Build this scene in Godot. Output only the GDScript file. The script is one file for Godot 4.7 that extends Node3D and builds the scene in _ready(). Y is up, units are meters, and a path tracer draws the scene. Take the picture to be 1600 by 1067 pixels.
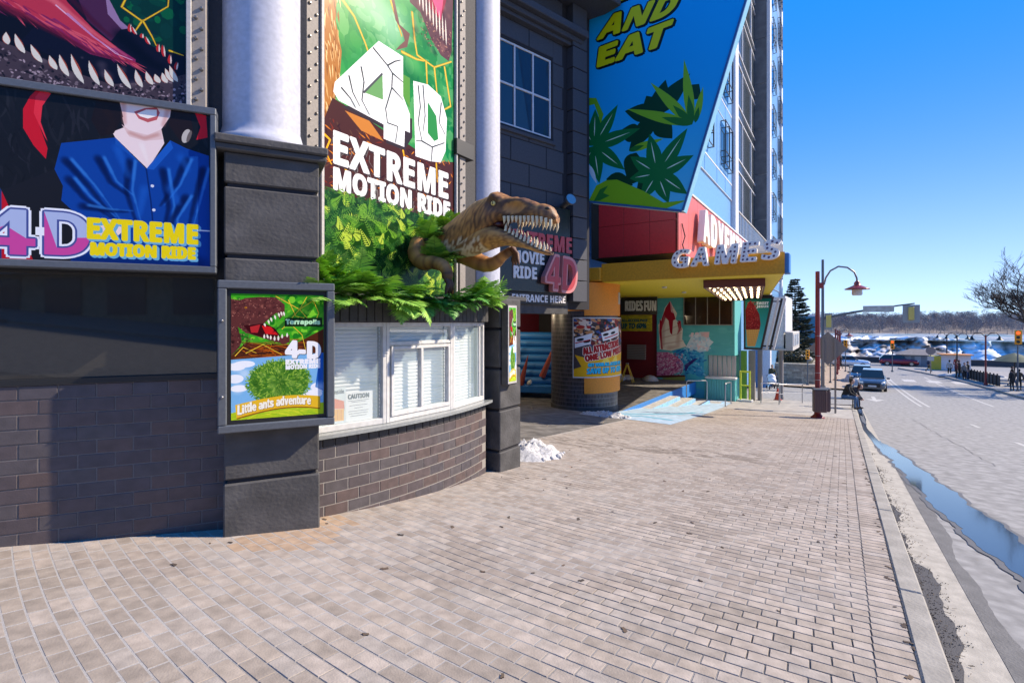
extends Node3D
# A steep shopping street running down to a frozen waterfall: x runs across the street (kerb near x = 0.4, shops at x < -4),
# -z runs down the hill, y is up. The pavement under the camera is y = 0.

var taken := {}
var rng := RandomNumberGenerator.new()
var M := {}
var text_cache := {}
const SUN_TO := Vector3(0.612, 0.602, -0.513)

# ---------------------------------------------------------------- mesh collector
class G:
	var v := PackedVector3Array()
	var n := PackedVector3Array()
	var c := PackedColorArray()
	var u := PackedVector2Array()
	var col := Color(1, 1, 1)
	var X := Transform3D.IDENTITY

	func one(p: Vector3, q: Vector3, uv := Vector2.ZERO) -> void:
		v.push_back(X * p); n.push_back((X.basis * q).normalized()); c.push_back(col); u.push_back(uv)

	# corners run anticlockwise seen from the front
	func tri(a: Vector3, b: Vector3, d: Vector3) -> void:
		var q := (b - a).cross(d - a)
		if q.length_squared() < 1e-16: return
		one(a, q); one(d, q); one(b, q)

	func quad(a: Vector3, b: Vector3, d: Vector3, e: Vector3, ua := Vector2(0, 1), ub := Vector2(1, 1), ud := Vector2(1, 0), ue := Vector2(0, 0)) -> void:
		var q := (b - a).cross(d - a)
		if q.length_squared() < 1e-16: q = (d - a).cross(e - a)
		one(a, q, ua); one(d, q, ud); one(b, q, ub)
		one(a, q, ua); one(e, q, ue); one(d, q, ud)

	func box(at: Vector3, size: Vector3, bev := 0.0) -> void:
		var h := size * 0.5
		if bev <= 0.0:
			var p := []
			for i in 8: p.append(at + Vector3(h.x if i & 1 else -h.x, h.y if i & 2 else -h.y, h.z if i & 4 else -h.z))
			quad(p[4], p[5], p[7], p[6]); quad(p[1], p[0], p[2], p[3]); quad(p[5], p[1], p[3], p[7])
			quad(p[0], p[4], p[6], p[2]); quad(p[6], p[7], p[3], p[2]); quad(p[0], p[1], p[5], p[4])
			return
		var b: float = min(bev, min(h.x, min(h.y, h.z)) * 0.9)
		for ax in 3:
			var o1 := (ax + 1) % 3
			var o2 := (ax + 2) % 3
			for s in [-1.0, 1.0]:
				var k := []
				for m in [[-1, -1], [1, -1], [1, 1], [-1, 1]]:
					var p := Vector3.ZERO
					p[ax] = s * h[ax]; p[o1] = m[0] * (h[o1] - b); p[o2] = m[1] * (h[o2] - b)
					k.append(at + p)
				if s > 0: quad(k[0], k[1], k[2], k[3])
				else: quad(k[3], k[2], k[1], k[0])
			for s1 in [-1.0, 1.0]:
				for s2 in [-1.0, 1.0]:
					var pa := Vector3.ZERO; var pb := Vector3.ZERO
					pa[o1] = s1 * h[o1]; pa[o2] = s2 * (h[o2] - b); pb[o1] = s1 * (h[o1] - b); pb[o2] = s2 * h[o2]
					var l := Vector3.ZERO
					l[ax] = h[ax] - b
					_edge(at + pa - l, at + pa + l, at + pb + l, at + pb - l, at)
		for sx in [-1.0, 1.0]:
			for sy in [-1.0, 1.0]:
				for sz in [-1.0, 1.0]:
					var a := at + Vector3(sx * h.x, sy * (h.y - b), sz * (h.z - b))
					var d := at + Vector3(sx * (h.x - b), sy * h.y, sz * (h.z - b))
					var e := at + Vector3(sx * (h.x - b), sy * (h.y - b), sz * h.z)
					if (d - a).cross(e - a).dot(a - at) > 0: tri(a, d, e)
					else: tri(a, e, d)

	func _edge(a: Vector3, b: Vector3, d: Vector3, e: Vector3, mid: Vector3) -> void:
		if (b - a).cross(d - a).dot((a + d) * 0.5 - mid) > 0: quad(a, b, d, e)
		else: quad(e, d, b, a)

	# box between x0..x1, y0..y1, z0..z1
	func span(x0: float, x1: float, y0: float, y1: float, z0: float, z1: float, bev := 0.0) -> void:
		box(Vector3((x0 + x1) / 2, (y0 + y1) / 2, (z0 + z1) / 2), Vector3(absf(x1 - x0), absf(y1 - y0), absf(z1 - z0)), bev)

	# smooth surface through rings of points; rings run anticlockwise seen against the direction of travel
	func rings(r: Array, closed := true, cap0 := true, cap1 := true, cols := []) -> void:
		var rows := r.size()
		var m: int = r[0].size()
		var nn := []
		for i in rows:
			var row := PackedVector3Array(); row.resize(m)
			nn.append(row)
		var last := m if closed else m - 1
		for i in rows - 1:
			for j in last:
				var k := (j + 1) % m
				var a: Vector3 = r[i][j]; var b: Vector3 = r[i][k]; var d: Vector3 = r[i + 1][k]; var e: Vector3 = r[i + 1][j]
				var q := (d - a).cross(e - b)
				nn[i][j] += q; nn[i][k] += q; nn[i + 1][k] += q; nn[i + 1][j] += q
		for i in rows - 1:
			for j in last:
				var k := (j + 1) % m
				var id := [[i, j], [i, k], [i + 1, k], [i + 1, j]]
				for t in [0, 2, 1, 0, 3, 2]:
					var w: Array = id[t]
					if cols: col = cols[w[0]][w[1]]
					var q: Vector3 = nn[w[0]][w[1]]
					one(r[w[0]][w[1]], q if q.length_squared() > 1e-18 else Vector3.UP, Vector2(float(j + (1 if (t == 1 or t == 2) else 0)) / m, float(w[0]) / (rows - 1)))
		for end in [0, 1]:
			if not closed or not (cap0 if end == 0 else cap1): continue
			var ring: PackedVector3Array = r[0 if end == 0 else rows - 1]
			var mid := Vector3.ZERO
			for p in ring: mid += p
			mid /= m
			for j in m:
				if cols: col = cols[0 if end == 0 else rows - 1][j]
				if end == 0: tri(mid, ring[(j + 1) % m], ring[j])
				else: tri(mid, ring[j], ring[(j + 1) % m])

	func tube(p: Array, rad: Array, sides := 10, pc := []) -> void:
		var r := []; var cols := []
		var side := Vector3.ZERO
		for i in p.size():
			var d: Vector3 = (p[min(i + 1, p.size() - 1)] - p[max(i - 1, 0)]).normalized()
			if side == Vector3.ZERO: side = d.cross(Vector3.UP if absf(d.y) < 0.95 else Vector3.RIGHT).normalized()
			side = (side - d * side.dot(d)).normalized()
			var up := side.cross(d).normalized()
			var ring := PackedVector3Array()
			for j in sides:
				var a := TAU * j / sides
				ring.push_back(p[i] + (side * cos(a) - up * sin(a)) * (rad[min(i, rad.size() - 1)] as float))
			r.append(ring)
			if pc:
				var cr := PackedColorArray()
				for j in sides: cr.push_back(pc[i])
				cols.append(cr)
		rings(r, true, true, true, cols)

	func bar(a: Vector3, b: Vector3, rad: float, sides := 8) -> void:
		tube([a, b], [rad, rad], sides)

	# profile: Vector2(radius, height), bottom to top
	func lathe(at: Vector3, prof: Array, sides := 24) -> void:
		var r := []
		for q in prof:
			var ring := PackedVector3Array()
			for j in sides:
				var a := TAU * j / sides
				ring.push_back(at + Vector3(cos(a) * q.x, q.y, -sin(a) * q.x))
			r.append(ring)
		rings(r)

	func ball(at: Vector3, rad: Vector3, sides := 10, rows := 6) -> void:
		var r := []
		for i in rows + 1:
			var t := PI * (float(i) / rows - 0.5)
			var ring := PackedVector3Array()
			for j in sides:
				var a := TAU * j / sides
				ring.push_back(at + Vector3(cos(a) * cos(t) * rad.x, sin(t) * rad.y, -sin(a) * cos(t) * rad.z))
			r.append(ring)
		rings(r, true, false, false)

	# a flat outline in the xy plane pushed from z0 to z1
	func prism(q: PackedVector2Array, z0: float, z1: float) -> void:
		var p := q
		if Geometry2D.is_polygon_clockwise(p):
			p = q.duplicate(); p.reverse()
		var area := 0.0
		for i in p.size(): area += p[i].cross(p[(i + 1) % p.size()])
		if area < 0: p.reverse()
		var t := Geometry2D.triangulate_polygon(p)
		for i in range(0, t.size(), 3):
			var a := p[t[i]]; var b := p[t[i + 1]]; var d := p[t[i + 2]]
			if (b - a).cross(d - a) < 0:
				var s := b
				b = d; d = s
			tri(Vector3(a.x, a.y, z1), Vector3(b.x, b.y, z1), Vector3(d.x, d.y, z1))
			tri(Vector3(a.x, a.y, z0), Vector3(d.x, d.y, z0), Vector3(b.x, b.y, z0))
		for i in p.size():
			var a := p[i]; var b := p[(i + 1) % p.size()]
			quad(Vector3(a.x, a.y, z0), Vector3(b.x, b.y, z0), Vector3(b.x, b.y, z1), Vector3(a.x, a.y, z1))

	func mesh() -> ArrayMesh:
		var a := []
		a.resize(Mesh.ARRAY_MAX)
		a[Mesh.ARRAY_VERTEX] = v; a[Mesh.ARRAY_NORMAL] = n; a[Mesh.ARRAY_COLOR] = c; a[Mesh.ARRAY_TEX_UV] = u
		var m := ArrayMesh.new()
		m.add_surface_from_arrays(Mesh.PRIMITIVE_TRIANGLES, a)
		return m

# ---------------------------------------------------------------- nodes
func numbered(called: String) -> String:
	var k: int = taken.get(called, 0)
	taken[called] = k + 1
	return called if k == 0 else "%s_%03d" % [called, k]

func tag(o: Node, label: String, category: String, group := "") -> Node:
	o.set_meta("label", label); o.set_meta("category", category)
	if group: o.set_meta("group", group)
	return o

func thing(called: String, label: String, category: String, at := Vector3.ZERO, turn := 0.0, group := "") -> Node3D:
	var o := Node3D.new()
	o.name = numbered(called)
	add_child(o)
	o.position = at; o.rotation.y = turn
	tag(o, label, category, group)
	return o

func put(parent: Node3D, called: String, g, mat: Material, xf := Transform3D.IDENTITY) -> MeshInstance3D:
	var o := MeshInstance3D.new()
	o.mesh = g.mesh() if g is G else g
	o.material_override = mat
	o.name = numbered(called) if parent == self else called
	parent.add_child(o, true)
	o.transform = xf
	return o

# the mesh is given in world axes; the part keeps its parent's origin
func wput(parent: Node3D, called: String, g, mat: Material) -> MeshInstance3D:
	return put(parent, called, g, mat, parent.global_transform.affine_inverse())

func ground_piece(called: String, g, mat: Material) -> MeshInstance3D:
	var o := put(self, called, g, mat)
	o.set_meta("kind", "structure")
	return o

func copy(o: Node3D, label := "", group := "") -> Node3D:
	var r: Node3D = o.duplicate()
	r.name = numbered(String(o.name).rstrip("0123456789").trim_suffix("_"))
	add_child(r)
	if label: r.set_meta("label", label)
	if group: r.set_meta("group", group)
	return r

# a frame standing on a wall: x along it to the right, y up, z out of it
func wall_frame(o: Vector3, dx: float, dz: float) -> Transform3D:
	var x := Vector3(dx, 0, dz).normalized()
	return Transform3D(Basis(x, Vector3.UP, x.cross(Vector3.UP)), o)

const PROFILE := [[-80.0, 6.64], [0.0, 0.0], [27.0, -2.24], [38.0, -3.02], [50.0, -3.55], [62.0, -3.9], [78.0, -4.2], [95.0, -4.35], [140.0, -4.5]]
func gy0(s: float) -> float:
	for i in PROFILE.size() - 1:
		if s <= PROFILE[i + 1][0]:
			return lerpf(PROFILE[i][1], PROFILE[i + 1][1], (s - PROFILE[i][0]) / (PROFILE[i + 1][0] - PROFILE[i][0]))
	return PROFILE[-1][1]
# height of the street at z
func gy(z: float) -> float:
	var s := -z
	if s < 22.0: return -0.083 * s
	return (gy0(s - 4) + gy0(s - 2) + gy0(s) + gy0(s + 2) + gy0(s + 4)) / 5.0
func on(x: float, z: float) -> Vector3:
	return Vector3(x, gy(z), z)

# ---------------------------------------------------------------- materials
func lin(r: float, g := -1.0, b := -1.0) -> Color:
	if g < 0: return Color(r, r, r).linear_to_srgb()
	return Color(r, g, b).linear_to_srgb()

func noise_img(seed_: int, freq: float, octaves: int, lo: float, hi: float, size := 512, kind := FastNoiseLite.TYPE_SIMPLEX_SMOOTH, bend := 1.0) -> Image:
	var f := FastNoiseLite.new()
	f.seed = seed_; f.frequency = freq; f.noise_type = kind; f.fractal_octaves = octaves
	if octaves <= 1: f.fractal_type = FastNoiseLite.FRACTAL_NONE
	var im := f.get_seamless_image(size, size)
	im.convert(Image.FORMAT_L8)
	var d := im.get_data()
	var t := PackedByteArray(); t.resize(256)
	for i in 256: t[i] = int(clampf(lerpf(lo, hi, pow(i / 255.0, bend)), 0, 1) * 255)
	for i in d.size(): d[i] = t[d[i]]
	return Image.create_from_data(size, size, false, Image.FORMAT_L8, d)

func tex(im: Image) -> ImageTexture:
	return ImageTexture.create_from_image(im)

func bump(im: Image, k: float) -> ImageTexture:
	var j: Image = im.duplicate()
	j.convert(Image.FORMAT_RGBA8)
	j.bump_map_to_normal_map(k)
	return tex(j)

func mat(c: Color, rough := 0.8, metal := 0.0) -> StandardMaterial3D:
	var m := StandardMaterial3D.new()
	m.albedo_color = c; m.roughness = rough; m.metallic = metal
	return m

func surf(c: Color, rough: float, t: Texture2D, scale: float, nm: Texture2D = null, ns := 1.0, metal := 0.0) -> StandardMaterial3D:
	var m := mat(c, rough, metal)
	m.albedo_texture = t
	m.uv1_triplanar = true; m.uv1_world_triplanar = true
	m.uv1_scale = Vector3.ONE * scale
	if nm:
		m.normal_enabled = true; m.normal_texture = nm; m.normal_scale = ns
	return m

func vcol(rough := 0.8, metal := 0.0) -> StandardMaterial3D:
	var m := mat(Color.WHITE, rough, metal)
	m.vertex_color_use_as_albedo = true
	return m

func glow(c: Color, e: float) -> StandardMaterial3D:
	var m := mat(c, 0.4)
	m.emission_enabled = true; m.emission = c; m.emission_energy_multiplier = e
	return m

func print_mat(im: Image, rough := 0.35) -> StandardMaterial3D:
	var m := mat(lin(0.86), rough)
	m.metallic_specular = 0.3
	m.albedo_texture = tex(im)
	return m

func make_materials() -> void:
	var fine := noise_img(3, 0.06, 4, 0.86, 1.0)
	var blot := noise_img(5, 0.012, 5, 0.8, 1.0)
	var rough := noise_img(9, 0.11, 3, 0.0, 1.0)
	var speck := noise_img(12, 0.2, 2, 0.68, 1.0)
	M.t_fine = tex(fine); M.t_blot = tex(blot); M.t_speck = tex(speck)
	M.n_rough = bump(rough, 1.6)
	M.n_fine = bump(fine, 3.0)
	M.stucco = surf(lin(0.085, 0.083, 0.084), 0.82, tex(noise_img(47, 0.012, 6, 0.7, 1.04, 512)), 0.45, M.n_rough, 0.45)
	M.stucco_dark = surf(lin(0.053, 0.053, 0.058), 0.8, M.t_fine, 0.6, M.n_rough, 0.4)
	M.block = surf(lin(0.068, 0.073, 0.09), 0.75, M.t_fine, 0.5, M.n_rough, 0.3)
	M.groove = mat(lin(0.02, 0.02, 0.025), 0.9)
	M.column = surf(lin(0.5, 0.52, 0.61), 0.6, M.t_fine, 0.5, M.n_rough, 0.06)
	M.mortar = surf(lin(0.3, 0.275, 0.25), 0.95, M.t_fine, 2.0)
	M.mortar_shaded = surf(lin(0.17, 0.155, 0.148), 0.95, M.t_fine, 2.0)  # left wall mortar: the shade on that wall is put into the colour
	M.brick = []
	for q in [[0.098, 0.078, 0.083], [0.112, 0.083, 0.083], [0.088, 0.077, 0.087], [0.124, 0.087, 0.081], [0.103, 0.089, 0.094]]:
		M.brick.append(surf(lin(q[0], q[1], q[2]), 0.62, M.t_blot, 1.3, M.n_rough, 0.25))
	M.black = mat(lin(0.012), 0.5)
	M.black_gloss = mat(lin(0.012), 0.25)
	M.frame_grey = surf(lin(0.13, 0.145, 0.165), 0.5, M.t_fine, 1.0, null, 1.0, 0.3)
	M.steel = mat(lin(0.42, 0.42, 0.43), 0.35, 0.85)
	M.bolt = mat(lin(0.22, 0.21, 0.2), 0.4, 0.7)
	M.strip = surf(lin(0.3, 0.27, 0.245), 0.7, M.t_fine, 0.8)
	M.strip_pale = surf(lin(0.52, 0.5, 0.48), 0.6, M.t_fine, 0.8)
	M.white = surf(lin(0.66, 0.66, 0.65), 0.5, M.t_fine, 0.4)
	M.shutter = mat(lin(0.66, 0.69, 0.7), 0.5)
	M.tint = mat(lin(0.03, 0.028, 0.024), 0.03)
	M.tint.metallic_specular = 0.7
	M.pane = mat(Color(0.82, 0.92, 0.95, 0.14), 0.02)
	M.pane.transparency = BaseMaterial3D.TRANSPARENCY_ALPHA
	M.pane_blue = mat(lin(0.02, 0.05, 0.085), 0.02)
	M.sill = surf(lin(0.3, 0.32, 0.32), 0.12, M.t_fine, 0.6)
	M.concrete = surf(lin(0.36, 0.34, 0.3), 0.9, M.t_blot, 0.5, M.n_rough, 0.5)
	M.asphalt = surf(lin(0.295, 0.292, 0.284), 0.9, tex(noise_img(44, 0.012, 8, 0.74, 1.06, 1024)), 0.3, M.n_rough, 0.0)
	M.asphalt_old = surf(lin(0.2, 0.19, 0.18), 0.75, tex(noise_img(45, 0.012, 6, 0.6, 1.05, 512)), 0.35, M.n_rough, 0.6)
	M.snow = surf(lin(0.78, 0.78, 0.78), 0.8, tex(noise_img(46, 0.03, 6, 0.55, 1.02, 512)), 1.4, M.n_rough, 0.8)
	M.yellow_soffit = surf(lin(0.82, 0.62, 0.015), 0.6, M.t_fine, 0.3)
	M.ochre = surf(lin(0.62, 0.31, 0.012), 0.6, M.t_fine, 0.4)
	M.orange = surf(lin(0.8, 0.27, 0.01), 0.5, M.t_fine, 0.5)
	M.red_panel = surf(lin(0.42, 0.016, 0.03), 0.45, M.t_fine, 0.3)
	M.pink_panel = surf(lin(0.62, 0.13, 0.12), 0.5, M.t_fine, 0.3)
	M.teal = surf(lin(0.11, 0.47, 0.46), 0.55, M.t_fine, 0.5)
	M.pool_blue = surf(lin(0.26, 0.52, 0.8), 0.6, M.t_blot, 0.5)
	M.sea_blue = surf(lin(0.02, 0.19, 0.55), 0.5, M.t_fine, 0.5)
	M.hotel_blue = surf(lin(0.2, 0.42, 0.72), 0.3, M.t_fine, 0.2)
	M.hotel_white = surf(lin(0.75, 0.76, 0.8), 0.5, M.t_fine, 0.3)
	M.hotel_grey = surf(lin(0.17, 0.17, 0.175), 0.8, M.t_blot, 0.2)
	M.maroon = mat(lin(0.2, 0.018, 0.02), 0.35)
	M.amber = mat(lin(0.85, 0.36, 0.01), 0.4)

# ---------------------------------------------------------------- flat print: a small painter
func fill(im: Image, p: PackedVector2Array, c: Color) -> void:
	var w := im.get_width(); var h := im.get_height()
	var y0 := 1e9; var y1 := -1e9
	for q in p:
		y0 = minf(y0, q.y); y1 = maxf(y1, q.y)
	var k := p.size()
	for y in range(maxi(0, int(floor(y0))), mini(h, int(ceil(y1)) + 1)):
		var xs := PackedFloat32Array()
		var fy := y + 0.5
		for i in k:
			var a := p[i]; var b := p[(i + 1) % k]
			if (a.y <= fy) != (b.y <= fy): xs.push_back(a.x + (fy - a.y) / (b.y - a.y) * (b.x - a.x))
		xs.sort()
		for i in range(0, xs.size() - 1, 2):
			var xa := maxi(0, int(round(xs[i]))); var xb := mini(w, int(round(xs[i + 1])))
			if xb > xa: im.fill_rect(Rect2i(xa, y, xb - xa, 1), c)

func dot(im: Image, at: Vector2, r: Vector2, c: Color, turn := 0.0, k := 18) -> void:
	var p := PackedVector2Array()
	for i in k:
		var a := TAU * i / k
		p.push_back(at + (Vector2(cos(a), sin(a)) * r).rotated(turn))
	fill(im, p, c)

func stroke(im: Image, pts: Array, w0: float, w1: float, c: Color) -> void:
	for i in pts.size() - 1:
		var a: Vector2 = pts[i]; var b: Vector2 = pts[i + 1]
		var q := (b - a).orthogonal().normalized()
		var ra := lerpf(w0, w1, float(i) / (pts.size() - 1)) / 2; var rb := lerpf(w0, w1, float(i + 1) / (pts.size() - 1)) / 2
		fill(im, PackedVector2Array([a + q * ra, b + q * rb, b - q * rb, a - q * ra]), c)
		if ra > 1.2: dot(im, a, Vector2(ra, ra), c, 0, 10)

# a leaf or tooth: pointed at b
func leaf(im: Image, a: Vector2, b: Vector2, w: float, c: Color, bend := 0.0) -> void:
	var q := (b - a).orthogonal()
	var l := PackedVector2Array(); var r := PackedVector2Array()
	for i in 9:
		var t := i / 8.0
		var m := a.lerp(b, t) + q * bend * sin(t * PI)
		var k := sin(pow(t, 0.75) * PI) * w * 0.5
		l.push_back(m + q.normalized() * k); r.push_back(m - q.normalized() * k)
	r.reverse()
	l.append_array(r)
	fill(im, l, c)

func heavy() -> SystemFont:
	if not M.has("font"):
		var f := SystemFont.new()
		f.font_names = PackedStringArray(["Droid Sans"]); f.font_weight = 800
		M.font = f
	return M.font

func letters(s: String) -> PackedVector2Array:
	if not text_cache.has(s):
		var t := TextMesh.new()
		t.font = heavy(); t.text = s; t.font_size = 64; t.pixel_size = 0.01; t.depth = 0.0; t.curve_step = 2.0
		var a := t.get_mesh_arrays()
		var v: PackedVector3Array = a[Mesh.ARRAY_VERTEX]
		var ix: PackedInt32Array = a[Mesh.ARRAY_INDEX] if a[Mesh.ARRAY_INDEX] != null else PackedInt32Array()
		var out := PackedVector2Array()
		var lo := Vector2(1e9, 1e9); var hi := -lo
		for p in v:
			lo = lo.min(Vector2(p.x, p.y)); hi = hi.max(Vector2(p.x, p.y))
		if ix.size():
			for i in ix: out.push_back((Vector2(v[i].x, v[i].y) - lo) / (hi - lo))
		else:
			for p in v: out.push_back((Vector2(p.x, p.y) - lo) / (hi - lo))
		text_cache[s] = out
	return text_cache[s]

# text stretched over the corners top left, top right, bottom right, bottom left
func write(im: Image, s: String, tl: Vector2, tr: Vector2, br: Vector2, bl: Vector2, c: Color, fat := 0.0, shift := Vector2.ZERO) -> void:
	var t := letters(s)
	var offs := [Vector2.ZERO]
	if fat > 0:
		for i in 8: offs.append(Vector2(fat, 0).rotated(TAU * i / 8))
	for i in range(0, t.size(), 3):
		var p := PackedVector2Array()
		for k in 3:
			var q := t[i + k]
			p.push_back(bl.lerp(br, q.x).lerp(tl.lerp(tr, q.x), q.y) + shift)
		for o in offs: fill(im, Transform2D(0, o) * p, c)

func canvas(w: int, h: int, c: Color) -> Image:
	var im := Image.create(w, h, false, Image.FORMAT_RGBA8)
	im.fill(c)
	return im

# an airbrush: soft round touch of ink
var brushes := {}
func soft(im: Image, at: Vector2, r: float, c: Color, strength := 0.5) -> void:
	var k := maxi(4, int(r / 4.0) * 8)
	var key := "%d %s %d" % [k, c.to_html(), int(strength * 20)]
	if not brushes.has(key):
		var b := Image.create(24, 24, false, Image.FORMAT_RGBA8)
		for y in 24:
			for x in 24:
				var d := Vector2(x - 11.5, y - 11.5).length() / 12.0
				b.set_pixel(x, y, Color(c.r, c.g, c.b, strength * pow(clampf(1.0 - d * d, 0, 1), 2)))
		b.resize(k, k, Image.INTERPOLATE_BILINEAR)
		brushes[key] = b
	im.blend_rect(brushes[key], Rect2i(0, 0, k, k), Vector2i(at) - Vector2i(k / 2, k / 2))

# a soft line of touches
func sweep(im: Image, pts: Array, r0: float, r1: float, c: Color, strength := 0.35) -> void:
	for i in pts.size() - 1:
		var a: Vector2 = pts[i]; var b: Vector2 = pts[i + 1]
		var n := maxi(2, int(a.distance_to(b) / maxf(4.0, minf(r0, r1) * 0.45)))
		for k in n: soft(im, a.lerp(b, float(k) / n), lerpf(r0, r1, (i + float(k) / n) / (pts.size() - 1)), c, strength)

func c8(r: int, g: int, b: int) -> Color:
	return Color8(r, g, b)

# many small strokes between two colours inside a box
func scribble(im: Image, box: Rect2, k: int, len0: float, len1: float, w: float, ang: float, spread: float, ca: Color, cb: Color) -> void:
	for i in k:
		var p := box.position + Vector2(rng.randf(), rng.randf()) * box.size
		var d := Vector2.from_angle(ang + rng.randf_range(-spread, spread)) * rng.randf_range(len0, len1)
		leaf(im, p, p + d, w * rng.randf_range(0.5, 1.3), ca.lerp(cb, rng.randf()), rng.randf_range(-0.15, 0.15))

# print is traced in the place's own centimetres: x to the right, y up from the poster's lower left corner
class Sheet:
	var im: Image
	var k: float
	var h: float
	func _init(i: Image, cm_high: float) -> void:
		im = i; h = cm_high; k = i.get_height() / cm_high
	func p(x: float, y: float) -> Vector2:
		return Vector2(x * k, (h - y) * k)
	func poly(a: Array) -> PackedVector2Array:
		var r := PackedVector2Array()
		for i in range(0, a.size(), 2): r.push_back(p(a[i], a[i + 1]))
		return r
	func pts(a: Array) -> Array:
		var r := []
		for i in range(0, a.size(), 2): r.append(p(a[i], a[i + 1]))
		return r

# ---------------------------------------------------------------- the printed pictures
func art_person() -> Image:      # seat row advert, 205 x 133 cm
	var im := canvas(1580, 1024, c8(24, 25, 30))
	var s := Sheet.new(im, 133.0)
	scribble(im, Rect2(0, 0, 1580, 1024), 500, 60, 220, 16, 1.4, 0.5, c8(20, 20, 24), c8(38, 39, 46))
	fill(im, s.poly([95,131,102,128,96,117,95,104,100,87,99,79,92,88,86,100,86,114,90,124]), c8(205, 22, 42))
	fill(im, s.poly([97,131,102,128,97,118,96,106,100,92,98,96,92,112,93,124]), c8(232, 48, 66))
	fill(im, s.poly([194,129,202,128,203,110,195,107,198,118]), c8(214, 22, 42))
	fill(im, s.poly([74,53,80,40,90,8,92,3,74,3]), c8(196, 20, 40))
	fill(im, s.poly([0,40,30,70,60,80,74,53,74,3,0,3]), c8(30, 60, 120))
	fill(im, s.poly([108,92,141,101,161,79,177,104,188,99,204,95,205,3,113,3,124,32,108,49,109,60,104,72]), c8(14, 66, 156))
	for f in [[110,80,124,62,141,37], [112,66,122,52,139,38], [188,90,180,68,170,50], [200,84,194,57,188,26], [150,84,148,60,156,30], [172,80,176,50,170,12], [130,84,138,66,150,56], [188,60,178,40,180,14], [120,46,134,44,150,44]]:
		sweep(im, s.pts(f), 34, 14, c8(3, 18, 66), 0.3)
		sweep(im, s.pts([f[0] + 4, f[1] + 1, f[2] + 4, f[3] + 1, f[4] + 3, f[5] + 1]), 20, 8, c8(70, 150, 236), 0.22)
	for f in [[142,94,150,70], [184,92,190,80], [160,64,156,40], [176,66,184,52]]: sweep(im, s.pts(f), 46, 30, c8(36, 108, 210), 0.22)
	sweep(im, s.pts([113,6,160,6,204,6]), 70, 70, c8(4, 22, 74), 0.3)
	fill(im, s.poly([74,53,104,72,109,60,108,49,124,32,113,3,92,3]), c8(28, 28, 34))
	fill(im, s.poly([142,131,179,135,178,125,171,112,173,101,162,79,141,101,139,105,147,110,145,120]), c8(248, 226, 224))
	fill(im, s.poly([145,112,150,108,162,106,171,112,172,104,160,101,150,103]), c8(236, 204, 200))
	fill(im, s.poly([130,133,143,133,146,118,140,104,132,100,126,112]), c8(30, 22, 24))
	fill(im, s.poly([178,133,190,133,193,112,184,104,176,116]), c8(34, 24, 26))
	fill(im, s.poly([141,101,161,79,156,84,141,96]), c8(24, 84, 176))
	fill(im, s.poly([177,104,161,79,166,79,179,98]), c8(28, 92, 190))
	sweep(im, s.pts([146,130,147,112]), 26, 20, c8(214, 150, 140), 0.3)
	sweep(im, s.pts([176,130,172,114]), 26, 20, c8(210, 146, 138), 0.3)
	sweep(im, s.pts([150,106,160,103,170,108]), 20, 20, c8(196, 136, 126), 0.32)
	sweep(im, s.pts([158,98,162,84]), 30, 16, c8(255, 244, 240), 0.25)
	sweep(im, s.pts([132,128,140,112,136,102]), 40, 30, c8(40, 28, 26), 0.3)
	soft(im, s.p(166, 131), 40, c8(255, 246, 242), 0.4)
	fill(im, s.poly([153,123,160,127,168,129,170,125,168,119,162,116,156,118]), c8(196, 92, 96))
	fill(im, s.poly([155,122,161,126,168,127,168,122,162,119,157,120]), c8(252, 246, 242))
	stroke(im, s.pts([161,79,164,54,168,4]), 8, 8, c8(8, 40, 108))
	for q in [[165,66], [166,47], [167,28]]: dot(im, s.p(q[0], q[1]), Vector2(9, 9), c8(220, 226, 240))
	dot(im, s.p(188, 109), Vector2(22, 46), c8(196, 190, 182), 0.3)
	dot(im, s.p(190, 109), Vector2(10, 40), c8(110, 100, 96), 0.3)
	fill(im, s.poly([124,32,136,37,147,38,149,32,140,22,124,22]), c8(246, 222, 220))
	for q in [["4", 60, 93, 7, 40], ["D", 98, 125, 8, 40]]:
		var tl := s.p(q[1], q[4]); var tr := s.p(q[2], q[4]); var br := s.p(q[2], q[3]); var bl := s.p(q[1], q[3])
		write(im, q[0], tl, tr, br, bl, c8(240, 244, 252), 22)
		write(im, q[0], tl, tr, br, bl, c8(70, 84, 150), 10)
		var t := letters(q[0])
		for i in range(0, t.size(), 3):
			var m := (t[i] + t[i + 1] + t[i + 2]) / 3.0
			var p := PackedVector2Array()
			for k in 3: p.push_back(bl.lerp(br, t[i + k].x).lerp(tl.lerp(tr, t[i + k].x), t[i + k].y))
			fill(im, p, c8(206, 74, 158) if m.y < 0.45 else c8(176, 190, 226))
	fill(im, s.poly([93,28,98,28,98,22,93,22]), c8(240, 244, 252))
	for q in [["EXTREME", 124, 196, 22, 37], ["MOTION RIDE", 126, 194, 9.5, 18.5]]:
		for k in 7: write(im, q[0], s.p(q[1], q[4]), s.p(q[2], q[4]), s.p(q[2], q[3]), s.p(q[1], q[3]), c8(110, 180, 214), 7, Vector2(k * 2, k * 2))
		write(im, q[0], s.p(q[1], q[4]), s.p(q[2], q[4]), s.p(q[2], q[3]), s.p(q[1], q[3]), c8(246, 222, 12), 6)
	stroke(im, [s.p(196, 33), s.p(205, 33)], 7, 7, c8(230, 236, 240))
	return im

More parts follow.
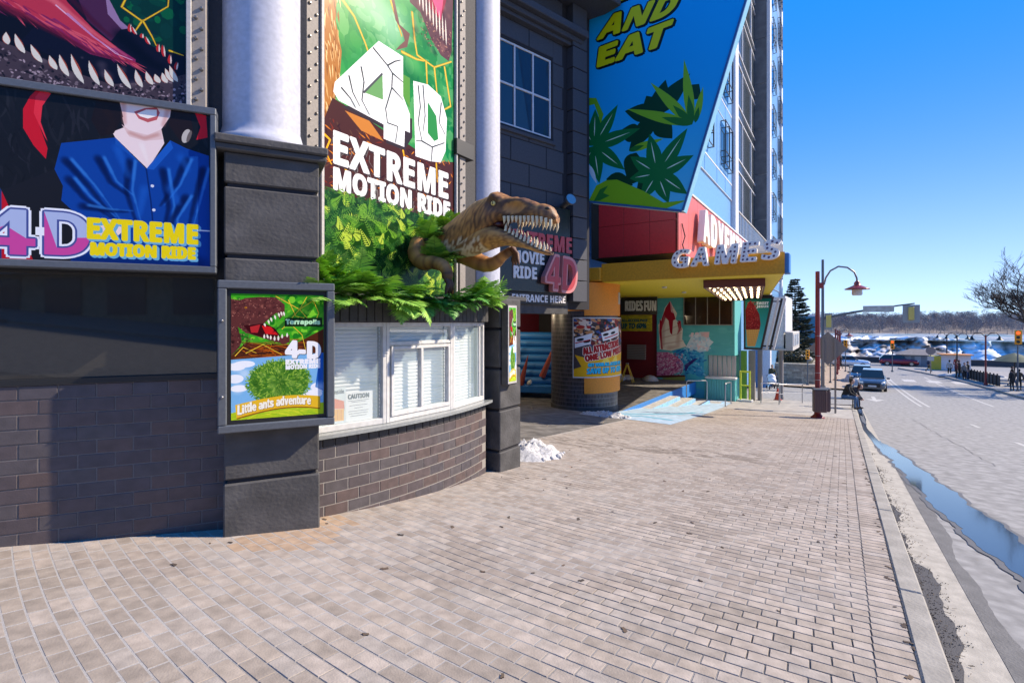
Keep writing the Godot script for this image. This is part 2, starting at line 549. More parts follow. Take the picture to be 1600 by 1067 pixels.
func art_jaw() -> Image:         # 166 x 300 cm
	var im := canvas(850, 1536, c8(14, 13, 24))
	var s := Sheet.new(im, 300.0)
	fill(im, s.poly([60,300,166,300,166,124,154,122,142,125,130,135,122,139,90,200]), c8(8, 52, 44))
	for i in 120:
		dot(im, s.p(rng.randf_range(125, 164), rng.randf_range(130, 300)), Vector2(rng.randf_range(6, 34), rng.randf_range(6, 34)), c8(8, 44, 48).lerp(c8(14, 104, 58), rng.randf()), 0, 8)
	fill(im, s.poly([122,139,130,135,142,125,154,122,164,124,164,100,120,90,60,110,90,160]), c8(16, 15, 34))
	for q in [[122,152,135,144,137,145,153,160,154,174], [136,144,142,133,145,126], [135,143,131,135], [154,124,164,122], [122,152,127,166,123,184,140,210,130,260], [140,210,164,230]]:
		stroke(im, s.pts(q), 9, 5, c8(178, 110, 20)); stroke(im, s.pts(q), 5, 2, c8(240, 208, 40))
	fill(im, s.poly([89,166,111,172,115,144,123,137,115,123,100,136]), c8(74, 36, 70))
	fill(im, s.poly([111,162,121,141,127,136,122,134,113,144]), c8(150, 120, 160))
	fill(im, s.poly([0,175,79,163,88,147,104,130,119,119,131,112,131,108,122,108,102,110,85,119,64,129,54,133,0,150]), c8(188, 52, 74))
	fill(im, s.poly([70,126,85,119,102,110,122,108,131,108,131,112,119,119,110,116,95,124,80,133]), c8(140, 40, 92))
	for i in 90:
		var t := rng.randf()
		var p := s.p(lerpf(20, 126, t), lerpf(150, 111, t) + rng.randf_range(-6, 6) * (1.2 - t))
		leaf(im, p, p + Vector2(rng.randf_range(30, 90), rng.randf_range(22, 60)), rng.randf_range(3, 10), [c8(214, 84, 100), c8(164, 40, 72), c8(128, 34, 84)][rng.randi() % 3])
	sweep(im, s.pts([0,166,50,158,80,146,104,127,126,113]), 34, 10, c8(236, 120, 130), 0.25)
	sweep(im, s.pts([20,144,60,130,85,120,104,111,126,109]), 30, 10, c8(80, 14, 40), 0.3)
	sweep(im, s.pts([90,150,104,136,116,126]), 24, 12, c8(70, 14, 40), 0.3)
	stroke(im, s.pts([81,143,100,127,118,114,129,111]), 5, 2, c8(226, 176, 206))
	stroke(im, s.pts([88,138,104,124,120,114]), 10, 3, c8(196, 128, 176))
	fill(im, s.poly([-2,124,40,111,50,108,62,105,78,99,92,94,115,89,130,93,146,98,166,107,166,60,-2,60]), c8(70, 58, 66))
	for i in 900:
		var x := rng.randf_range(0, 166)
		var top := 124.0 - x * 0.38 if x < 92 else 89.0 + maxf(0, x - 115) * 0.36
		var p := s.p(x, rng.randf_range(62, top - 1))
		dot(im, p, Vector2(rng.randf_range(3, 9), rng.randf_range(2, 6)), [c8(28, 24, 32), c8(120, 104, 112), c8(170, 150, 160), c8(56, 44, 54)][rng.randi() % 4], rng.randf() * 3, 8)
	for i in 60:
		var x := rng.randf_range(0, 166)
		soft(im, s.p(x, rng.randf_range(62, 108)), rng.randf_range(10, 34), [c8(20, 16, 22), c8(150, 132, 140)][i % 2], 0.3)
	sweep(im, s.pts([120,130,140,112,160,104]), 40, 20, c8(6, 6, 20), 0.35)
	var tb := [8,121,22,118,38,113,53,109,62,105,72,100,81,96,88,93,97,90,107,90,116,90,127,91,135,93,142,96,147,98,152,99,156,101,159,102]
	var tt := [4,130,17,126,34,124,52,116,57,116,66,110,77,104,83,106,90,108,101,105,111,100,119,106,131,104,138,104,144,103,149,105,151,109,154,112]
	for i in range(0, tb.size(), 2):
		var a := s.p(tb[i], tb[i + 1] - 1); var b := s.p(tt[i], tt[i + 1])
		leaf(im, a + Vector2(-4, 6), b, 25, c8(168, 74, 54))
		leaf(im, a + (a - b) * 0.15, b, 21, c8(226, 220, 206), 0.06)
	for i in range(0, 16, 2):
		var ub := [127,133,131,132,135,130,140,126,146,121,150,118,154,113,158,109]; var ut := [127,140,128,138,135,134,137,132,146,128,149,128,154,121,159,116]
		leaf(im, s.p(ub[i], ub[i + 1]), s.p(ut[i], ut[i + 1]), 13, c8(190, 40, 40))
		leaf(im, s.p(ub[i] + 1, ub[i + 1]), s.p(ut[i] + 1, ut[i + 1]), 6, c8(232, 210, 200))
	return im

func jungle(im: Image, r: Rect2, k: int) -> void:
	im.fill_rect(Rect2i(r), c8(24, 62, 20))
	for i in k:
		var p := r.position + Vector2(rng.randf(), rng.randf()) * r.size
		var d := Vector2.from_angle(rng.randf_range(-2.9, -0.2)) * rng.randf_range(50, 130)
		var c: Color = [c8(16, 48, 18), c8(44, 100, 30), c8(92, 146, 40), c8(170, 196, 66), c8(26, 70, 32), c8(36, 84, 30), c8(70, 124, 40)][rng.randi() % 7]
		var q := d.orthogonal() * rng.randf_range(-0.6, 0.6)
		for m in 9:
			var t := 0.15 + m / 10.0
			var b := p + d * t + q * t * t
			for sd in [-1.0, 1.0]:
				var e: Vector2 = b + (d.normalized() * 0.7 + d.orthogonal().normalized() * sd).normalized() * 30.0 * (1.15 - t)
				if r.grow(20).has_point(e): leaf(im, b, e, 6, c.lerp(c8(220, 226, 120), rng.randf() * 0.15))

func art_tall() -> Image:        # 218 x 490 cm
	var im := canvas(912, 2048, c8(46, 138, 66))
	var s := Sheet.new(im, 490.0)
	for i in 900:
		var p := s.p(rng.randf_range(0, 218), rng.randf_range(180, 490))
		var c := c8(70, 160, 74).lerp(c8(20, 118, 62), clampf(p.x / 900.0 + rng.randf_range(-0.25, 0.25), 0, 1))
		if rng.randf() < 0.3: c = c.lerp(c8(150, 200, 130), 0.4)
		dot(im, p, Vector2(rng.randf_range(10, 50), rng.randf_range(10, 60)), c, 0, 9)
	for i in 70: soft(im, s.p(rng.randf_range(20, 218), rng.randf_range(215, 490)), rng.randf_range(40, 120), [c8(10, 96, 50), c8(120, 200, 110), c8(30, 150, 70)][i % 3], 0.35)
	for i in 14: soft(im, s.p(rng.randf_range(50, 120), rng.randf_range(330, 420)), 150, c8(214, 244, 214), 0.22)
	for q in [[26,344,42,334,58,311,70,288], [20,400,26,344], [134,385,139,351,143,335,176,333,212,356], [160,334,162,303], [176,333,182,297], [116,327,141,329,156,333], [197,342,210,293,193,281], [95,385,116,346], [60,460,95,385], [20,430,60,460,80,490]]:
		stroke(im, s.pts(q), 16, 9, c8(196, 140, 26)); stroke(im, s.pts(q), 7, 3, c8(244, 214, 80))
	fill(im, s.poly([0,490,24,490,21,385,17,317,25,287,22,253,13,223,3,202,0,201]), c8(176, 116, 52))
	for i in 200:
		var p := s.p(rng.randf_range(0, 22), rng.randf_range(205, 488))
		leaf(im, p, p + Vector2(rng.randf_range(-6, 16), rng.randf_range(20, 70)), 6, [c8(120, 70, 26), c8(214, 168, 104), c8(152, 92, 34), c8(232, 200, 140)][rng.randi() % 4])
	fill(im, s.poly([0,200,13,232,52,227,86,220,123,216,176,207,218,217,218,130,0,130]), c8(74, 40, 34))
	for i in 260:
		var p := s.p(rng.randf_range(0, 216), rng.randf_range(134, 212))
		leaf(im, p, p + Vector2(rng.randf_range(-50, 50), rng.randf_range(-30, 30)), 7, [c8(120, 44, 24), c8(52, 26, 28), c8(92, 60, 44), c8(206, 120, 26)][rng.randi() % 4])
	fill(im, s.poly([29,224,64,224,86,207,52,209]), c8(196, 124, 50))
	for q in [[2,190,10,186,4,172,12,160], [30,160,38,150], [118,205,122,190], [180,205,182,180]]: stroke(im, s.pts(q), 12, 5, c8(240, 176, 28))
	fill(im, s.poly([116,442,130,490,218,490,212,371,206,354,189,355,168,370,149,393,130,396]), c8(96, 62, 66))
	fill(im, s.poly([141,457,150,490,214,490,202,440,189,402,168,408]), c8(150, 36, 56))
	fill(im, s.poly([165,430,190,480,200,470,189,402]), c8(232, 86, 126))
	for i in 130:
		dot(im, s.p(rng.randf_range(150, 210), rng.randf_range(356, 400)), Vector2(5, 4), [c8(70, 44, 48), c8(140, 96, 84), c8(176, 130, 104)][rng.randi() % 3], 0, 7)
	for i in 50: soft(im, s.p(rng.randf_range(130, 214), rng.randf_range(352, 470)), rng.randf_range(14, 40), [c8(44, 24, 28), c8(170, 120, 104)][i % 2], 0.3)
	for i in 9: leaf(im, s.p(148 + i * 6.6, 400 - i * 3.4), s.p(146 + i * 6.6, 428 - i * 2.0), 10, c8(238, 230, 214))
	fill(im, s.poly([100,395,112,359,130,356,125,337,105,324,111,332,121,343,116,353,105,361,95,395]), c8(120, 84, 76))
	fill(im, s.poly([24,227,90,222,90,206,120,206,134,226,134,250,60,240]), c8(58, 48, 50))
	fill(im, s.poly([78,323,118,322,118,273,130,254,130,231,121,231,120,210,86,210,86,227,21,232,14,239,16,250]), c8(246, 247, 246))
	fill(im, s.poly([84,287,85,256,56,254]), c8(108, 160, 96))
	stroke(im, s.pts([56,254,84,287]), 10, 10, c8(80, 82, 84))
	fill(im, s.poly([118,300,130,300,130,262,118,273]), c8(90, 150, 60))
	fill(im, s.poly([136,299,164,305,189,299,202,273,199,227,189,209,168,205,140,204]), c8(246, 247, 246))
	fill(im, s.poly([163,282,180,269,184,239,176,234,163,241]), c8(52, 140, 70))
	for q in [[30,236,80,232], [100,214,116,214], [190,212,150,208], [196,250,190,220]]: sweep(im, s.pts(q), 26, 20, c8(196, 204, 204), 0.3)
	for q in [[70,311,92,300,104,310,114,316], [92,300,100,294,99,276,89,247,92,231,109,232,105,211], [52,281,56,266,53,244,64,231], [35,264,40,248,50,236], [25,247,37,240,44,232], [145,296,149,271,145,249,152,227,141,224], [152,227,172,225,197,238], [172,225,170,205], [100,294,118,290], [99,276,118,268], [154,300,158,262,154,240], [190,290,186,262,198,250]]:
		stroke(im, s.pts(q), 10, 5, c8(62, 68, 68))
	for q in [["EXTREME", 15, 204, 163, 197], ["MOTION RIDE", 15, 208, 135, 158]]:
		write(im, q[0], s.p(q[1], q[4]), s.p(q[2], q[4]), s.p(q[2], q[3]), s.p(q[1], q[3]), c8(60, 48, 48), 8, Vector2(5, 6))
		write(im, q[0], s.p(q[1], q[4]), s.p(q[2], q[4]), s.p(q[2], q[3]), s.p(q[1], q[3]), c8(244, 244, 242), 5)
		for i in 60:
			var p := s.p(rng.randf_range(q[1], q[2]), rng.randf_range(q[3], q[4]))
			stroke(im, [p, p + Vector2(rng.randf_range(-14, 14), rng.randf_range(10, 40)), p + Vector2(rng.randf_range(-24, 24), rng.randf_range(40, 60))], 2.2, 1, c8(150, 150, 146))
	jungle(im, Rect2(0, s.p(0, 131).y, 912, 2048 - s.p(0, 131).y), 520)
	return im

func art_small() -> Image:       # 73 x 104.5 cm
	var im := canvas(716, 1024, c8(60, 170, 30))
	var s := Sheet.new(im, 104.5)
	for i in 200: dot(im, s.p(rng.randf_range(0, 73), rng.randf_range(52, 104)), Vector2(rng.randf_range(8, 50), rng.randf_range(8, 40)), c8(20, 120, 24).lerp(c8(130, 214, 50), rng.randf()), 0, 9)
	fill(im, s.poly([0,53,11,64,28,62,47,61,73,75,73,50,0,48]), c8(84, 38, 18))
	for i in 70: leaf(im, s.p(rng.randf_range(0, 72), rng.randf_range(50, 66)), s.p(rng.randf_range(0, 72), rng.randf_range(50, 66)), 6, [c8(190, 92, 14), c8(50, 22, 16), c8(130, 56, 18)][rng.randi() % 3])
	for q in [[39,75,53,92,69,103], [34,103,53,92,64,79,72,78], [59,103,53,92], [46,79,55,70,58,57], [11,55,24,62,39,53], [3,53,9,60,19,55], [64,101,69,89,65,79], [44,100,50,86,60,84]]:
		stroke(im, s.pts(q), 7, 4, c8(226, 170, 20)); stroke(im, s.pts(q), 3, 2, c8(255, 232, 80))
	fill(im, s.poly([0,100,6,99,11,101,20,102,34,102,41,96,41,89,37,83,35,89,31,86,25,80,19,78,24,69,37,68,45,70,45,64,41,62,28,66,11,72,5,77,8,65,6,60,0,53]), c8(96, 48, 46))
	for i in 260:
		var p := s.p(rng.randf_range(1, 38), rng.randf_range(86, 101)) if i < 150 else s.p(rng.randf_range(0, 16), rng.randf_range(60, 90))
		dot(im, p, Vector2(rng.randf_range(2, 7), rng.randf_range(2, 5)), [c8(58, 26, 30), c8(146, 84, 74), c8(180, 120, 104), c8(84, 40, 40)][rng.randi() % 4], 0, 7)
	for i in 46: soft(im, s.p(rng.randf_range(0, 40), rng.randf_range(84, 101)), rng.randf_range(8, 26), [c8(40, 16, 18), c8(190, 120, 100)][i % 2], 0.35)
	for i in 30: soft(im, s.p(rng.randf_range(0, 14), rng.randf_range(56, 84)), rng.randf_range(8, 30), c8(30, 12, 14), 0.35)
	fill(im, s.poly([9,78,25,80,33,76,38,69,28,67,15,71]), c8(60, 8, 14))
	fill(im, s.poly([23,78,30,77,36,70,26,71]), c8(214, 26, 30))
	fill(im, s.poly([14,77,22,79,20,72,15,72]), c8(186, 40, 44))
	for q in [[25,80,26,77], [28,83,29,79], [30,85,31,81], [33,87,34,83], [36,89,37,85], [38,90,39,86], [40,90,41,86], [25,67,25,71], [28,67,27,71], [30,66,30,70], [33,65,33,69.5], [36,65,36,70], [39,67,39,71], [43,68,43,72]]:
		leaf(im, s.p(q[0], q[1]), s.p(q[2], q[3]), 15, c8(248, 240, 222))
	dot(im, s.p(11, 93), Vector2(9, 7), c8(230, 150, 30)); dot(im, s.p(11, 93), Vector2(3, 6), c8(10, 10, 10))
	fill(im, s.poly([0,50,41,52,73,54,73,0,0,0]), c8(126, 186, 232))
	for q in [[4,44,26,16], [10,46,30,14], [3,34,24,18], [70,24,30,20], [64,18,30,18], [6,26,26,14]]: dot(im, s.p(q[0], q[1]), Vector2(q[2] * 2.6, q[3] * 2.0), c8(244, 248, 252))
	fill(im, s.poly([70,54,73,54,73,20,66,24]), c8(20, 90, 180))
	dot(im, s.p(37, 30), Vector2(235, 175), c8(70, 122, 34))
	for i in 1500:
		var a := rng.randf() * TAU; var r := sqrt(rng.randf())
		var p := s.p(37 + cos(a) * r * 25, 30 + sin(a) * r * 18.5)
		leaf(im, p, p + Vector2.from_angle(a * -1.0 + rng.randf_range(-0.6, 0.6)) * 24, 7, [c8(50, 110, 20), c8(110, 160, 40), c8(160, 196, 70), c8(70, 130, 40)][rng.randi() % 4])
	for i in 60:
		var a := rng.randf() * TAU
		soft(im, s.p(37 + cos(a) * rng.randf() * 25, 28 + sin(a) * rng.randf() * 16), rng.randf_range(16, 50), [c8(30, 80, 16), c8(170, 206, 90)][i % 2], 0.35)
	for q in [[4,44], [10,38], [70,24], [64,18], [5,26]]: soft(im, s.p(q[0], q[1]), 70, c8(255, 255, 255), 0.5)
	fill(im, s.poly([0,6,24,11,73,10,73,0,0,0]), c8(180, 206, 30))
	for i in 60: leaf(im, s.p(rng.randf_range(0, 72), rng.randf_range(-2, 6)), s.p(rng.randf_range(0, 72), rng.randf_range(4, 12)), 8, c8(140, 190, 30).lerp(c8(220, 226, 50), rng.randf()))
	fill(im, s.poly([41,84.5,72,85,72,77,41,77]), c8(22, 50, 22))
	write(im, "Terrapolis", s.p(42, 83.5), s.p(70, 83), s.p(70, 78), s.p(42, 78), c8(190, 240, 190), 3)
	write(im, "4-D", s.p(42, 65), s.p(70, 63), s.p(70, 49), s.p(42, 51), c8(80, 80, 80), 10, Vector2(3, 4))
	write(im, "4-D", s.p(42, 65), s.p(70, 63), s.p(70, 49), s.p(42, 51), c8(250, 250, 250), 8)
	write(im, "EXTREME", s.p(42, 48.5), s.p(70, 48.5), s.p(70, 44.8), s.p(42, 44.8), c8(250, 250, 250), 4)
	write(im, "MOTION RIDE", s.p(42, 44), s.p(70, 44), s.p(70, 40.8), s.p(42, 40.4), c8(250, 250, 250), 3)
	var ban := PackedVector2Array(); var low := PackedVector2Array()
	for i in 13:
		var t := i / 12.0
		ban.push_back(s.p(3 + 67 * t, 12.5 + sin(t * PI * 0.8) * 5.5)); low.push_back(s.p(4 + 66 * t, 1.5 + sin(t * PI * 0.8) * 6.5))
	low.reverse(); ban.append_array(low)
	fill(im, Transform2D(0, Vector2(2, 10)) * ban, c8(150, 90, 14))
	fill(im, ban, c8(238, 190, 40))
	var words := "Little ants adventure"
	var x := 5.0
	for ch in words:
		var w := 3.3
		if ch in "lit": w = 1.9
		if ch == " ": x += 1.7; continue
		var t := (x - 3) / 67.0
		var up := sin(t * PI * 0.8) * 6.0
		var top: float = 11.6 if ch in "Ltlid" else 9.2
		if ch in "ti": top = 10.8
		write(im, ch, s.p(x, top + up), s.p(x + w - 0.5, top + up), s.p(x + w - 0.5, 4.0 + up), s.p(x, 4.0 + up), c8(150, 96, 20), 4, Vector2(2, 3))
		write(im, ch, s.p(x, top + up), s.p(x + w - 0.5, top + up), s.p(x + w - 0.5, 4.0 + up), s.p(x, 4.0 + up), c8(254, 250, 230), 2.5)
		x += w
	return im

func hand_leaf(im: Image, mid: Vector2, tips: Array, w: float, c: Color, vein: Color) -> void:
	for t in tips: leaf(im, mid, t, w, c)
	for t in tips: leaf(im, mid.lerp(t, 0.25), mid.lerp(t, 0.8), 6, vein)

func art_tower() -> Image:       # 500 x 960 cm
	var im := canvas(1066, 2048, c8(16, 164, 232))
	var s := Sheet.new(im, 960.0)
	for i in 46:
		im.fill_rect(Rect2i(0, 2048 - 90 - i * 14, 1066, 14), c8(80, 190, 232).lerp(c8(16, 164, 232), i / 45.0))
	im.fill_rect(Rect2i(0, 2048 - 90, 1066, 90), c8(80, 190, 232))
	fill(im, s.poly([0,370,28,363,51,310,28,231,19,239,36,307,22,346,0,346]), c8(106, 170, 40))
	var dk := c8(4, 62, 40)
	for q in [[204,276,232,364], [204,276,178,333], [204,276,116,304], [204,276,128,189], [204,276,297,364], [204,260,250,200], [160,230,100,250], [150,180,120,120], [290,300,320,330], [180,150,110,90], [200,110,150,60], [60,120,140,90]]: leaf(im, s.p(q[0], q[1]), s.p(q[2], q[3]), 110, dk)
	for q in [[302,227,281,406,56], [302,227,190,367,58], [302,227,122,309,60], [128,189,226,205,46], [310,230,330,320,40]]:
		leaf(im, s.p(q[0], q[1]), s.p(q[2], q[3]), q[4], c8(120, 178, 44))
		leaf(im, s.p(q[0], q[1]), s.p(q[0], q[1]).lerp(s.p(q[2], q[3]), 0.45), q[4] * 0.7, c8(30, 110, 46))
	var g := c8(14, 112, 60); var w := c8(206, 234, 222)
	hand_leaf(im, s.p(21, 223), [s.p(-20, 300), s.p(25, 331), s.p(95, 328), s.p(161, 246), s.p(116, 137), s.p(38, 110), s.p(-20, 160)], 90, g, w)
	hand_leaf(im, s.p(209, 112), [s.p(132, 172), s.p(187, 226), s.p(290, 220), s.p(306, 145), s.p(290, 44), s.p(240, 26), s.p(163, 45), s.p(130, 110)], 92, g, w)
	for q in [[5,170,30,110], [60,70,90,40], [300,60,320,90]]: leaf(im, s.p(q[0], q[1]), s.p(q[2], q[3]), 30, c8(190, 220, 240))
	fill(im, s.poly([-2,52,28,105,60,116,92,113,169,70,226,30,290,28,232,12,169,12,116,20,60,10,-2,10]), c8(124, 180, 36))
	fill(im, s.poly([20,60,40,92,66,100,50,80,70,70,40,60]), c8(40, 120, 50))
	fill(im, s.poly([100,40,160,30,230,12,160,8,110,16]), c8(40, 120, 50))
	for q in [["PLAY", 54, 684, 230, 690, 212, 632, 51, 622], ["AND", 60, 590, 276, 592, 246, 540, 32, 534], ["EAT", 40, 508, 252, 522, 228, 462, 32, 454]]:
		for k in 5: write(im, q[0], s.p(q[1], q[2]), s.p(q[3], q[4]), s.p(q[5], q[6]), s.p(q[7], q[8]), c8(16, 22, 20), 15, Vector2(k * 2, k * 2))
		write(im, q[0], s.p(q[1], q[2]), s.p(q[3], q[4]), s.p(q[5], q[6]), s.p(q[7], q[8]), c8(206, 206, 16), 7)
	return im

func art_drum() -> Image:        # combo offer board on the tiled drum
	var im := canvas(600, 690, c8(70, 60, 62))
	for i in 240: dot(im, Vector2(rng.randf_range(0, 600), rng.randf_range(0, 300)), Vector2(rng.randf_range(6, 40), rng.randf_range(6, 26)), [c8(180, 50, 40), c8(60, 90, 150), c8(230, 210, 190), c8(40, 34, 40), c8(200, 140, 90), c8(120, 40, 40)][rng.randi() % 6], rng.randf(), 9)
	fill(im, PackedVector2Array([Vector2(250, 170), Vector2(480, 90), Vector2(500, 200), Vector2(270, 270)]), c8(236, 236, 240))
	fill(im, PackedVector2Array([Vector2(10, 230), Vector2(170, 170), Vector2(150, 300), Vector2(10, 350)]), c8(232, 232, 238))
	for q in [[300, 190], [390, 170], [60, 250], [120, 270]]: dot(im, Vector2(q[0], q[1]), Vector2(34, 16), c8(24, 24, 34), -0.3)
	for q in [[290, 235, 470, 180], [20, 290, 150, 250]]: stroke(im, [Vector2(q[0], q[1]), Vector2(q[2], q[3])], 12, 12, c8(190, 30, 40))
	fill(im, PackedVector2Array([Vector2(0, 690), Vector2(0, 600), Vector2(70, 570), Vector2(10, 430), Vector2(120, 470), Vector2(160, 400), Vector2(240, 450), Vector2(330, 380), Vector2(420, 440), Vector2(520, 380), Vector2(600, 420), Vector2(560, 520), Vector2(600, 600), Vector2(600, 690)]), c8(240, 178, 18))
	fill(im, PackedVector2Array([Vector2(240, 560), Vector2(300, 440), Vector2(360, 540), Vector2(440, 430), Vector2(470, 560)]), c8(244, 216, 90))
	for q in [["ALL ATTRACTIONS", 80, 350, 480, 250, 490, 330, 90, 430], ["ONE LOW PRICE!", 100, 440, 560, 330, 565, 410, 110, 510]]:
		write(im, q[0], Vector2(q[1], q[2]), Vector2(q[3], q[4]), Vector2(q[5], q[6]), Vector2(q[7], q[8]), c8(250, 236, 220), 10)
		write(im, q[0], Vector2(q[1], q[2]), Vector2(q[3], q[4]), Vector2(q[5], q[6]), Vector2(q[7], q[8]), c8(170, 20, 26), 5)
	for q in [["GET YOUR ALL ACCESS PASS", 130, 530, 540, 520, 540, 560, 130, 570], ["SAVE UP TO 60%", 120, 590, 550, 575, 545, 645, 120, 655]]:
		write(im, q[0], Vector2(q[1], q[2]), Vector2(q[3], q[4]), Vector2(q[5], q[6]), Vector2(q[7], q[8]), c8(10, 60, 90), 6, Vector2(2, 3))
		write(im, q[0], Vector2(q[1], q[2]), Vector2(q[3], q[4]), Vector2(q[5], q[6]), Vector2(q[7], q[8]), c8(40, 190, 230), 3)
	return im

func art_mural() -> Image:       # 385 x 520 cm
	var im := canvas(760, 1026, c8(92, 182, 184))
	var s := Sheet.new(im, 520.0)
	for i in 200: dot(im, s.p(rng.randf_range(0, 385), rng.randf_range(0, 520)), Vector2(rng.randf_range(20, 70), rng.randf_range(8, 26)), c8(86, 174, 180).lerp(c8(104, 194, 194), rng.randf()), 0, 9)
	fill(im, s.poly([77,236,165,254,222,226,239,205,243,0,180,0,150,60,139,171,106,207]), c8(60, 166, 206))
	fill(im, s.poly([150,120,243,125,243,40,180,60]), c8(70, 178, 196))
	for i in 160:
		var p := s.p(rng.randf_range(110, 238), rng.randf_range(120, 245))
		leaf(im, p, p + Vector2(rng.randf_range(-60, 60), rng.randf_range(-30, 30)), 14, [c8(40, 130, 196), c8(70, 176, 216), c8(150, 210, 232), c8(24, 96, 170)][rng.randi() % 4])
	fill(im, s.poly([143,164,186,195,215,204,165,158,150,127]), c8(54, 34, 110))
	fill(im, s.poly([179,313,222,336,267,336,263,303,287,286,256,249,222,230,193,247,150,255]), c8(214, 232, 236))
	for i in 90:
		var p := s.p(rng.randf_range(170, 270), rng.randf_range(245, 330))
		dot(im, p, Vector2(rng.randf_range(6, 18), rng.randf_range(6, 14)), [c8(236, 244, 246), c8(180, 216, 230), c8(240, 214, 214)][rng.randi() % 3], 0, 9)
	fill(im, s.poly([222,334,267,336,263,307,229,314]), c8(236, 196, 192))
	fill(im, s.poly([71,496,84,469,106,432,99,402,136,350,132,298,154,261,77,236,16,242,9,372,28,410,43,463]), c8(242, 232, 214))
	for q in [[20,300,130,330], [16,330,120,370], [30,270,140,290], [28,400,98,420], [46,450,92,460]]: stroke(im, s.pts(q), 14, 8, c8(220, 196, 176))
	fill(im, s.poly([69,496,47,462,28,410,22,380,35,372,47,410,62,394,70,330,81,319,86,394,99,402,90,432,76,440]), c8(168, 22, 48))
	fill(im, s.poly([71,496,78,480,82,450,92,430,80,436,72,470]), c8(226, 150, 170))
	for q in [[16,402,13,334,24,242,32,243,26,341,35,379], [106,387,114,349,106,320,125,342,121,379], [110,395,125,392,130,340,118,370]]: fill(im, s.poly(q), c8(176, 26, 50))
	fill(im, s.poly([0,227,62,228,106,207,139,171,136,134,69,108,0,101]), c8(204, 120, 160))
	for i in 340:
		var p := s.p(rng.randf_range(0, 134), rng.randf_range(106, 222))
		if rng.randf() < 0.9: dot(im, p, Vector2(rng.randf_range(4, 13), rng.randf_range(3, 8)), [c8(176, 80, 130), c8(226, 160, 190), c8(150, 60, 110), c8(216, 206, 216)][rng.randi() % 4], rng.randf() * 3, 8)
	for q in [[30,260,40,420], [110,270,120,380], [60,250,120,260]]: sweep(im, s.pts(q), 40, 24, c8(200, 168, 150), 0.25)
	for i in 26: soft(im, s.p(rng.randf_range(180, 270), rng.randf_range(240, 330)), rng.randf_range(16, 44), [c8(255, 255, 255), c8(150, 196, 216)][i % 2], 0.3)
	for i in 30: soft(im, s.p(rng.randf_range(110, 240), rng.randf_range(110, 240)), rng.randf_range(20, 60), [c8(20, 110, 190), c8(120, 214, 236)][i % 2], 0.3)
	fill(im, s.poly([0,101,69,108,150,112,140,98,0,92]), c8(90, 40, 30))
	fill(im, s.poly([30,92,150,104,136,40,40,50]), c8(146, 160, 84))
	return im

func art_cone() -> Image:        # 126 x 235 cm
	var im := canvas(548, 1024, c8(22, 150, 132))
	var s := Sheet.new(im, 235.0)
	for i in 60: im.fill_rect(Rect2i(0, 1024 - (i + 1) * 17, 548, 17), c8(80, 196, 206).lerp(c8(10, 120, 102), i / 59.0))
	fill(im, s.poly([9,92,68,96,47,11,15,10]), c8(214, 170, 92))
	for i in 7:
		stroke(im, [s.p(10 + i * 9, 92), s.p(14 + i * 5, 12)], 3, 3, c8(170, 120, 56))
		stroke(im, [s.p(10, 20 + i * 11), s.p(64, 24 + i * 11)], 3, 3, c8(184, 136, 66))
	fill(im, s.poly([28,224,45,199,65,159,70,113,66,90,8,88,6,178,16,210]), c8(130, 26, 34))
	for i in 420:
		var t := rng.randf()
		var p := s.p(lerpf(8, 66, rng.randf()) * (1 - t * 0.3) + t * 8, 90 + t * 128)
		dot(im, p, Vector2(rng.randf_range(4, 10), rng.randf_range(3, 8)), [c8(170, 40, 48), c8(90, 14, 22), c8(204, 92, 84), c8(140, 30, 40)][rng.randi() % 4], 0, 8)
	write(im, "SWEET", s.p(54, 217), s.p(104, 216), s.p(103, 204), s.p(53, 204), c8(240, 250, 248), 2)
	write(im, "JESUS", s.p(53, 200), s.p(103, 200), s.p(102, 188), s.p(52, 187), c8(240, 250, 248), 2)
	return im

func art_offer() -> Image:
	var im := canvas(560, 330, c8(150, 140, 30))
	scribble(im, Rect2(0, 0, 560, 330), 120, 40, 120, 26, 0.2, 0.6, c8(120, 116, 30), c8(190, 170, 40))
	write(im, "ALL ACCESS PASS", Vector2(20, 80), Vector2(480, 86), Vector2(470, 140), Vector2(20, 140), c8(20, 70, 80), 3)
	write(im, "UP TO 60%", Vector2(10, 170), Vector2(470, 170), Vector2(450, 270), Vector2(10, 285), c8(20, 70, 80), 6)
	return im

func art_caution() -> Image:
	var im := canvas(300, 330, c8(240, 240, 236))
	write(im, "CAUTION", Vector2(40, 26), Vector2(260, 26), Vector2(260, 76), Vector2(40, 76), c8(40, 40, 40), 3)
	for i in 7:
		var w: float = [220, 150, 190, 90, 210, 200, 170][i]
		im.fill_rect(Rect2i(int(150 - w / 2), [96, 112, 150, 180, 214, 240, 268][i], int(w), 6), c8(120, 120, 120))
	return im

func art_notice() -> Image:
	var im := canvas(300, 330, c8(226, 232, 230))
	write(im, "Visit us inside", Vector2(20, 20), Vector2(280, 20), Vector2(280, 60), Vector2(20, 60), c8(40, 44, 50), 1)
	fill(im, PackedVector2Array([Vector2(20, 240), Vector2(30, 160), Vector2(150, 90), Vector2(280, 130), Vector2(285, 200), Vector2(150, 190)]), c8(226, 120, 60))
	fill(im, PackedVector2Array([Vector2(100, 300), Vector2(110, 195), Vector2(280, 200), Vector2(278, 310)]), c8(240, 180, 60))
	for i in 4: stroke(im, [Vector2(130 + i * 40, 205), Vector2(132 + i * 40, 300)], 4, 4, c8(200, 130, 40))
	return im

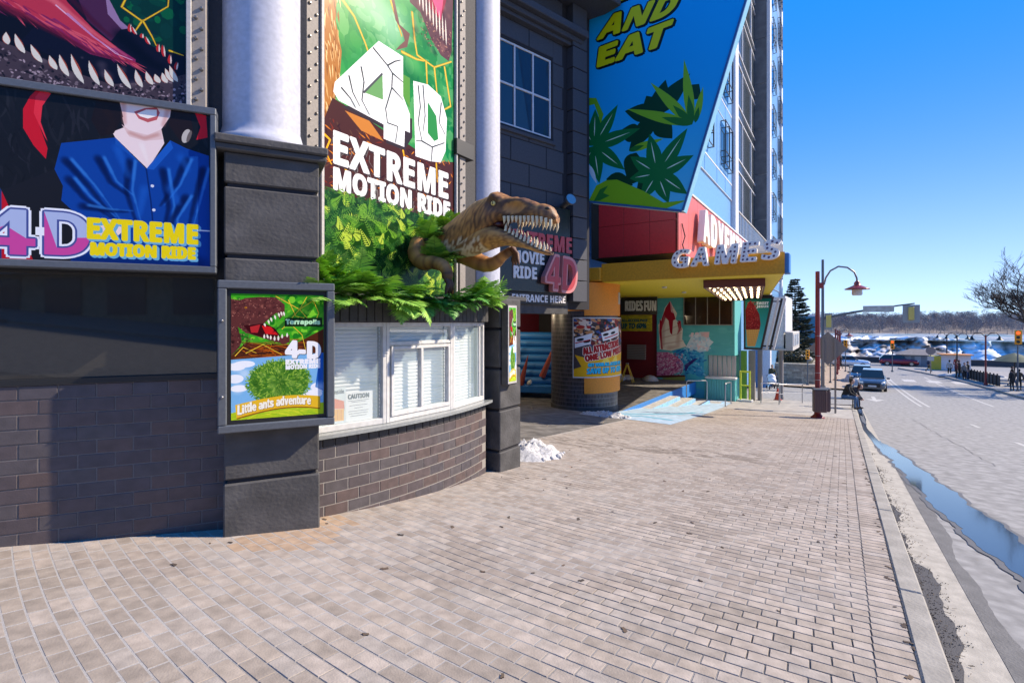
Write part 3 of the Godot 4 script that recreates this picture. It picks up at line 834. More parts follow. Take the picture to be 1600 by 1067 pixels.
# ---------------------------------------------------------------- camera, sky, sun
func make_light() -> void:
	var cam := Camera3D.new()
	cam.name = "camera"
	cam.projection = Camera3D.PROJECTION_FRUSTUM
	cam.near = 0.1; cam.far = 4000.0
	cam.size = 0.1 * 1067.0 / 800.0
	cam.frustum_offset = Vector2(0, -0.1 * 28.5 / 800.0)
	add_child(cam)
	cam.position = Vector3(0, 1.6, 0)
	cam.rotation.y = atan2(517.0, 800.0)
	cam.current = true
	var env := Environment.new()
	env.background_mode = Environment.BG_SKY
	var sm := ProceduralSkyMaterial.new()
	sm.sky_top_color = Color(0.05, 0.36, 0.65)
	sm.sky_horizon_color = Color(0.59, 0.68, 0.765)
	sm.sky_curve = 0.1
	sm.sky_energy_multiplier = 1.3
	sm.ground_bottom_color = Color(0.42, 0.4, 0.38)
	sm.ground_horizon_color = Color(0.66, 0.7, 0.74)
	sm.sun_angle_max = 1.0
	sm.sun_curve = 0.02
	var sky := Sky.new()
	sky.sky_material = sm
	env.sky = sky
	env.tonemap_mode = Environment.TONE_MAPPER_LINEAR
	env.tonemap_exposure = 1.65
	env.sdfgi_enabled = true; env.ssao_enabled = true; env.ssil_enabled = true
	var we := WorldEnvironment.new()
	we.name = "world_environment"
	we.environment = env
	add_child(we)
	var sun := DirectionalLight3D.new()
	sun.name = "sun"
	sun.light_energy = 1.6
	sun.light_color = Color(1.0, 0.93, 0.83)
	sun.light_angular_distance = 0.5
	sun.shadow_enabled = true
	add_child(sun)
	sun.look_at_from_position(SUN_TO * 50.0, Vector3.ZERO)

# ---------------------------------------------------------------- ground
func strip(g: G, x0: float, x1: float, z0: float, z1: float, dy: float, step := 1.0) -> void:
	var k := maxi(1, int(ceil((z0 - z1) / step)))
	for i in k:
		var a := lerpf(z0, z1, float(i) / k); var b := lerpf(z0, z1, float(i + 1) / k)
		g.quad(Vector3(x0, gy(a) + dy, a), Vector3(x1, gy(a) + dy, a), Vector3(x1, gy(b) + dy, b), Vector3(x0, gy(b) + dy, b))

func plaza_edge(z: float) -> float:
	var k := [[60.0, 10.6], [-48.0, 10.5], [-56.0, 10.35], [-63.0, 9.95], [-70.0, 9.2], [-76.5, 8.1], [-84.0, 6.2]]
	for i in k.size() - 1:
		if z >= k[i + 1][0]: return lerpf(k[i][1], k[i + 1][1], (z - k[i][0]) / (k[i + 1][0] - k[i][0]))
	return 6.2

func row_shift(x: float) -> float:
	var u := x - 0.15
	return -0.07 * u - 0.0261 * u * u

func left_edge(z: float) -> float:
	if z > -2.2: return -6.4
	if z > -6.0: return -4.75
	if z > -14.1: return -5.25
	return -3.95

func make_ground() -> void:
	var g := G.new()
	for i in 60:
		var a := 110.0 - i * 3.5; var b := a - 3.5
		for q in [[-400.0, -40.0], [-40.0, 40.0], [40.0, 400.0]]:
			g.quad(Vector3(q[0], gy(a) - 0.3, a), Vector3(q[1], gy(a) - 0.3, a), Vector3(q[1], gy(b) - 0.3, b), Vector3(q[0], gy(b) - 0.3, b))
	ground_piece("ground", g, M.asphalt)
	g = G.new()
	strip(g, 0.83, 11.2, 60, -98, -0.13)
	strip(g, -60, 0.83, -31.2, -46.5, -0.13)
	strip(g, 11.2, 60, -60, -98, -0.13)
	ground_piece("road", g, M.asphalt)
	# concrete gutter and kerb
	g = G.new()
	var gut := surf(lin(0.44, 0.41, 0.35), 0.85, M.t_blot, 0.8, M.n_rough, 0.4)
	strip(g, 0.48, 0.83, 60, -31, -0.124)
	ground_piece("gutter", g, gut)
	var kerb := G.new()
	strip(kerb, 0.352, 0.5, 60, -31, -0.16)
	var ko := ground_piece("kerb", kerb, M.concrete)
	for i in 14:
		g = G.new()
		var z := 6.0 - i * 2.7
		g.X = Transform3D(Basis(Vector3.RIGHT, -atan(0.083)), on(0.426, z - 1.35))
		g.box(Vector3(0, -0.07, 0), Vector3(0.148, 0.16, 2.69), 0.012)
		put(ko, "kerb_stone", g, M.concrete)
	# the bed the pavers lie in, then each paver
	g = G.new()
	# joints: filled to the brim with pale salt and sand on the shop side, washed out and dirty towards the kerb
	var jn := FastNoiseLite.new()
	jn.seed = 77; jn.frequency = 0.9; jn.fractal_octaves = 4
	var joint := func(x: float, z: float) -> Vector3: return Vector3(x, gy(z) - lerpf(0.0006, 0.008, clampf(0.68 + x * 0.24 + jn.get_noise_2d(x, z) * 0.9, 0, 1)), z)
	for i in 76:
		for k in 23:
			var z0 := 8.0 - i * 0.4; var z1 := z0 - 0.4; var x0 := -9.0 + k * 0.4065; var x1 := x0 + 0.4065
			var q := [joint.call(x0, z0), joint.call(x1, z0), joint.call(x1, z1), joint.call(x0, z1)]
			for m in [0, 2, 1, 0, 3, 2]:
				var p: Vector3 = q[m]
				g.col = Color(0.56, 0.53, 0.49).lerp(Color(0.17, 0.15, 0.13), clampf((gy(p.z) - p.y - 0.0006) / 0.0074, 0, 1))
				g.one(p, Vector3(0, 1, 0.083))
	var bed_mat := vcol(0.95)
	bed_mat.albedo_texture = M.t_speck
	bed_mat.uv1_triplanar = true; bed_mat.uv1_world_triplanar = true; bed_mat.uv1_scale = Vector3.ONE * 1.2
	var bed := ground_piece("pavement", g, bed_mat)
	make_pavers(bed)
	g = G.new()
	strip(g, -9, 0.352, -22.3, -31.2, -0.004)
	strip(g, -3.9, 0.352, -21.9, -22.3, 0.004)
	ground_piece("pavement_slab", g, surf(lin(0.42, 0.4, 0.37), 0.9, M.t_blot, 0.35, M.n_rough, 0.3))
	g = G.new()
	strip(g, 0.352, 0.36, -30.9, -31.2, -0.004)
	strip(g, -14, -5.25, -6.4, -14.2, 0.0)
	strip(g, -14, -6.2, -14.2, -17.0, 0.0)
	ground_piece("entrance_floor", g, M.asphalt_old)
	# far corner: walk below the stone wall and plaza on the other side
	g = G.new()
	strip(g, -40, 0.6, -46.5, -98, 0.0)
	ground_piece("lower_pavement", g, surf(lin(0.42, 0.34, 0.27), 0.9, M.t_blot, 0.3))
	g = G.new()
	for i in 26:
		var z := -46.0 - i * 2.0
		g.X = Transform3D(Basis.IDENTITY, on(0.66, z))
		g.box(Vector3(0, -0.07, 0), Vector3(0.15, 0.15, 1.99), 0.01)
	ground_piece("lower_kerb", g, M.concrete)
	g = G.new()
	for i in 150:
		var a := 60.0 - i; var b := a - 1.0
		if b < -84: break
		g.quad(Vector3(plaza_edge(a) + 0.08, gy(a), a), Vector3(60, gy(a), a), Vector3(60, gy(b), b), Vector3(plaza_edge(b) + 0.08, gy(b), b))
	ground_piece("plaza_pavement", g, surf(lin(0.34, 0.32, 0.3), 0.9, M.t_blot, 0.3))
	g = G.new()
	for i in 60:
		var z := 20.0 - i * 1.75
		g.X = Transform3D(Basis(Vector3.UP, atan(plaza_edge(z + 0.5) - plaza_edge(z - 0.5))) * Basis(Vector3.RIGHT, -atan((gy(z) - gy(z - 1.0)))), on(plaza_edge(z), z))
		g.box(Vector3(0, -0.06, 0), Vector3(0.17, 0.15, 1.74), 0.01)
	ground_piece("plaza_kerb", g, M.concrete)
	make_road_marks()
	make_gutter_debris()

func paver_mesh(tone: float, warm: float) -> ArrayMesh:
	var g := G.new()
	g.col = Color(0.415 * tone * (1 + warm * 0.5), 0.36 * tone, 0.306 * tone * (1 - warm * 0.5))
	var a := 0.0955; var b := 0.0454; var e := 0.0016
	var t := [Vector3(-a + e, 0, b - e), Vector3(a - e, 0, b - e), Vector3(a - e, 0, -b + e), Vector3(-a + e, 0, -b + e)]
	var m := [Vector3(-a, -e, b), Vector3(a, -e, b), Vector3(a, -e, -b), Vector3(-a, -e, -b)]
	var l := [Vector3(-a, -0.03, b), Vector3(a, -0.03, b), Vector3(a, -0.03, -b), Vector3(-a, -0.03, -b)]
	g.quad(t[0], t[1], t[2], t[3])
	for i in 4:
		var j := (i + 1) % 4
		g.quad(m[i], m[j], t[j], t[i]); g.quad(l[i], l[j], m[j], m[i])
	return g.mesh()

func make_pavers(bed: Node3D) -> void:
	var pm := vcol(0.88)
	pm.albedo_texture = M.t_blot
	pm.uv1_triplanar = true; pm.uv1_world_triplanar = true; pm.uv1_scale = Vector3.ONE * 1.1
	pm.normal_enabled = true; pm.normal_texture = M.n_rough; pm.normal_scale = 0.5
	var kinds := []
	for i in 8: kinds.append(paver_mesh([0.93, 0.97, 1.0, 1.03, 1.1, 0.82, 0.92, 0.6][i], [0.0, 0.05, -0.04, 0.03, 0.0, 0.05, 0.42, 0.08][i]))
	var stain := FastNoiseLite.new()
	stain.seed = 12; stain.frequency = 0.55; stain.fractal_octaves = 4
	var all := []
	var th := atan2(517.0, 800.0)
	var tilt := Basis(Vector3.RIGHT, -atan(0.083))
	for r in 224:
		var z0 := 0.35 - r * 0.1005
		var soldier := 0.249
		var xs := [soldier]
		var x := 0.15 - (0.0 if r % 2 else 0.1) - 0.1
		if r % 2 == 0: xs.append(0.1)
		var le := left_edge(z0)
		while x > le:
			xs.append(x); x -= 0.2005
		for px in xs:
			var z: float = z0 + (row_shift(px) if px < 0.2 else row_shift(0.15) - 0.03)
			if z < -22.2: continue
			var slope := -0.07 - 0.0522 * (minf(px, 0.15) - 0.15)
			var half: bool = px == 0.1 and r % 2 == 0
			var b := tilt * Basis(Vector3.UP, -atan(slope)) * Basis(Vector3.RIGHT, rng.randf_range(-0.003, 0.003)) * Basis(Vector3.BACK, rng.randf_range(-0.003, 0.003))
			if half: b = b * Basis.from_scale(Vector3(0.48, 1, 1))
			var p := Vector3(px, gy(z) + rng.randf_range(-0.0002, 0.0008), z)
			var d: float = -sin(th) * px - cos(th) * z
			var sx: float = (cos(th) * px - sin(th) * z) / d * 800.0 + 800.0
			var sy := 505.0 + (1.6 - p.y) / d * 800.0
			var seen := d > 0.5 and sx > -30 and sx < 1630 and sy < 1085
			var dirt: float = stain.get_noise_2d(px, z)
			var kind := rng.randi() % 6
			if dirt > 0.22 and rng.randf() < 0.6: kind = 5
			if dirt < -0.28 and rng.randf() < 0.5: kind = 4
			# rust below the pillar, melt stains running out from the way in
			if Vector2(px + 4.0, (z + 2.75) * 0.8).length() < 0.42 + 0.25 * dirt: kind = 6
			var run: float = z + 9.3 + (px + 4.0) * 0.35
			if absf(run) < 0.55 + dirt and px > -5.0 and px < -1.2 and rng.randf() < 0.5: kind = 7
			all.append([d if seen else 100.0 + absf(d), Transform3D(b, p), kind])
	all.sort_custom(func(a, b): return a[0] < b[0])
	for i in 300: put(bed, "paver", kinds[all[i][2]], pm, all[i][1])
	var mm := MultiMesh.new()
	mm.transform_format = MultiMesh.TRANSFORM_3D
	mm.use_colors = true
	mm.mesh = paver_mesh(1.0, 0.0)
	mm.instance_count = all.size() - 300
	for i in all.size() - 300:
		mm.set_instance_transform(i, all[i + 300][1])
		var t: float = [0.93, 0.97, 1.0, 1.03, 1.1, 0.82, 0.92, 0.6][all[i + 300][2]]
		var w: float = [0.0, 0.025, -0.02, 0.015, 0.0, 0.025, 0.2, 0.04][all[i + 300][2]]
		mm.set_instance_color(i, Color(t * (1 + w), t, t * (1 - w)))
	var o := MultiMeshInstance3D.new()
	o.name = "paver_field"
	o.multimesh = mm
	o.material_override = pm
	o.set_meta("kind", "stuff")
	bed.add_child(o)

func flat_poly(g: G, pts: Array, dy: float) -> void:
	var p := PackedVector2Array()
	for i in range(0, pts.size(), 2): p.push_back(Vector2(pts[i], pts[i + 1]))
	var t := Geometry2D.triangulate_polygon(p)
	for i in range(0, t.size(), 3):
		var q := []
		for k in 3: q.append(Vector3(p[t[i + k]].x, gy(p[t[i + k]].y) + dy, p[t[i + k]].y))
		if (q[1] - q[0]).cross(q[2] - q[0]).y < 0: q = [q[0], q[2], q[1]]
		g.tri(q[0], q[1], q[2])

func make_road_marks() -> void:
	var wm := surf(lin(0.62, 0.61, 0.58), 0.8, M.t_speck, 0.7)
	var g := G.new()
	for q in [[4.1, -12.5], [4.1, -18.6], [4.1, -24.7], [7.4, -16.0], [7.4, -22.0], [7.4, -28.0]]: strip(g, q[0], q[0] + 0.1, q[1], q[1] - 1.4, -0.126)
	for q in [[3.6, 3.72, -36, -62], [3.95, 4.07, -36, -62], [7.3, 7.42, -40, -70]]: strip(g, q[0], q[1], q[2], q[3], -0.126)
	for i in 5: flat_poly(g, [1.2 + i * 1.9, -62.0, 2.2 + i * 1.9, -62.0, 2.2 + i * 1.9, -65.0, 1.2 + i * 1.9, -65.0], -0.126)
	flat_poly(g, [1.6, -42, 1.8, -42, 1.8, -39.5, 2.2, -39.5, 1.7, -37.5, 1.2, -39.5, 1.6, -39.5], -0.126)
	ground_piece("road_marking", g, wm)
	# sealed cracks
	g = G.new()
	for q in [[2.6, -14.0, 2.4, -26.0], [5.6, -8.0, 5.9, -30.0], [1.0, -17.0, 9.0, -18.4], [1.0, -26.0, 9.5, -25.2], [6.0, -33.0, 6.3, -60.0], [1.0, -38.0, 10.0, -39.5]]:
		var n := 26
		var last := Vector2(q[0], q[1])
		for i in n:
			var nx := Vector2(lerpf(q[0], q[2], (i + 1.0) / n), lerpf(q[1], q[3], (i + 1.0) / n)) + Vector2(rng.randf_range(-0.06, 0.06), rng.randf_range(-0.06, 0.06))
			var w := (nx - last).orthogonal().normalized() * rng.randf_range(0.004, 0.01)
			flat_poly(g, [last.x + w.x, last.y + w.y, nx.x + w.x, nx.y + w.y, nx.x - w.x, nx.y - w.y, last.x - w.x, last.y - w.y], -0.1225)
			last = nx
	ground_piece("road_cracks", g, mat(lin(0.18, 0.175, 0.17), 0.85))
	# meltwater: a wet run from the gutter out over the asphalt, and the damp edge beside the gutter
	var wet := mat(lin(0.02, 0.026, 0.035), 0.06)
	wet.metallic_specular = 0.75
	wet.normal_enabled = true; wet.normal_texture = M.n_fine; wet.normal_scale = 0.05
	wet.uv1_triplanar = true; wet.uv1_world_triplanar = true
	g = G.new()
	var edge := [[0.6, -30.5], [0.57, -24.0], [0.55, -19.3], [0.7, -14.9], [0.87, -12.5], [0.96, -10.2], [1.08, -8.2], [1.22, -7.0], [1.31, -6.1], [1.5, -4.6], [1.9, -2.0], [2.4, 1.0]]
	var edge2 := [[0.8, -30.5], [0.76, -24.0], [0.66, -20.3], [0.8, -16.6], [0.98, -15.6], [1.28, -11.75], [1.49, -9.3], [1.64, -7.6], [1.74, -6.6], [1.98, -4.6], [2.45, -2.0], [3.0, 1.0]]
	var pts := []
	var fine := []
	for side in 2:
		var src: Array = edge if side == 0 else edge2
		var run := []
		for i in src.size() - 1:
			var bits := 5 if i < 3 else 14
			for k in bits:
				var t := float(k) / bits
				var zz := lerpf(src[i][1], src[i + 1][1], t)
				run.append([lerpf(src[i][0], src[i + 1][0], t) + (0.03 * sin(zz * 3.7 + side) + 0.018 * sin(zz * 11.0) + rng.randf_range(-0.014, 0.014)) * (0.2 if i < 3 else 1.0), zz])
		if side: run.reverse()
		fine.append_array(run)
	for q in fine: pts.append_array(q)
	var damp := []
	for i in fine.size(): damp.append_array([fine[i][0] + (-0.06 if i < fine.size() / 2 else 0.05) * (0.0 if fine[i][1] < -15.0 else 1.0) + rng.randf_range(-0.008, 0.008), fine[i][1]])
	var dg := G.new()
	flat_poly(dg, damp, -0.1215)
	ground_piece("damp_margin", dg, surf(lin(0.14, 0.138, 0.135), 0.6, M.t_speck, 1.2))
	flat_poly(g, pts, -0.119)
	ground_piece("meltwater", g, wet)
	g = G.new()
	pts = []
	for i in 40: pts.append_array([0.835, -12.5 + i * 0.4])
	for i in 160:
		var z := 3.1 - i * 0.0975
		pts.append_array([maxf(0.85, 0.97 + 0.035 * sin(z * 1.3) + 0.02 * sin(z * 4.1) + rng.randf_range(-0.008, 0.008)), z])
	flat_poly(g, pts, -0.1265)
	ground_piece("damp_asphalt", g, surf(lin(0.15, 0.148, 0.145), 0.8, M.t_blot, 0.6, M.n_rough, 0.6))

func make_gutter_debris() -> void:
	var g := G.new()
	for i in 5200:
		var z := -0.8 - pow(rng.randf(), 1.5) * 13.0
		var edge := 0.66 + 0.06 * sin(z * 2.1) + 0.04 * sin(z * 5.3) - 0.008 * -z
		var x := 0.5 + absf(rng.randf() * rng.randf()) * (edge - 0.48) * 1.3
		var k := rng.randf_range(0.002, 0.006)
		g.col = Color(0.05, 0.045, 0.04).lerp(Color(0.13, 0.11, 0.09), rng.randf())
		g.X = Transform3D(Basis.from_euler(Vector3(rng.randf() * 3, rng.randf() * 6, rng.randf() * 3)), Vector3(x, gy(z) - 0.121 + k * 0.3, z))
		g.box(Vector3.ZERO, Vector3(k * rng.randf_range(1, 2.6), k * 0.7, k))
	for i in 260:
		var z := -0.8 - rng.randf() * 10.0
		var x := rng.randf_range(0.52, 0.72)
		g.col = Color(0.06, 0.045, 0.03).lerp(Color(0.14, 0.1, 0.06), rng.randf())
		g.X = Transform3D(Basis.from_euler(Vector3(rng.randf_range(-0.2, 0.2), rng.randf() * 6, rng.randf_range(-0.2, 0.2))), Vector3(x, gy(z) - 0.112, z))
		g.box(Vector3.ZERO, Vector3(rng.randf_range(0.008, 0.03), 0.002, 0.003))
	var o := put(self, "gutter_grit", g, vcol(0.9))
	tag(o, "dark grit and leaf litter lying in the concrete gutter", "grit")
	o.set_meta("kind", "stuff")
	# the silt the grit lies in
	g = G.new()
	var pts := []
	for i in 60: pts.append_array([0.482, -14.0 + i * 0.25])
	for i in 240:
		var z := 0.75 - i * 0.0615
		pts.append_array([maxf(0.49, 0.655 + 0.03 * sin(z * 2.1) + 0.025 * sin(z * 5.3) + 0.012 * sin(z * 17.0) + rng.randf_range(-0.006, 0.006) + (0.004 if z > -6.0 else 0.012) * z), z])
	flat_poly(g, pts, -0.1205)
	ground_piece("gutter_silt", g, surf(lin(0.075, 0.072, 0.075), 0.7, M.t_speck, 1.5, M.n_rough, 1.0))
	# leaves and scraps on the pavers
	g = G.new()
	for i in 150:
		var x := rng.randf_range(-4.4, 0.2); var z := -1.2 - rng.randf() * 11.0
		if i < 60:
			x = rng.randf_range(0.3, 0.36); z = -3 - rng.randf() * 14.0
		g.col = Color(0.05, 0.04, 0.035).lerp(Color(0.13, 0.09, 0.06), rng.randf())
		g.X = Transform3D(Basis.from_euler(Vector3(-0.08, rng.randf() * 6, 0)), Vector3(x, gy(z) + 0.004, z))
		var k := rng.randf_range(0.008, 0.024)
		g.box(Vector3.ZERO, Vector3(k * 2, 0.003, k)); g.box(Vector3(k, 0.0005, k * 0.5), Vector3(k, 0.0032, k * 0.7))
	o = put(self, "leaf_scraps", g, vcol(0.9))
	tag(o, "brown leaf scraps scattered over the pavers", "leaves")
	o.set_meta("kind", "stuff")

# ---------------------------------------------------------------- the dark ride building
func bay(t: float, out := 0.0) -> Vector3:
	var a := Vector3(-4.24, 0, -3.02); var b := Vector3(-4.17, 0, -5.78)
	var p := a.lerp(b, t) + Vector3(0.19 * 4 * t * (1 - t), 0, 0)
	return p + bay_n(t) * out
func bay_n(t: float) -> Vector3:
	var d := Vector3(0.07 + 0.19 * 4 * (1 - 2 * t), 0, -2.76).normalized()
	return d.cross(Vector3.UP)

func make_ride_building() -> void:
	var b := thing("attraction_building", "dark grey stucco amusement building with brick base and pale round columns", "building", Vector3(-5.2, -0.2, -3.4))
	b.set_meta("label", "dark grey stucco amusement building with brick base and pale round columns")
	var inv := b.transform.affine_inverse()
	var F := wall_frame(Vector3(-4.5, 0, -2.45), 0.55, -0.835)
	# brick wall on the left
	var g := G.new()
	g.X = F
	g.span(-5.5, 0.25, -0.6, 1.12, -0.35, -0.004)
	var w := wput(b, "brick_wall", g, M.mortar_shaded)
	var kinds := []
	for i in 3:
		g = G.new()
		g.box(Vector3.ZERO, Vector3([0.233, 0.233, 0.111][i], 0.104, 0.06), 0.003)
		kinds.append(g.mesh())
	for r in 14:
		var y := 1.12 - 0.0565 - r * 0.113
		var x := 0.12 - (0.121 if r % 2 else 0.0)
		while x > -2.3:
			put(w, "brick", kinds[0], M.brick[rng.randi() % 5], w.transform.affine_inverse() * inv * F * Transform3D(Basis.IDENTITY, Vector3(x, y, -0.03 + rng.randf_range(-0.002, 0.002))))
			x -= 0.2425
	# tinted shop window with black frame
	g = G.new(); g.X = F
	g.span(-5.5, -0.06, 1.121, 1.165, -0.14, 0.012); g.span(-5.5, -0.06, 2.0, 2.16, -0.14, 0.012)
	g.span(-0.13, -0.06, 1.165, 2.0, -0.14, 0.012); g.span(-2.6, -2.52, 1.165, 2.0, -0.14, 0.01)
	var win := wput(b, "shop_window", g, M.black)
	g = G.new(); g.X = F
	g.span(-5.5, -0.13, 1.165, 2.0, -0.06, -0.05)
	put(win, "pane", g, M.tint, win.transform.affine_inverse() * inv)
	# upper wall behind the boards
	g = G.new(); g.X = F
	g.span(-7.0, 0.6, 2.16, 11.5, -0.6, -0.05)
	wput(b, "wall", g, M.stucco_dark)
	g = G.new()
	g.span(-5.9, -4.72, 1.95, 11.5, -2.8, -6.4)
	wput(b, "wall", g, M.stucco_dark)
	# body of the building behind everything
	g = G.new()
	g.span(-22, -5.2, -0.9, 11.5, -2.9, -5.9)
	g.span(-22, -9.5, 2.2, 11.5, -5.9, -13.0)
	wput(b, "wall", g, M.stucco_dark)
	make_pillars(b)
	make_bay(b)
	make_side_wall(b)

func make_pillars(b: Node3D) -> void:
	var F := wall_frame(Vector3(-4.155, 0, -2.625), 0.5, -0.866)
	var g := G.new(); g.X = F
	g.span(-0.365, 0.335, -0.6, 3.0, -0.68, -0.022)
	var core := wput(b, "pillar", g, M.groove)
	for q in [[-0.6, 0.245, 0.006], [0.28, 1.17, 0], [1.205, 2.15, 0], [2.185, 2.75, 0], [2.785, 3.045, 0]]:
		g = G.new(); g.X = F
		g.span(-0.39 - q[2], 0.36 + q[2], q[0], q[1], -0.7, 0.0 + q[2], 0.012)
		put(core, "pillar_block", g, M.stucco, core.transform.affine_inverse() * b.transform.affine_inverse())
	g = G.new(); g.X = F
	g.span(-0.45, 0.42, 3.045, 3.1, -0.76, 0.05, 0.01); g.span(-0.46, 0.43, 3.1, 3.17, -0.78, 0.075, 0.012)
	put(core, "cap", g, M.stucco, core.transform.affine_inverse() * b.transform.affine_inverse())
	var at := F * Vector3(-0.09, 0, -0.36)
	g = G.new()
	g.lathe(at, [Vector2(0.4, 3.171), Vector2(0.405, 3.2), Vector2(0.395, 3.235), Vector2(0.36, 3.25), Vector2(0.35, 3.29), Vector2(0.338, 3.34), Vector2(0.338, 11.0)], 48)
	wput(b, "column", g, M.column)
	# second pillar beside the ticket window
	g = G.new()
	g.span(-4.9, -4.065, -0.9, 1.9, -5.965, -6.46)
	core = wput(b, "pillar", g, M.groove)
	for q in [[-0.9, -0.225], [-0.19, 0.355], [0.39, 0.945], [0.98, 1.505], [1.54, 1.95]]:
		g = G.new()
		g.span(-5.0, -4.04, q[0], q[1], -5.94, -6.49, 0.012)
		put(core, "pillar_block", g, M.stucco, core.transform.affine_inverse() * b.transform.affine_inverse())
	g = G.new()
	g.span(-5.6, -4.3, 1.95, 2.02, -5.95, -7.1, 0.01); g.span(-5.6, -4.75, -0.9, 1.95, -6.5, -7.0)
	put(core, "cap", g, M.stucco_dark, core.transform.affine_inverse() * b.transform.affine_inverse())
	g = G.new()
	g.lathe(Vector3(-4.83, 0, -6.57), [Vector2(0.36, 2.02), Vector2(0.36, 2.07), Vector2(0.32, 2.11), Vector2(0.3, 2.17), Vector2(0.3, 11.0)], 48)
	wput(b, "column", g, M.column)

func make_bay(b: Node3D) -> void:
	var inv := b.transform.affine_inverse()
	# curved brick base
	var g := G.new()
	for i in 24:
		var t0 := i / 24.0; var t1 := (i + 1) / 24.0
		var a := bay(t0, -0.003); var c := bay(t1, -0.003)
		g.quad(a + Vector3(0, -0.8, 0), c + Vector3(0, -0.8, 0), c + Vector3(0, 0.5, 0), a + Vector3(0, 0.5, 0))
	g.span(-4.9, -4.25, -0.8, 0.5, -3.0, -5.8)
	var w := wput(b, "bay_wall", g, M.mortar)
	var winv := w.transform.affine_inverse() * inv
	g = G.new(); g.box(Vector3.ZERO, Vector3(0.233, 0.104, 0.05), 0.003)
	var bm := g.mesh()
	g = G.new(); g.box(Vector3.ZERO, Vector3(0.114, 0.092, 0.06), 0.006)
	var hm := g.mesh()
	var length := 2.80
	for r in 9:
		var s := 0.02 if r % 2 else 0.135
		while s < length:
			var t := s / length
			put(w, "brick", bm, M.brick[rng.randi() % 5], winv * (wall_frame(bay(t, -0.025 + rng.randf_range(-0.0015, 0.0015)) + Vector3(0, 0.345 - r * 0.113, 0), -bay_n(t).z, bay_n(t).x) * Transform3D(Basis(Vector3.UP, PI), Vector3.ZERO)))
			s += 0.2425
	var dark := surf(lin(0.035, 0.033, 0.036), 0.5, M.t_blot, 1.0, M.n_rough, 0.2)
	for k in 23:
		var t := (0.06 + k * 0.121) / length
		put(w, "brick", hm, dark, winv * (wall_frame(bay(t, -0.02) + Vector3(0, 0.45, 0), -bay_n(t).z, bay_n(t).x) * Transform3D(Basis(Vector3.UP, PI), Vector3.ZERO)))
	# stone sill
	g = G.new()
	for part in 3:
		var r := []
		for i in 9:
			var t := -0.015 + (part + i / 8.0) / 3.0 * 1.03
			var o := bay(t, 0.085); var n := bay(t, -0.16)
			r.append([o, n])
		for i in 8:
			var a: Vector3 = r[i][0]; var c: Vector3 = r[i + 1][0]; var d: Vector3 = r[i + 1][1]; var e: Vector3 = r[i][1]
			var up := Vector3(0, 0.535, 0); var lo := Vector3(0, 0.499, 0)
			g.quad(a + lo, c + lo, c + up, a + up); g.quad(a + up, c + up, d + up, e + up); g.quad(c + lo, a + lo, e + lo, d + lo)
	wput(b, "sill", g, M.sill)
	# three flat windows
	var V := [bay(0.0, -0.02), bay(0.3, -0.02), bay(0.69, -0.02), bay(1.0, -0.02)]
	for k in 3:
		var p: Vector3 = V[k]; var q: Vector3 = V[k + 1]
		var d := (q - p)
		var L := d.length()
		var F := wall_frame(p, d.x, d.z)
		g = G.new(); g.X = F
		var y0 := 0.536; var y1 := 1.61
		g.span(0.002, 0.045, y0, y1, -0.07, 0.0, 0.004); g.span(L - 0.045, L - 0.002, y0, y1, -0.07, 0.0, 0.004)
		g.span(0.045, L - 0.045, y0, y0 + 0.06, -0.07, -0.001, 0.004); g.span(0.045, L - 0.045, y1 - 0.045, y1, -0.07, -0.001, 0.004)
		if k == 1:
			g.span(0.045, L - 0.045, 1.36, 1.4, -0.065, -0.003, 0.004)
			g.span(0.06, L - 0.06, 1.315, 1.35, -0.06, 0.012, 0.004); g.span(0.06, L - 0.06, y0 + 0.06, y0 + 0.105, -0.05, 0.012, 0.004)
			for x in [0.06, L * 0.5 - 0.03, L - 0.1]: g.span(x, x + 0.04, y0 + 0.105, 1.315, -0.05, 0.012, 0.004)
		elif k == 2:
			g.span(L - 0.13, L - 0.1, y0 + 0.06, y1 - 0.045, -0.05, -0.012, 0.004)
		var win := wput(b, "ticket_window", g, M.white)
		g = G.new(); g.X = F
		g.span(0.03, L - 0.03, y0 + 0.03, y1 - 0.02, -0.034, -0.03)
		put(win, "pane", g, M.pane, win.transform.affine_inverse() * inv)
		# closed roller shutter behind the glass
		g = G.new(); g.X = F
		var sy := y0
		while sy < y1 - 0.02:
			var r := []
			for e in [0.03, L - 0.03]:
				var ring := PackedVector3Array()
				for m in 6:
					var a := m / 5.0
					ring.push_back(Vector3(e, sy + 0.04 * (1 - a), -0.155 + sin(a * PI) * 0.011))
				r.append(ring)
			g.rings(r, false)
			sy += 0.04
		put(win, "roller_shutter", g, M.shutter, win.transform.affine_inverse() * inv)
		if k == 0:
			for q2 in [["notice", 0.1, 0.4, 0.6, 0.96, art_notice()], ["caution_notice", 0.38, 0.7, 0.6, 0.9, art_caution()]]:
				g = G.new(); g.X = F
				g.quad(Vector3(q2[1], q2[3], -0.037), Vector3(q2[2], q2[3], -0.037), Vector3(q2[2], q2[4], -0.037), Vector3(q2[1], q2[4], -0.037))
				put(win, q2[0], g, print_mat(q2[5], 0.7), win.transform.affine_inverse() * inv)
	# reveal ends and head
	g = G.new()
	g.span(-4.9, -4.41, 0.5, 1.95, -2.7, -5.9)
	wput(b, "bay_core", g, M.stucco_dark)
	# boarded fascia above
	g = G.new()
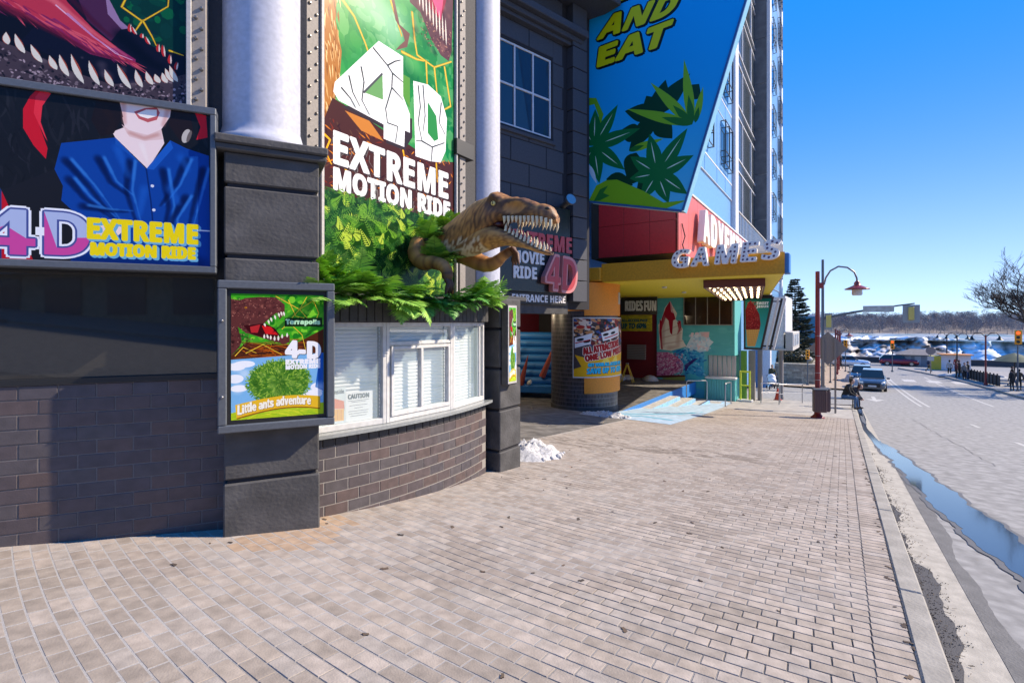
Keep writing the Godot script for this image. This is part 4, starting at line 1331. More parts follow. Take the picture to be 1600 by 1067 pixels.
	for i in 24:
		var a := bay(i / 24.0, 0.0); var c := bay((i + 1) / 24.0, 0.0)
		g.quad(a + Vector3(0, 1.611, 0), c + Vector3(0, 1.611, 0), c + Vector3(0, 1.87, 0), a + Vector3(0, 1.87, 0))
		var e := Vector3(-4.7, 0, a.z); var f := Vector3(-4.7, 0, c.z)
		g.quad(a + Vector3(0, 1.87, 0), c + Vector3(0, 1.87, 0), f + Vector3(0, 1.87, 0), e + Vector3(0, 1.87, 0))
		g.quad(c + Vector3(0, 1.611, 0), a + Vector3(0, 1.611, 0), e + Vector3(0, 1.611, 0), f + Vector3(0, 1.611, 0))
	var fa := wput(b, "fascia", g, M.groove)
	g = G.new(); g.box(Vector3.ZERO, Vector3(0.089, 0.25, 0.03), 0.006)
	var board := g.mesh()
	var bm2 := [surf(lin(0.05, 0.05, 0.054), 0.7, M.t_blot, 1.5, M.n_rough, 0.3), surf(lin(0.062, 0.06, 0.062), 0.7, M.t_blot, 1.5, M.n_rough, 0.3)]
	for k in 30:
		var t := (0.05 + k * 0.094) / length
		if t > 1: break
		put(fa, "board", board, bm2[k % 2], fa.transform.affine_inverse() * inv * (wall_frame(bay(t, 0.016) + Vector3(0, 1.74, 0), -bay_n(t).z, bay_n(t).x) * Transform3D(Basis(Vector3.UP, PI), Vector3.ZERO)))

func make_side_wall(b: Node3D) -> void:
	var inv := b.transform.affine_inverse()
	var F := wall_frame(Vector3(-6.6, 0, -12.9), 0.287, -0.958)
	var g := G.new(); g.X = F
	g.span(-7.0, -3.1, 2.0, 11.0, -0.4, -0.015); g.span(-0.48, 1.1, 2.0, 11.0, -0.4, -0.015)
	g.span(-3.1, -0.48, 2.0, 6.68, -0.4, -0.015); g.span(-3.1, -0.48, 8.85, 11.0, -0.4, -0.015)
	var w := wput(b, "block_wall", g, M.groove)
	var winv := w.transform.affine_inverse() * inv
	for r in 14:
		var y := 2.2 + r * 0.6
		var x := 0.6 - (0.64 if r % 2 else 0.0)
		while x > -6.5:
			var x0 := x - 1.28 + 0.012; var x1 := minf(x - 0.012, 0.0)
			x -= 1.28
			if x1 - x0 < 0.05: continue
			var pieces := [[x0, x1, y + 0.012, y + 0.588]]
			if y + 0.6 > 6.62 and y < 8.91:
				pieces = []
				if x0 < -3.16: pieces.append([x0, minf(x1, -3.16), y + 0.012, y + 0.588])
				if x1 > -0.42: pieces.append([maxf(x0, -0.42), x1, y + 0.012, y + 0.588])
				if y < 6.62 and x1 > -3.16 and x0 < -0.42: pieces.append([maxf(x0, -3.16), minf(x1, -0.42), y + 0.012, 6.6])
				if y + 0.588 > 8.95 and x1 > -3.16 and x0 < -0.42: pieces.append([maxf(x0, -3.16), minf(x1, -0.42), 8.93, y + 0.588])
			for q in pieces:
				if q[1] - q[0] < 0.03 or q[3] - q[2] < 0.03: continue
				g = G.new(); g.X = F
				g.span(q[0], q[1], q[2], q[3], -0.1, 0.0, 0.01)
				put(w, "stone_block", g, M.block, winv)
		# pilaster at the end
		g = G.new(); g.X = F
		g.span(0.15, 0.74, y + 0.012, y + 0.588, -0.2, 0.22, 0.01)
		put(w, "stone_block", g, M.block, winv)
	g = G.new(); g.X = F
	g.span(-7, 0.4, 9.42, 9.52, 0.0, 0.14, 0.01); g.span(-7, 0.5, 9.52, 9.66, 0.0, 0.26, 0.02); g.span(-7, 0.6, 9.66, 9.86, 0.0, 0.42, 0.02)
	g.span(-7, 1.3, 10.6, 11.4, -0.4, 1.0, 0.02)
	wput(b, "cornice", g, M.block)
	g = G.new(); g.X = F
	g.span(-3.2, -0.36, 6.5, 6.6, -0.02, 0.06, 0.01)
	wput(b, "window_ledge", g, M.block)
	# six pane window with white bars
	g = G.new(); g.X = F
	for x in [-3.1, -2.46, -1.82, -1.17, -0.53]: g.span(x, x + 0.05, 6.68, 8.85, -0.1, -0.03, 0.004)
	for y in [6.68, 7.72, 8.8]: g.span(-3.05, -0.53, y, y + 0.05, -0.095, -0.035, 0.004)
	var win := wput(b, "window", g, M.hotel_white)
	g = G.new(); g.X = F
	g.span(-3.08, -0.5, 6.7, 8.83, -0.075, -0.065)
	put(win, "pane", g, M.pane_blue, win.transform.affine_inverse() * inv)
	# lintel over the way in, and the dim room behind
	g = G.new(); g.X = F
	g.span(-5.5, 0.1, 1.86, 2.2, -0.5, 0.06)
	wput(b, "lintel", g, M.stucco)
	g = G.new()
	g.span(-14.5, -14.2, -2, 2.6, -6, -22); g.span(-14.5, -8.95, -2, 2.6, -21.6, -21.8)
	g.span(-14.5, -8.95, 2.25, 2.4, -6.0, -21.6); g.span(-8.95, -7.9, 2.25, 2.4, -6.0, -15.5)
	g.span(-14.5, -5.3, -2, 2.2, -6.6, -6.8)
	wput(b, "lobby_wall", g, mat(lin(0.03, 0.028, 0.032), 0.8))

func make_boards() -> void:
	# seat row advert in a grey frame
	var F := wall_frame(Vector3(-4.5, 0, -2.45) + Vector3(0.835, 0, 0.55) * 0.25, 0.55, -0.835)
	var t := thing("ride_billboard", "grey framed advert with person in blue shirt above the dark shop window", "billboard", F.origin)
	var L := t.transform.affine_inverse() * F
	var g := G.new(); g.X = L
	g.span(-2.3, -0.107, 3.315, 3.372, -0.14, 0.012, 0.006); g.span(-2.3, -0.107, 2.012, 2.066, -0.14, 0.012, 0.006)
	g.span(-0.15, -0.107, 2.066, 3.315, -0.14, 0.012, 0.006); g.span(-2.3, -2.25, 2.066, 3.315, -0.14, 0.012, 0.006)
	g.span(-2.25, -0.15, 2.066, 3.315, -0.14, -0.02)
	put(t, "frame", g, M.frame_grey)
	g = G.new(); g.X = L
	var u0 := 0.0; 
	g.quad(Vector3(-2.2, 2.05, -0.016), Vector3(-0.152, 2.05, -0.016), Vector3(-0.152, 3.33, -0.016), Vector3(-2.2, 3.33, -0.016), Vector2(u0, 0.985), Vector2(0.998, 0.985), Vector2(0.998, 0.022), Vector2(u0, 0.022))
	put(t, "printed_panel", g, print_mat(art_person(), 0.3))
	g = G.new(); g.X = L
	for x in [-2.0, -0.4]: g.span(x, x + 0.06, 2.5, 2.56, -0.21, -0.139); 
	put(t, "bracket", g, M.black)
	# tall board with open jaw and studded strip
	F = wall_frame(Vector3(-4.5, 0, -2.45) + Vector3(0.835, 0, 0.55) * 0.1, 0.55, -0.835)
	t = thing("jaw_billboard", "tall board with toothed open jaw and studded grey edge strip", "billboard", F.origin)
	L = t.transform.affine_inverse() * F
	g = G.new(); g.X = L
	g.quad(Vector3(-2.0, 2.6, 0.02), Vector3(-0.335, 2.6, 0.02), Vector3(-0.335, 5.6, 0.02), Vector3(-2.0, 5.6, 0.02))
	put(t, "printed_panel", g, print_mat(art_jaw(), 0.3))
	g = G.new(); g.X = L
	g.span(-2.05, -0.33, 2.55, 5.8, -0.12, 0.015)
	put(t, "backing", g, M.stucco_dark)
	g = G.new(); g.X = L
	g.span(-0.335, -0.298, 2.55, 5.8, -0.1, 0.05, 0.004)
	put(t, "edge_trim", g, M.strip_pale)
	g = G.new(); g.X = L
	g.span(-0.297, -0.195, 2.55, 5.8, -0.12, 0.03, 0.004)
	put(t, "studded_strip", g, M.strip)
	g = G.new()
	g.tube([Vector3(0, 0, 0), Vector3(0, 0, 0.012), Vector3(0, 0, 0.022)], [0.016, 0.015, 0.008], 8)
	var bolt := g.mesh()
	for i in 30: put(t, "bolt", bolt, M.bolt, L * Transform3D(Basis.IDENTITY, Vector3(-0.225 if i % 2 else -0.266, 3.3 + i * 0.085, 0.03)))
	# tall cracked lettering board between the columns
	F = wall_frame(Vector3(-4.6, 0, -3.4), 0, -1)
	t = thing("motion_ride_billboard", "tall green board with cracked white 4D lettering between the pale columns", "billboard", F.origin + Vector3(0, 1.7, -1.1))
	L = t.transform.affine_inverse() * F
	g = G.new(); g.X = L
	g.quad(Vector3(0.036, 1.7, 0.0), Vector3(2.22, 1.7, 0.0), Vector3(2.22, 6.6, 0.0), Vector3(0.036, 6.6, 0.0))
	put(t, "printed_panel", g, print_mat(art_tall(), 0.16))
	g = G.new(); g.X = L
	g.span(-0.02, 2.25, 1.88, 7.0, -0.11, -0.004)
	put(t, "backing", g, M.stucco_dark)
	g = G.new(); g.X = L
	g.span(0.0, 0.036, 1.88, 7.0, -0.1, 0.04, 0.004); g.span(2.22, 2.25, 1.88, 7.0, -0.1, 0.04, 0.004)
	put(t, "edge_trim", g, M.strip_pale)
	g = G.new(); g.X = L
	g.span(-0.3, -0.001, 1.88, 7.0, -0.1, 0.012, 0.004)
	put(t, "studded_strip", g, M.strip)
	g = G.new(); g.X = L
	g.span(2.33, 2.46, 1.88, 7.0, -0.1, 0.012, 0.004)
	put(t, "studded_strip", g, M.strip)
	g = G.new(); g.X = L
	g.span(2.2, 2.6, 3.98, 4.2, -0.1, 0.06, 0.004); g.span(2.25, 2.33, 1.9, 7.0, -0.1, -0.02)
	put(t, "crossbar", g, M.black)
	for i in 48: put(t, "bolt", bolt, M.bolt, L * Transform3D(Basis.IDENTITY, Vector3(-0.045 if i % 2 else -0.125, 2.5 + i * 0.085, 0.012)))
	for i in 30: put(t, "bolt", bolt, M.bolt, L * Transform3D(Basis.IDENTITY, Vector3(2.36 if i % 2 else 2.42, 3.3 + i * 0.1, 0.012)))
	# small poster case on the pillar
	F = wall_frame(Vector3(-4.155, 0, -2.625), 0.5, -0.866)
	t = thing("poster_case", "small grey poster case with dinosaur and bush print on the near pillar", "poster", F * Vector3(0, 0.7, 0))
	L = t.transform.affine_inverse() * F
	g = G.new(); g.X = L
	var fr := [[-0.43, 0.475, 1.885, 1.952], [-0.43, 0.475, 0.7, 0.765]]
	for q in fr: g.span(q[0], q[1], q[2], q[3], 0.002, 0.14, 0.008)
	g.span(-0.43, -0.365, 0.765, 1.885, 0.002, 0.14, 0.008); g.span(0.41, 0.475, 0.765, 1.885, 0.002, 0.14, 0.008)
	g.span(-0.365, 0.41, 0.765, 1.885, 0.002, 0.1)
	put(t, "frame", g, M.frame_grey)
	g = G.new(); g.X = L
	g.span(-0.365, 0.41, 0.765, 1.885, 0.1002, 0.108)
	put(t, "backing", g, M.black)
	g = G.new(); g.X = L
	g.quad(Vector3(-0.335, 0.8, 0.111), Vector3(0.385, 0.8, 0.111), Vector3(0.385, 1.845, 0.111), Vector3(-0.335, 1.845, 0.111))
	put(t, "printed_panel", g, print_mat(art_small(), 0.3))
	g = G.new()
	g.tube([Vector3.ZERO, Vector3(0, 0, 0.01), Vector3(0, 0, 0.016)], [0.012, 0.011, 0.005], 8)
	var lock := g.mesh()
	for y in [1.62, 1.0]: put(t, "lock", lock, M.steel, L * Transform3D(Basis.IDENTITY, Vector3(-0.398, y, 0.14)))
	# thin light box on the second pillar, seen almost edge on
	t = thing("edge_poster_case", "narrow dark poster box seen edge on beside the ticket window", "poster", Vector3(-4.04, 0.73, -6.09))
	g = G.new()
	g.span(0.002, 0.105, 0, 1.14, 0.12, -0.12, 0.01)
	put(t, "case", g, M.stucco)
	g = G.new(); g.X = wall_frame(Vector3(0.106, 0, 0), 0, -1)
	g.span(-0.11, 0.11, 0.02, 1.12, 0.0, 0.008)
	put(t, "rim", g, M.strip_pale)
	g = G.new(); g.X = wall_frame(Vector3(0.117, 0, 0), 0, -1)
	g.quad(Vector3(-0.09, 0.05, 0), Vector3(0.09, 0.05, 0), Vector3(0.09, 1.09, 0), Vector3(-0.09, 1.09, 0))
	put(t, "printed_panel", g, print_mat(art_small(), 0.3))

# ---------------------------------------------------------------- lettering in the round
func solid_text(s: String, high: float, deep: float, wide := 0.0, fat := 1.0) -> ArrayMesh:
	# flat letters traced by the font, pushed out to a given depth and scaled to height and width
	var t := TextMesh.new()
	t.font = heavy(); t.text = s; t.font_size = 64; t.pixel_size = 0.01; t.depth = 0.1; t.curve_step = 2.0
	var a := t.get_mesh_arrays()
	var v: PackedVector3Array = a[Mesh.ARRAY_VERTEX]
	var lo := Vector3.ONE * 1e9; var hi := -lo
	for p in v:
		lo = lo.min(p); hi = hi.max(p)
	var k := high / (hi.y - lo.y)
	var kx := k if wide <= 0 else wide / (hi.x - lo.x)
	var nn: PackedVector3Array = a[Mesh.ARRAY_NORMAL]
	var ix: PackedInt32Array = a[Mesh.ARRAY_INDEX] if a[Mesh.ARRAY_INDEX] != null else PackedInt32Array()
	if ix.is_empty():
		for i in v.size(): ix.push_back(i)
	# a heavy cut: the same letters laid a stroke's breadth to every side, each copy a hair deeper
	var e := high * 0.028 * fat
	var g := G.new()
	for c in 9:
		var o := Vector2.ZERO if c == 0 else Vector2(e, 0).rotated(TAU * c / 8)
		for i in ix:
			g.one(Vector3((v[i].x - (lo.x + hi.x) / 2) * kx + o.x, (v[i].y - lo.y) * k + o.y, (v[i].z - lo.z) / (hi.z - lo.z) * (deep + c * 0.0006) - c * 0.0003), nn[i])
	return g.mesh()

func make_entrance_sign() -> void:
	var F := wall_frame(Vector3(-6.6, 0, -12.9), 0.287, -0.958)
	var t := thing("entrance_sign", "black sign with red and white letters over the dark way in", "sign", F * Vector3(-0.95, 2.1, 0.1))
	var L := t.transform.affine_inverse() * F
	var g := G.new(); g.X = L
	g.span(-2.6, 0.1, 2.42, 4.78, 0.07, 0.16, 0.01)
	put(t, "board", g, M.black_gloss)
	g = G.new(); g.X = L
	g.span(-2.6, -0.02, 2.1, 2.41, 0.065, 0.13, 0.006)
	put(t, "lower_board", g, M.black)
	var red := mat(lin(0.5, 0.05, 0.06), 0.4); var rose := mat(lin(0.62, 0.24, 0.23), 0.4); var wm := mat(lin(0.72, 0.7, 0.68), 0.5)
	put(t, "extreme_letters", solid_text("EXTREME", 0.42, 0.03, 2.15), red, L * Transform3D(Basis.IDENTITY, Vector3(-0.95, 3.56, 0.16)))
	put(t, "movie_letters", solid_text("MOVIE", 0.3, 0.03, 1.1), wm, L * Transform3D(Basis.IDENTITY, Vector3(-1.5, 3.16, 0.16)))
	put(t, "ride_letters", solid_text("RIDE", 0.3, 0.03, 0.8), wm, L * Transform3D(Basis.IDENTITY, Vector3(-1.62, 2.76, 0.16)))
	put(t, "entrance_letters", solid_text("ENTRANCE HERE", 0.19, 0.015, 1.95, 0.6), wm, L * Transform3D(Basis.IDENTITY, Vector3(-1.06, 2.16, 0.13)))
	put(t, "large_letters", solid_text("4D", 0.96, 0.16, 1.2), rose, L * Transform3D(Basis(Vector3.BACK, -0.06), Vector3(-0.44, 2.46, 0.17)))
	put(t, "letter_inlay", solid_text("4D", 0.86, 0.004, 1.1, 0.0), red, L * Transform3D(Basis(Vector3.BACK, -0.06), Vector3(-0.44, 2.51, 0.332)))
	# floodlight on a stub of pipe over the dinosaur
	t = thing("spot_lamp", "short cylindrical grey spotlight poking out from the dark wall", "lamp", F * Vector3(0.1, 4.9, 0.2))
	g = G.new()
	g.tube([Vector3(-0.35, -0.1, 0.1), Vector3(0.12, 0.05, 0.35)], [0.07, 0.09], 12)
	put(t, "can", g, M.bolt)
	g = G.new()
	g.tube([Vector3(0.12, 0.05, 0.35), Vector3(0.19, 0.075, 0.39)], [0.14, 0.15], 16)
	put(t, "rim", g, M.steel)

func make_lobby_stage() -> void:
	for q in [[-10.3, -14.0], [-11.6, -16.6]]:
		var l := thing("lobby_lamp", "small round ceiling lamp inside the dark way in", "lamp", Vector3(q[0], 2.2, q[1]), 0.0, "ceiling lamps inside the way in")
		var b := G.new()
		b.lathe(Vector3.ZERO, [Vector2(0.1, -0.03), Vector2(0.13, 0.0), Vector2(0.13, 0.05)], 16)
		put(l, "rim", b, M.steel)
		b = G.new()
		b.ball(Vector3(0, -0.03, 0), Vector3(0.09, 0.04, 0.09), 12, 6)
		put(l, "light_bulb", b, glow(Color(1.0, 0.9, 0.75), 2.0))
		var o := OmniLight3D.new()
		o.name = "lamp_light"
		o.light_energy = 1.6; o.light_color = Color(1.0, 0.9, 0.75); o.omni_range = 14.0; o.omni_attenuation = 2.0; o.light_size = 0.09; o.shadow_enabled = true
		l.add_child(o)
		o.position = Vector3(0, -0.14, 0)
	var t := thing("wave_stage", "blue stepped wave stage inside the dark way in", "stage", Vector3(-11.4, -1.15, -17.6), 0.35)
	for i in 7:
		var g := G.new()
		g.tube([Vector3(-1.9, 0.42 + i * 0.3, -i * 0.12), Vector3(2.4, 0.42 + i * 0.3, -i * 0.12)], [0.16, 0.16], 12)
		put(t, "wave_board", g, M.sea_blue)
	var g := G.new()
	g.span(-1.9, 2.4, 0, 2.3, -0.9, -1.1); g.span(-1.9, 2.4, 0.0, 0.3, -0.2, 0.6, 0.03)
	put(t, "base", g, M.sea_blue)
	var rm := mat(lin(0.3, 0.05, 0.03), 0.6)
	for q in [[-0.5, 0.5, 0.3, 0.5, 2.2], [1.3, 0.6, 0.2, 0.75, 1.8], [-1.2, 0.5, 0.4, -0.1, 1.4], [0.5, 0.3, 0.5, 0.3, 1.2]]:
		g = G.new()
		g.tube([Vector3(q[0], q[1], q[2]), Vector3(q[0] + q[3] * 0.5, q[1] + q[4] * 0.5, q[2]), Vector3(q[0] + q[3], q[1] + q[4], q[2])], [0.13, 0.08, 0.01], 8)
		put(t, "red_spike", g, rm)
	for i in 9:
		g = G.new()
		g.X = Transform3D(Basis.from_euler(Vector3(rng.randf(), rng.randf() * 6, rng.randf())), Vector3(rng.randf_range(-1.5, 0.9), rng.randf_range(0.1, 0.8), rng.randf_range(0.3, 0.75)))
		g.ball(Vector3.ZERO, Vector3(rng.randf_range(0.12, 0.3), 0.09, 0.12), 8, 5)
		put(t, "foam_lump", g, M.white)

# ---------------------------------------------------------------- ferns
func frond_mesh(long: float, droop: float, leaflets: int, seed_: int) -> ArrayMesh:
	var r := RandomNumberGenerator.new()
	r.seed = seed_
	var g := G.new()
	var pts := []
	for i in 9:
		var t := i / 8.0
		pts.append(Vector3(r.randf_range(-0.01, 0.01) * t, long * (t * 0.62 - droop * t * t * 0.62), long * (t * 0.85 - 0.1 * t * t)))
	g.col = Color(0.05, 0.1, 0.02)
	g.tube(pts, [0.006, 0.005, 0.005, 0.004, 0.004, 0.003, 0.003, 0.002, 0.001], 5)
	for i in leaflets:
		var t := 0.1 + 0.9 * (i + 0.5) / leaflets
		var k := mini(7, int(t * 8))
		var p: Vector3 = pts[k].lerp(pts[k + 1], t * 8 - k)
		var d: Vector3 = (pts[k + 1] - pts[k]).normalized()
		var len := long * 0.34 * sin(PI * pow(t, 0.62)) * r.randf_range(0.85, 1.1) + 0.012
		for s in [-1.0, 1.0]:
			var side: Vector3 = (Vector3(s, 0, 0) + d * 0.45 + Vector3(0, -0.22 + r.randf_range(-0.12, 0.12), 0)).normalized()
			var w := d * long * 0.42 / leaflets * 1.5
			var tip := p + side * len
			var m := p + side * len * 0.5 + Vector3(0, len * 0.05, 0)
			var c := Color(0.08, 0.26, 0.03).lerp(Color(0.32, 0.56, 0.08), r.randf() * 0.7 + t * 0.3)
			g.col = c
			g.tri(p - w * 0.5, p + w * 0.5, m + w * 0.62); g.tri(p - w * 0.5, m + w * 0.62, m - w * 0.55); g.tri(m - w * 0.55, m + w * 0.62, tip)
	return g.mesh()

func make_ferns() -> void:
	var m := vcol(0.55)
	m.backlight_enabled = true; m.backlight = Color(0.45, 0.5, 0.15)
	var m2 := mat(Color(0.62, 0.8, 0.78), 0.55)
	m2.vertex_color_use_as_albedo = true
	m2.backlight_enabled = true; m2.backlight = Color(0.2, 0.3, 0.15)
	var fr := []
	for i in 6: fr.append(frond_mesh(1.0, [0.15, 0.4, 0.7, 0.9, 0.55, 0.3][i], 17, 40 + i))
	var spots := [ # along the bay, out from it, height, size, spread, lean, kind
		[0.06, 0.06, 1.88, 0.6, 13, "bright green fern spilling past the near pillar"],
		[0.15, 0.06, 1.86, 0.58, 12, "green fern on the ledge below the jungle print, next to the pillar fern"],
		[0.24, 0.1, 1.87, 0.6, 13, "broad green fern drooping over the boarded fascia"],
		[0.36, 0.08, 1.88, 0.55, 12, "dense green fern in the middle of the ledge above the sliding windows"],
		[0.48, 0.02, 1.88, 0.5, 11, "dull bluish fern on the ledge beside the dinosaur claw"],
		[0.6, 0.06, 1.87, 0.46, 11, "small bluish fern hanging below the dinosaur claw"],
		[0.72, 0.08, 1.87, 0.5, 12, "pale bluish fern under the dinosaur chest"],
		[0.84, 0.1, 1.88, 0.56, 13, "bright fern over the end of the fascia"],
		[0.97, 0.08, 1.88, 0.5, 11, "light green fern at the corner by the edge-on poster box"],
		[0.05, -0.12, 2.05, 0.62, 10, "upright fern rising beside the studded strip"],
		[0.66, -0.22, 2.35, 0.6, 12, "dark green fern around the dinosaur shoulder"],
		[0.76, -0.26, 2.72, 0.62, 12, "green fern topping the dinosaur neck"],
		[0.6, -0.24, 2.62, 0.5, 10, "yellow green fern behind the dinosaur neck"]]
	for i in spots.size():
		var q: Array = spots[i]
		var p := bay(q[0], q[1]); p.y = q[2]
		var t := thing("fern", q[5], "fern", p, 0.0, "ferns above the ticket window")
		var n := bay_n(q[0])
		var base := atan2(n.x, n.z)
		var k: int = q[4]
		for j in k + 7:
			var a := base + (float(j) / (k + 6) - 0.5) * 3.6 + rng.randf_range(-0.25, 0.25)
			var hang: bool = i in [2, 3, 4, 5, 6]
			var lift := rng.randf_range(-0.15, 0.9) if hang else rng.randf_range(-0.7, 0.75)
			if i >= 9: lift = rng.randf_range(-0.8, 0.3)
			var s: float = q[3] * rng.randf_range(0.62, 1.1) * (0.98 if i < 9 else 0.75)
			put(t, "frond", fr[rng.randi() % 6], m2 if (i >= 4 and i <= 6) else m, Transform3D(Basis(Vector3.UP, a) * Basis(Vector3.RIGHT, lift + 0.1) * Basis.from_scale(Vector3.ONE * s), Vector3(0, 0, 0)))
		var g := G.new()
		g.ball(Vector3.ZERO, Vector3(0.04, 0.05, 0.04), 8, 5)
		put(t, "crown", g, M.black)

# ---------------------------------------------------------------- dinosaur
# axis along +x (snout), y up, z to its left
func ring_at(x: float, top: float, bot: float, half: float, sq: float, tilt: float, n := 36) -> PackedVector3Array:
	var r := PackedVector3Array()
	var my := (top + bot) / 2; var h := (top - bot) / 2
	for j in n:
		var a := TAU * j / n
		var cz := cos(a); var cy := sin(a)
		var zz: float = sign(cz) * pow(absf(cz), sq) * half
		var yy: float = sign(cy) * pow(absf(cy), sq) * h
		r.push_back(Vector3(x + tilt * yy, my + yy, zz))
	return r

func interp(keys: Array, x: float) -> Array:
	for i in keys.size() - 1:
		if x <= keys[i + 1][0] or i == keys.size() - 2:
			var t := clampf((x - keys[i][0]) / (keys[i + 1][0] - keys[i][0]), 0, 1)
			var out := []
			for k in range(1, keys[0].size()):
				var p0: float = keys[maxi(i - 1, 0)][k]; var p1: float = keys[i][k]; var p2: float = keys[i + 1][k]; var p3: float = keys[mini(i + 2, keys.size() - 1)][k]
				out.append(cubic_interpolate(p1, p2, p0, p3, t))
			return out
	return []

func make_dinosaur() -> void:
	# chest at the wall, snout out over the pavement
	var t := thing("dinosaur_figure", "brown open mouthed dinosaur head and forelegs bursting out above the ticket window", "statue", Vector3(-4.62, 2.3, -4.98))
	t.rotation.y = 0.03
	var f1 := FastNoiseLite.new()
	f1.seed = 7; f1.frequency = 5.0
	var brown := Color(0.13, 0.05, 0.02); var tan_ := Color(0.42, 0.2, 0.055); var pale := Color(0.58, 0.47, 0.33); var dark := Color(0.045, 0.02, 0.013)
	var g := G.new()
	# chest, neck and upper skull as one run: x, top, bottom, half width, squareness
	var keys := [[-0.15, 0.3, -0.05, 0.24, 1.0], [0.1, 0.38, 0.02, 0.24, 1.0], [0.35, 0.48, 0.1, 0.235, 1.0], [0.55, 0.58, 0.12, 0.23, 0.97], [0.75, 0.69, 0.14, 0.225, 0.93], [0.92, 0.77, 0.22, 0.235, 0.88], [1.05, 0.795, 0.3, 0.24, 0.84], [1.15, 0.81, 0.38, 0.235, 0.8],
		[1.22, 0.84, 0.44, 0.225, 0.77], [1.29, 0.815, 0.48, 0.205, 0.75], [1.38, 0.765, 0.485, 0.185, 0.74], [1.5, 0.745, 0.475, 0.17, 0.74], [1.62, 0.71, 0.465, 0.16, 0.75], [1.74, 0.655, 0.455, 0.145, 0.77], [1.84, 0.615, 0.435, 0.125, 0.8], [1.92, 0.575, 0.405, 0.095, 0.88], [1.97, 0.5, 0.41, 0.05, 1.0]]
	var r := []; var cols := []
	for i in 76:
		var x := lerpf(-0.15, 1.97, i / 75.0)
		var q := interp(keys, x)
		var ring := ring_at(x, q[0], q[1], q[2], q[3], 0.0, 44)
		var cr := PackedColorArray()
		for j in ring.size():
			var p := ring[j]
			var a := TAU * j / ring.size()
			var up := sin(a); var sd := cos(a)
			# brow ridge and eye hollow, cheek window, snout bumps, lip
			var e1 := Vector2(p.x - 1.23, p.y - 0.68).length()
			var bulge := 0.05 * exp(-pow(Vector2(p.x - 1.24, p.y - 0.77).length() / 0.065, 2)) - 0.055 * exp(-pow(e1 / 0.065, 2))
			bulge -= 0.045 * exp(-pow(Vector2((p.x - 1.5) / 1.8, p.y - 0.61).length() / 0.075, 2))
			bulge += 0.03 * exp(-pow(Vector2((p.x - 1.55) / 2.4, p.y - 0.69).length() / 0.045, 2))
			if absf(sd) > 0.25: p.z += sign(p.z) * bulge
			if up > 0.6: p.y += 0.02 * exp(-pow((p.x - 1.86) / 0.05, 2)) + 0.012 * sin(p.x * 60) * (0.3 if x > 1.3 else 0.0)
			var blotch := f1.get_noise_3d(p.x * 3, p.y * 3, p.z * 3)
			var bars := f1.get_noise_3d(p.x * 9 + 20, p.y * 2, p.z * 9)
			p += Vector3(0, up, sd * 1.0) * (blotch * 0.008)
			ring[j] = p
			# sprayed hide pattern: blotches and bars of paint, wherever the surface points
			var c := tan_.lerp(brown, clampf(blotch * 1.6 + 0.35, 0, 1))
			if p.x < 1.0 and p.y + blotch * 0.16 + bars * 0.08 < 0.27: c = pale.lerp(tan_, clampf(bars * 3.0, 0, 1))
			if bars > 0.12: c = c.lerp(dark, clampf((bars - 0.12) * 3.0, 0, 0.75))
			if e1 < 0.09 and absf(sd) > 0.3: c = c.lerp(dark, 0.8)
			var hole := Vector2((p.x - 1.5) / 1.9, p.y - 0.61).length()
			if hole > 0.07 and hole < 0.115 and absf(sd) > 0.3: c = c.lerp(dark, 0.7)
			if hole <= 0.07 and absf(sd) > 0.3: c = c.lerp(tan_, 0.7)
			if x > 0.95 and p.y < maxf(q[1], 0.47) + 0.065 and p.y > maxf(q[1], 0.47) - 0.04 and absf(sd) > 0.2: c = c.lerp(dark, 0.5 + 0.4 * sin(x * 95.0))
			cr.push_back(c)
		r.append(ring); cols.append(cr)
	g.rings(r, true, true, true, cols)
	# throat and lower jaw
	var low := [[0.5, 0.3, 0.13, 0.16, 1.0], [0.75, 0.4, 0.12, 0.19, 1.0], [0.95, 0.46, 0.16, 0.21, 0.92], [1.1, 0.47, 0.2, 0.21, 0.88], [1.25, 0.44, 0.22, 0.195, 0.84], [1.38, 0.38, 0.2, 0.17, 0.82], [1.5, 0.31, 0.175, 0.15, 0.82], [1.62, 0.24, 0.14, 0.13, 0.84], [1.74, 0.175, 0.09, 0.11, 0.86], [1.84, 0.13, 0.065, 0.085, 0.9], [1.9, 0.1, 0.06, 0.04, 1.0]]
	r = []; cols = []
	for i in 48:
		var x := lerpf(0.5, 1.9, i / 47.0)
		var q := interp(low, x)
		var ring := ring_at(x, q[0], q[1], q[2], q[3], 0.0, 36)
		var cr := PackedColorArray()
		for j in ring.size():
			var p := ring[j]
			var up := sin(TAU * j / ring.size())
			var blotch := f1.get_noise_3d(p.x * 3 + 9, p.y * 3, p.z * 3)
			var bars := f1.get_noise_3d(p.x * 10 + 20, p.y * 2.5, p.z * 9)
			p += Vector3(0, up, 0) * blotch * 0.008
			if up > 0.5 and x > 1.25 and absf(p.z) < q[2] * 0.6: p.y -= 0.03
			ring[j] = p
			var c := tan_.lerp(Color(0.48, 0.27, 0.08), 0.5).lerp(brown, clampf(blotch * 1.4 + 0.2, 0, 1))
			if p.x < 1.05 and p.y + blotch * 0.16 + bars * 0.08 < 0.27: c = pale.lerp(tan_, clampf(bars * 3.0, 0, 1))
			if bars > 0.15: c = c.lerp(brown, 0.6)
			if p.y > q[0] - 0.05 and x > 1.15: c = c.lerp(dark, 0.55 + 0.35 * sin(x * 80.0))
			cr.push_back(c)
		r.append(ring); cols.append(cr)
	g.rings(r, true, true, true, cols)
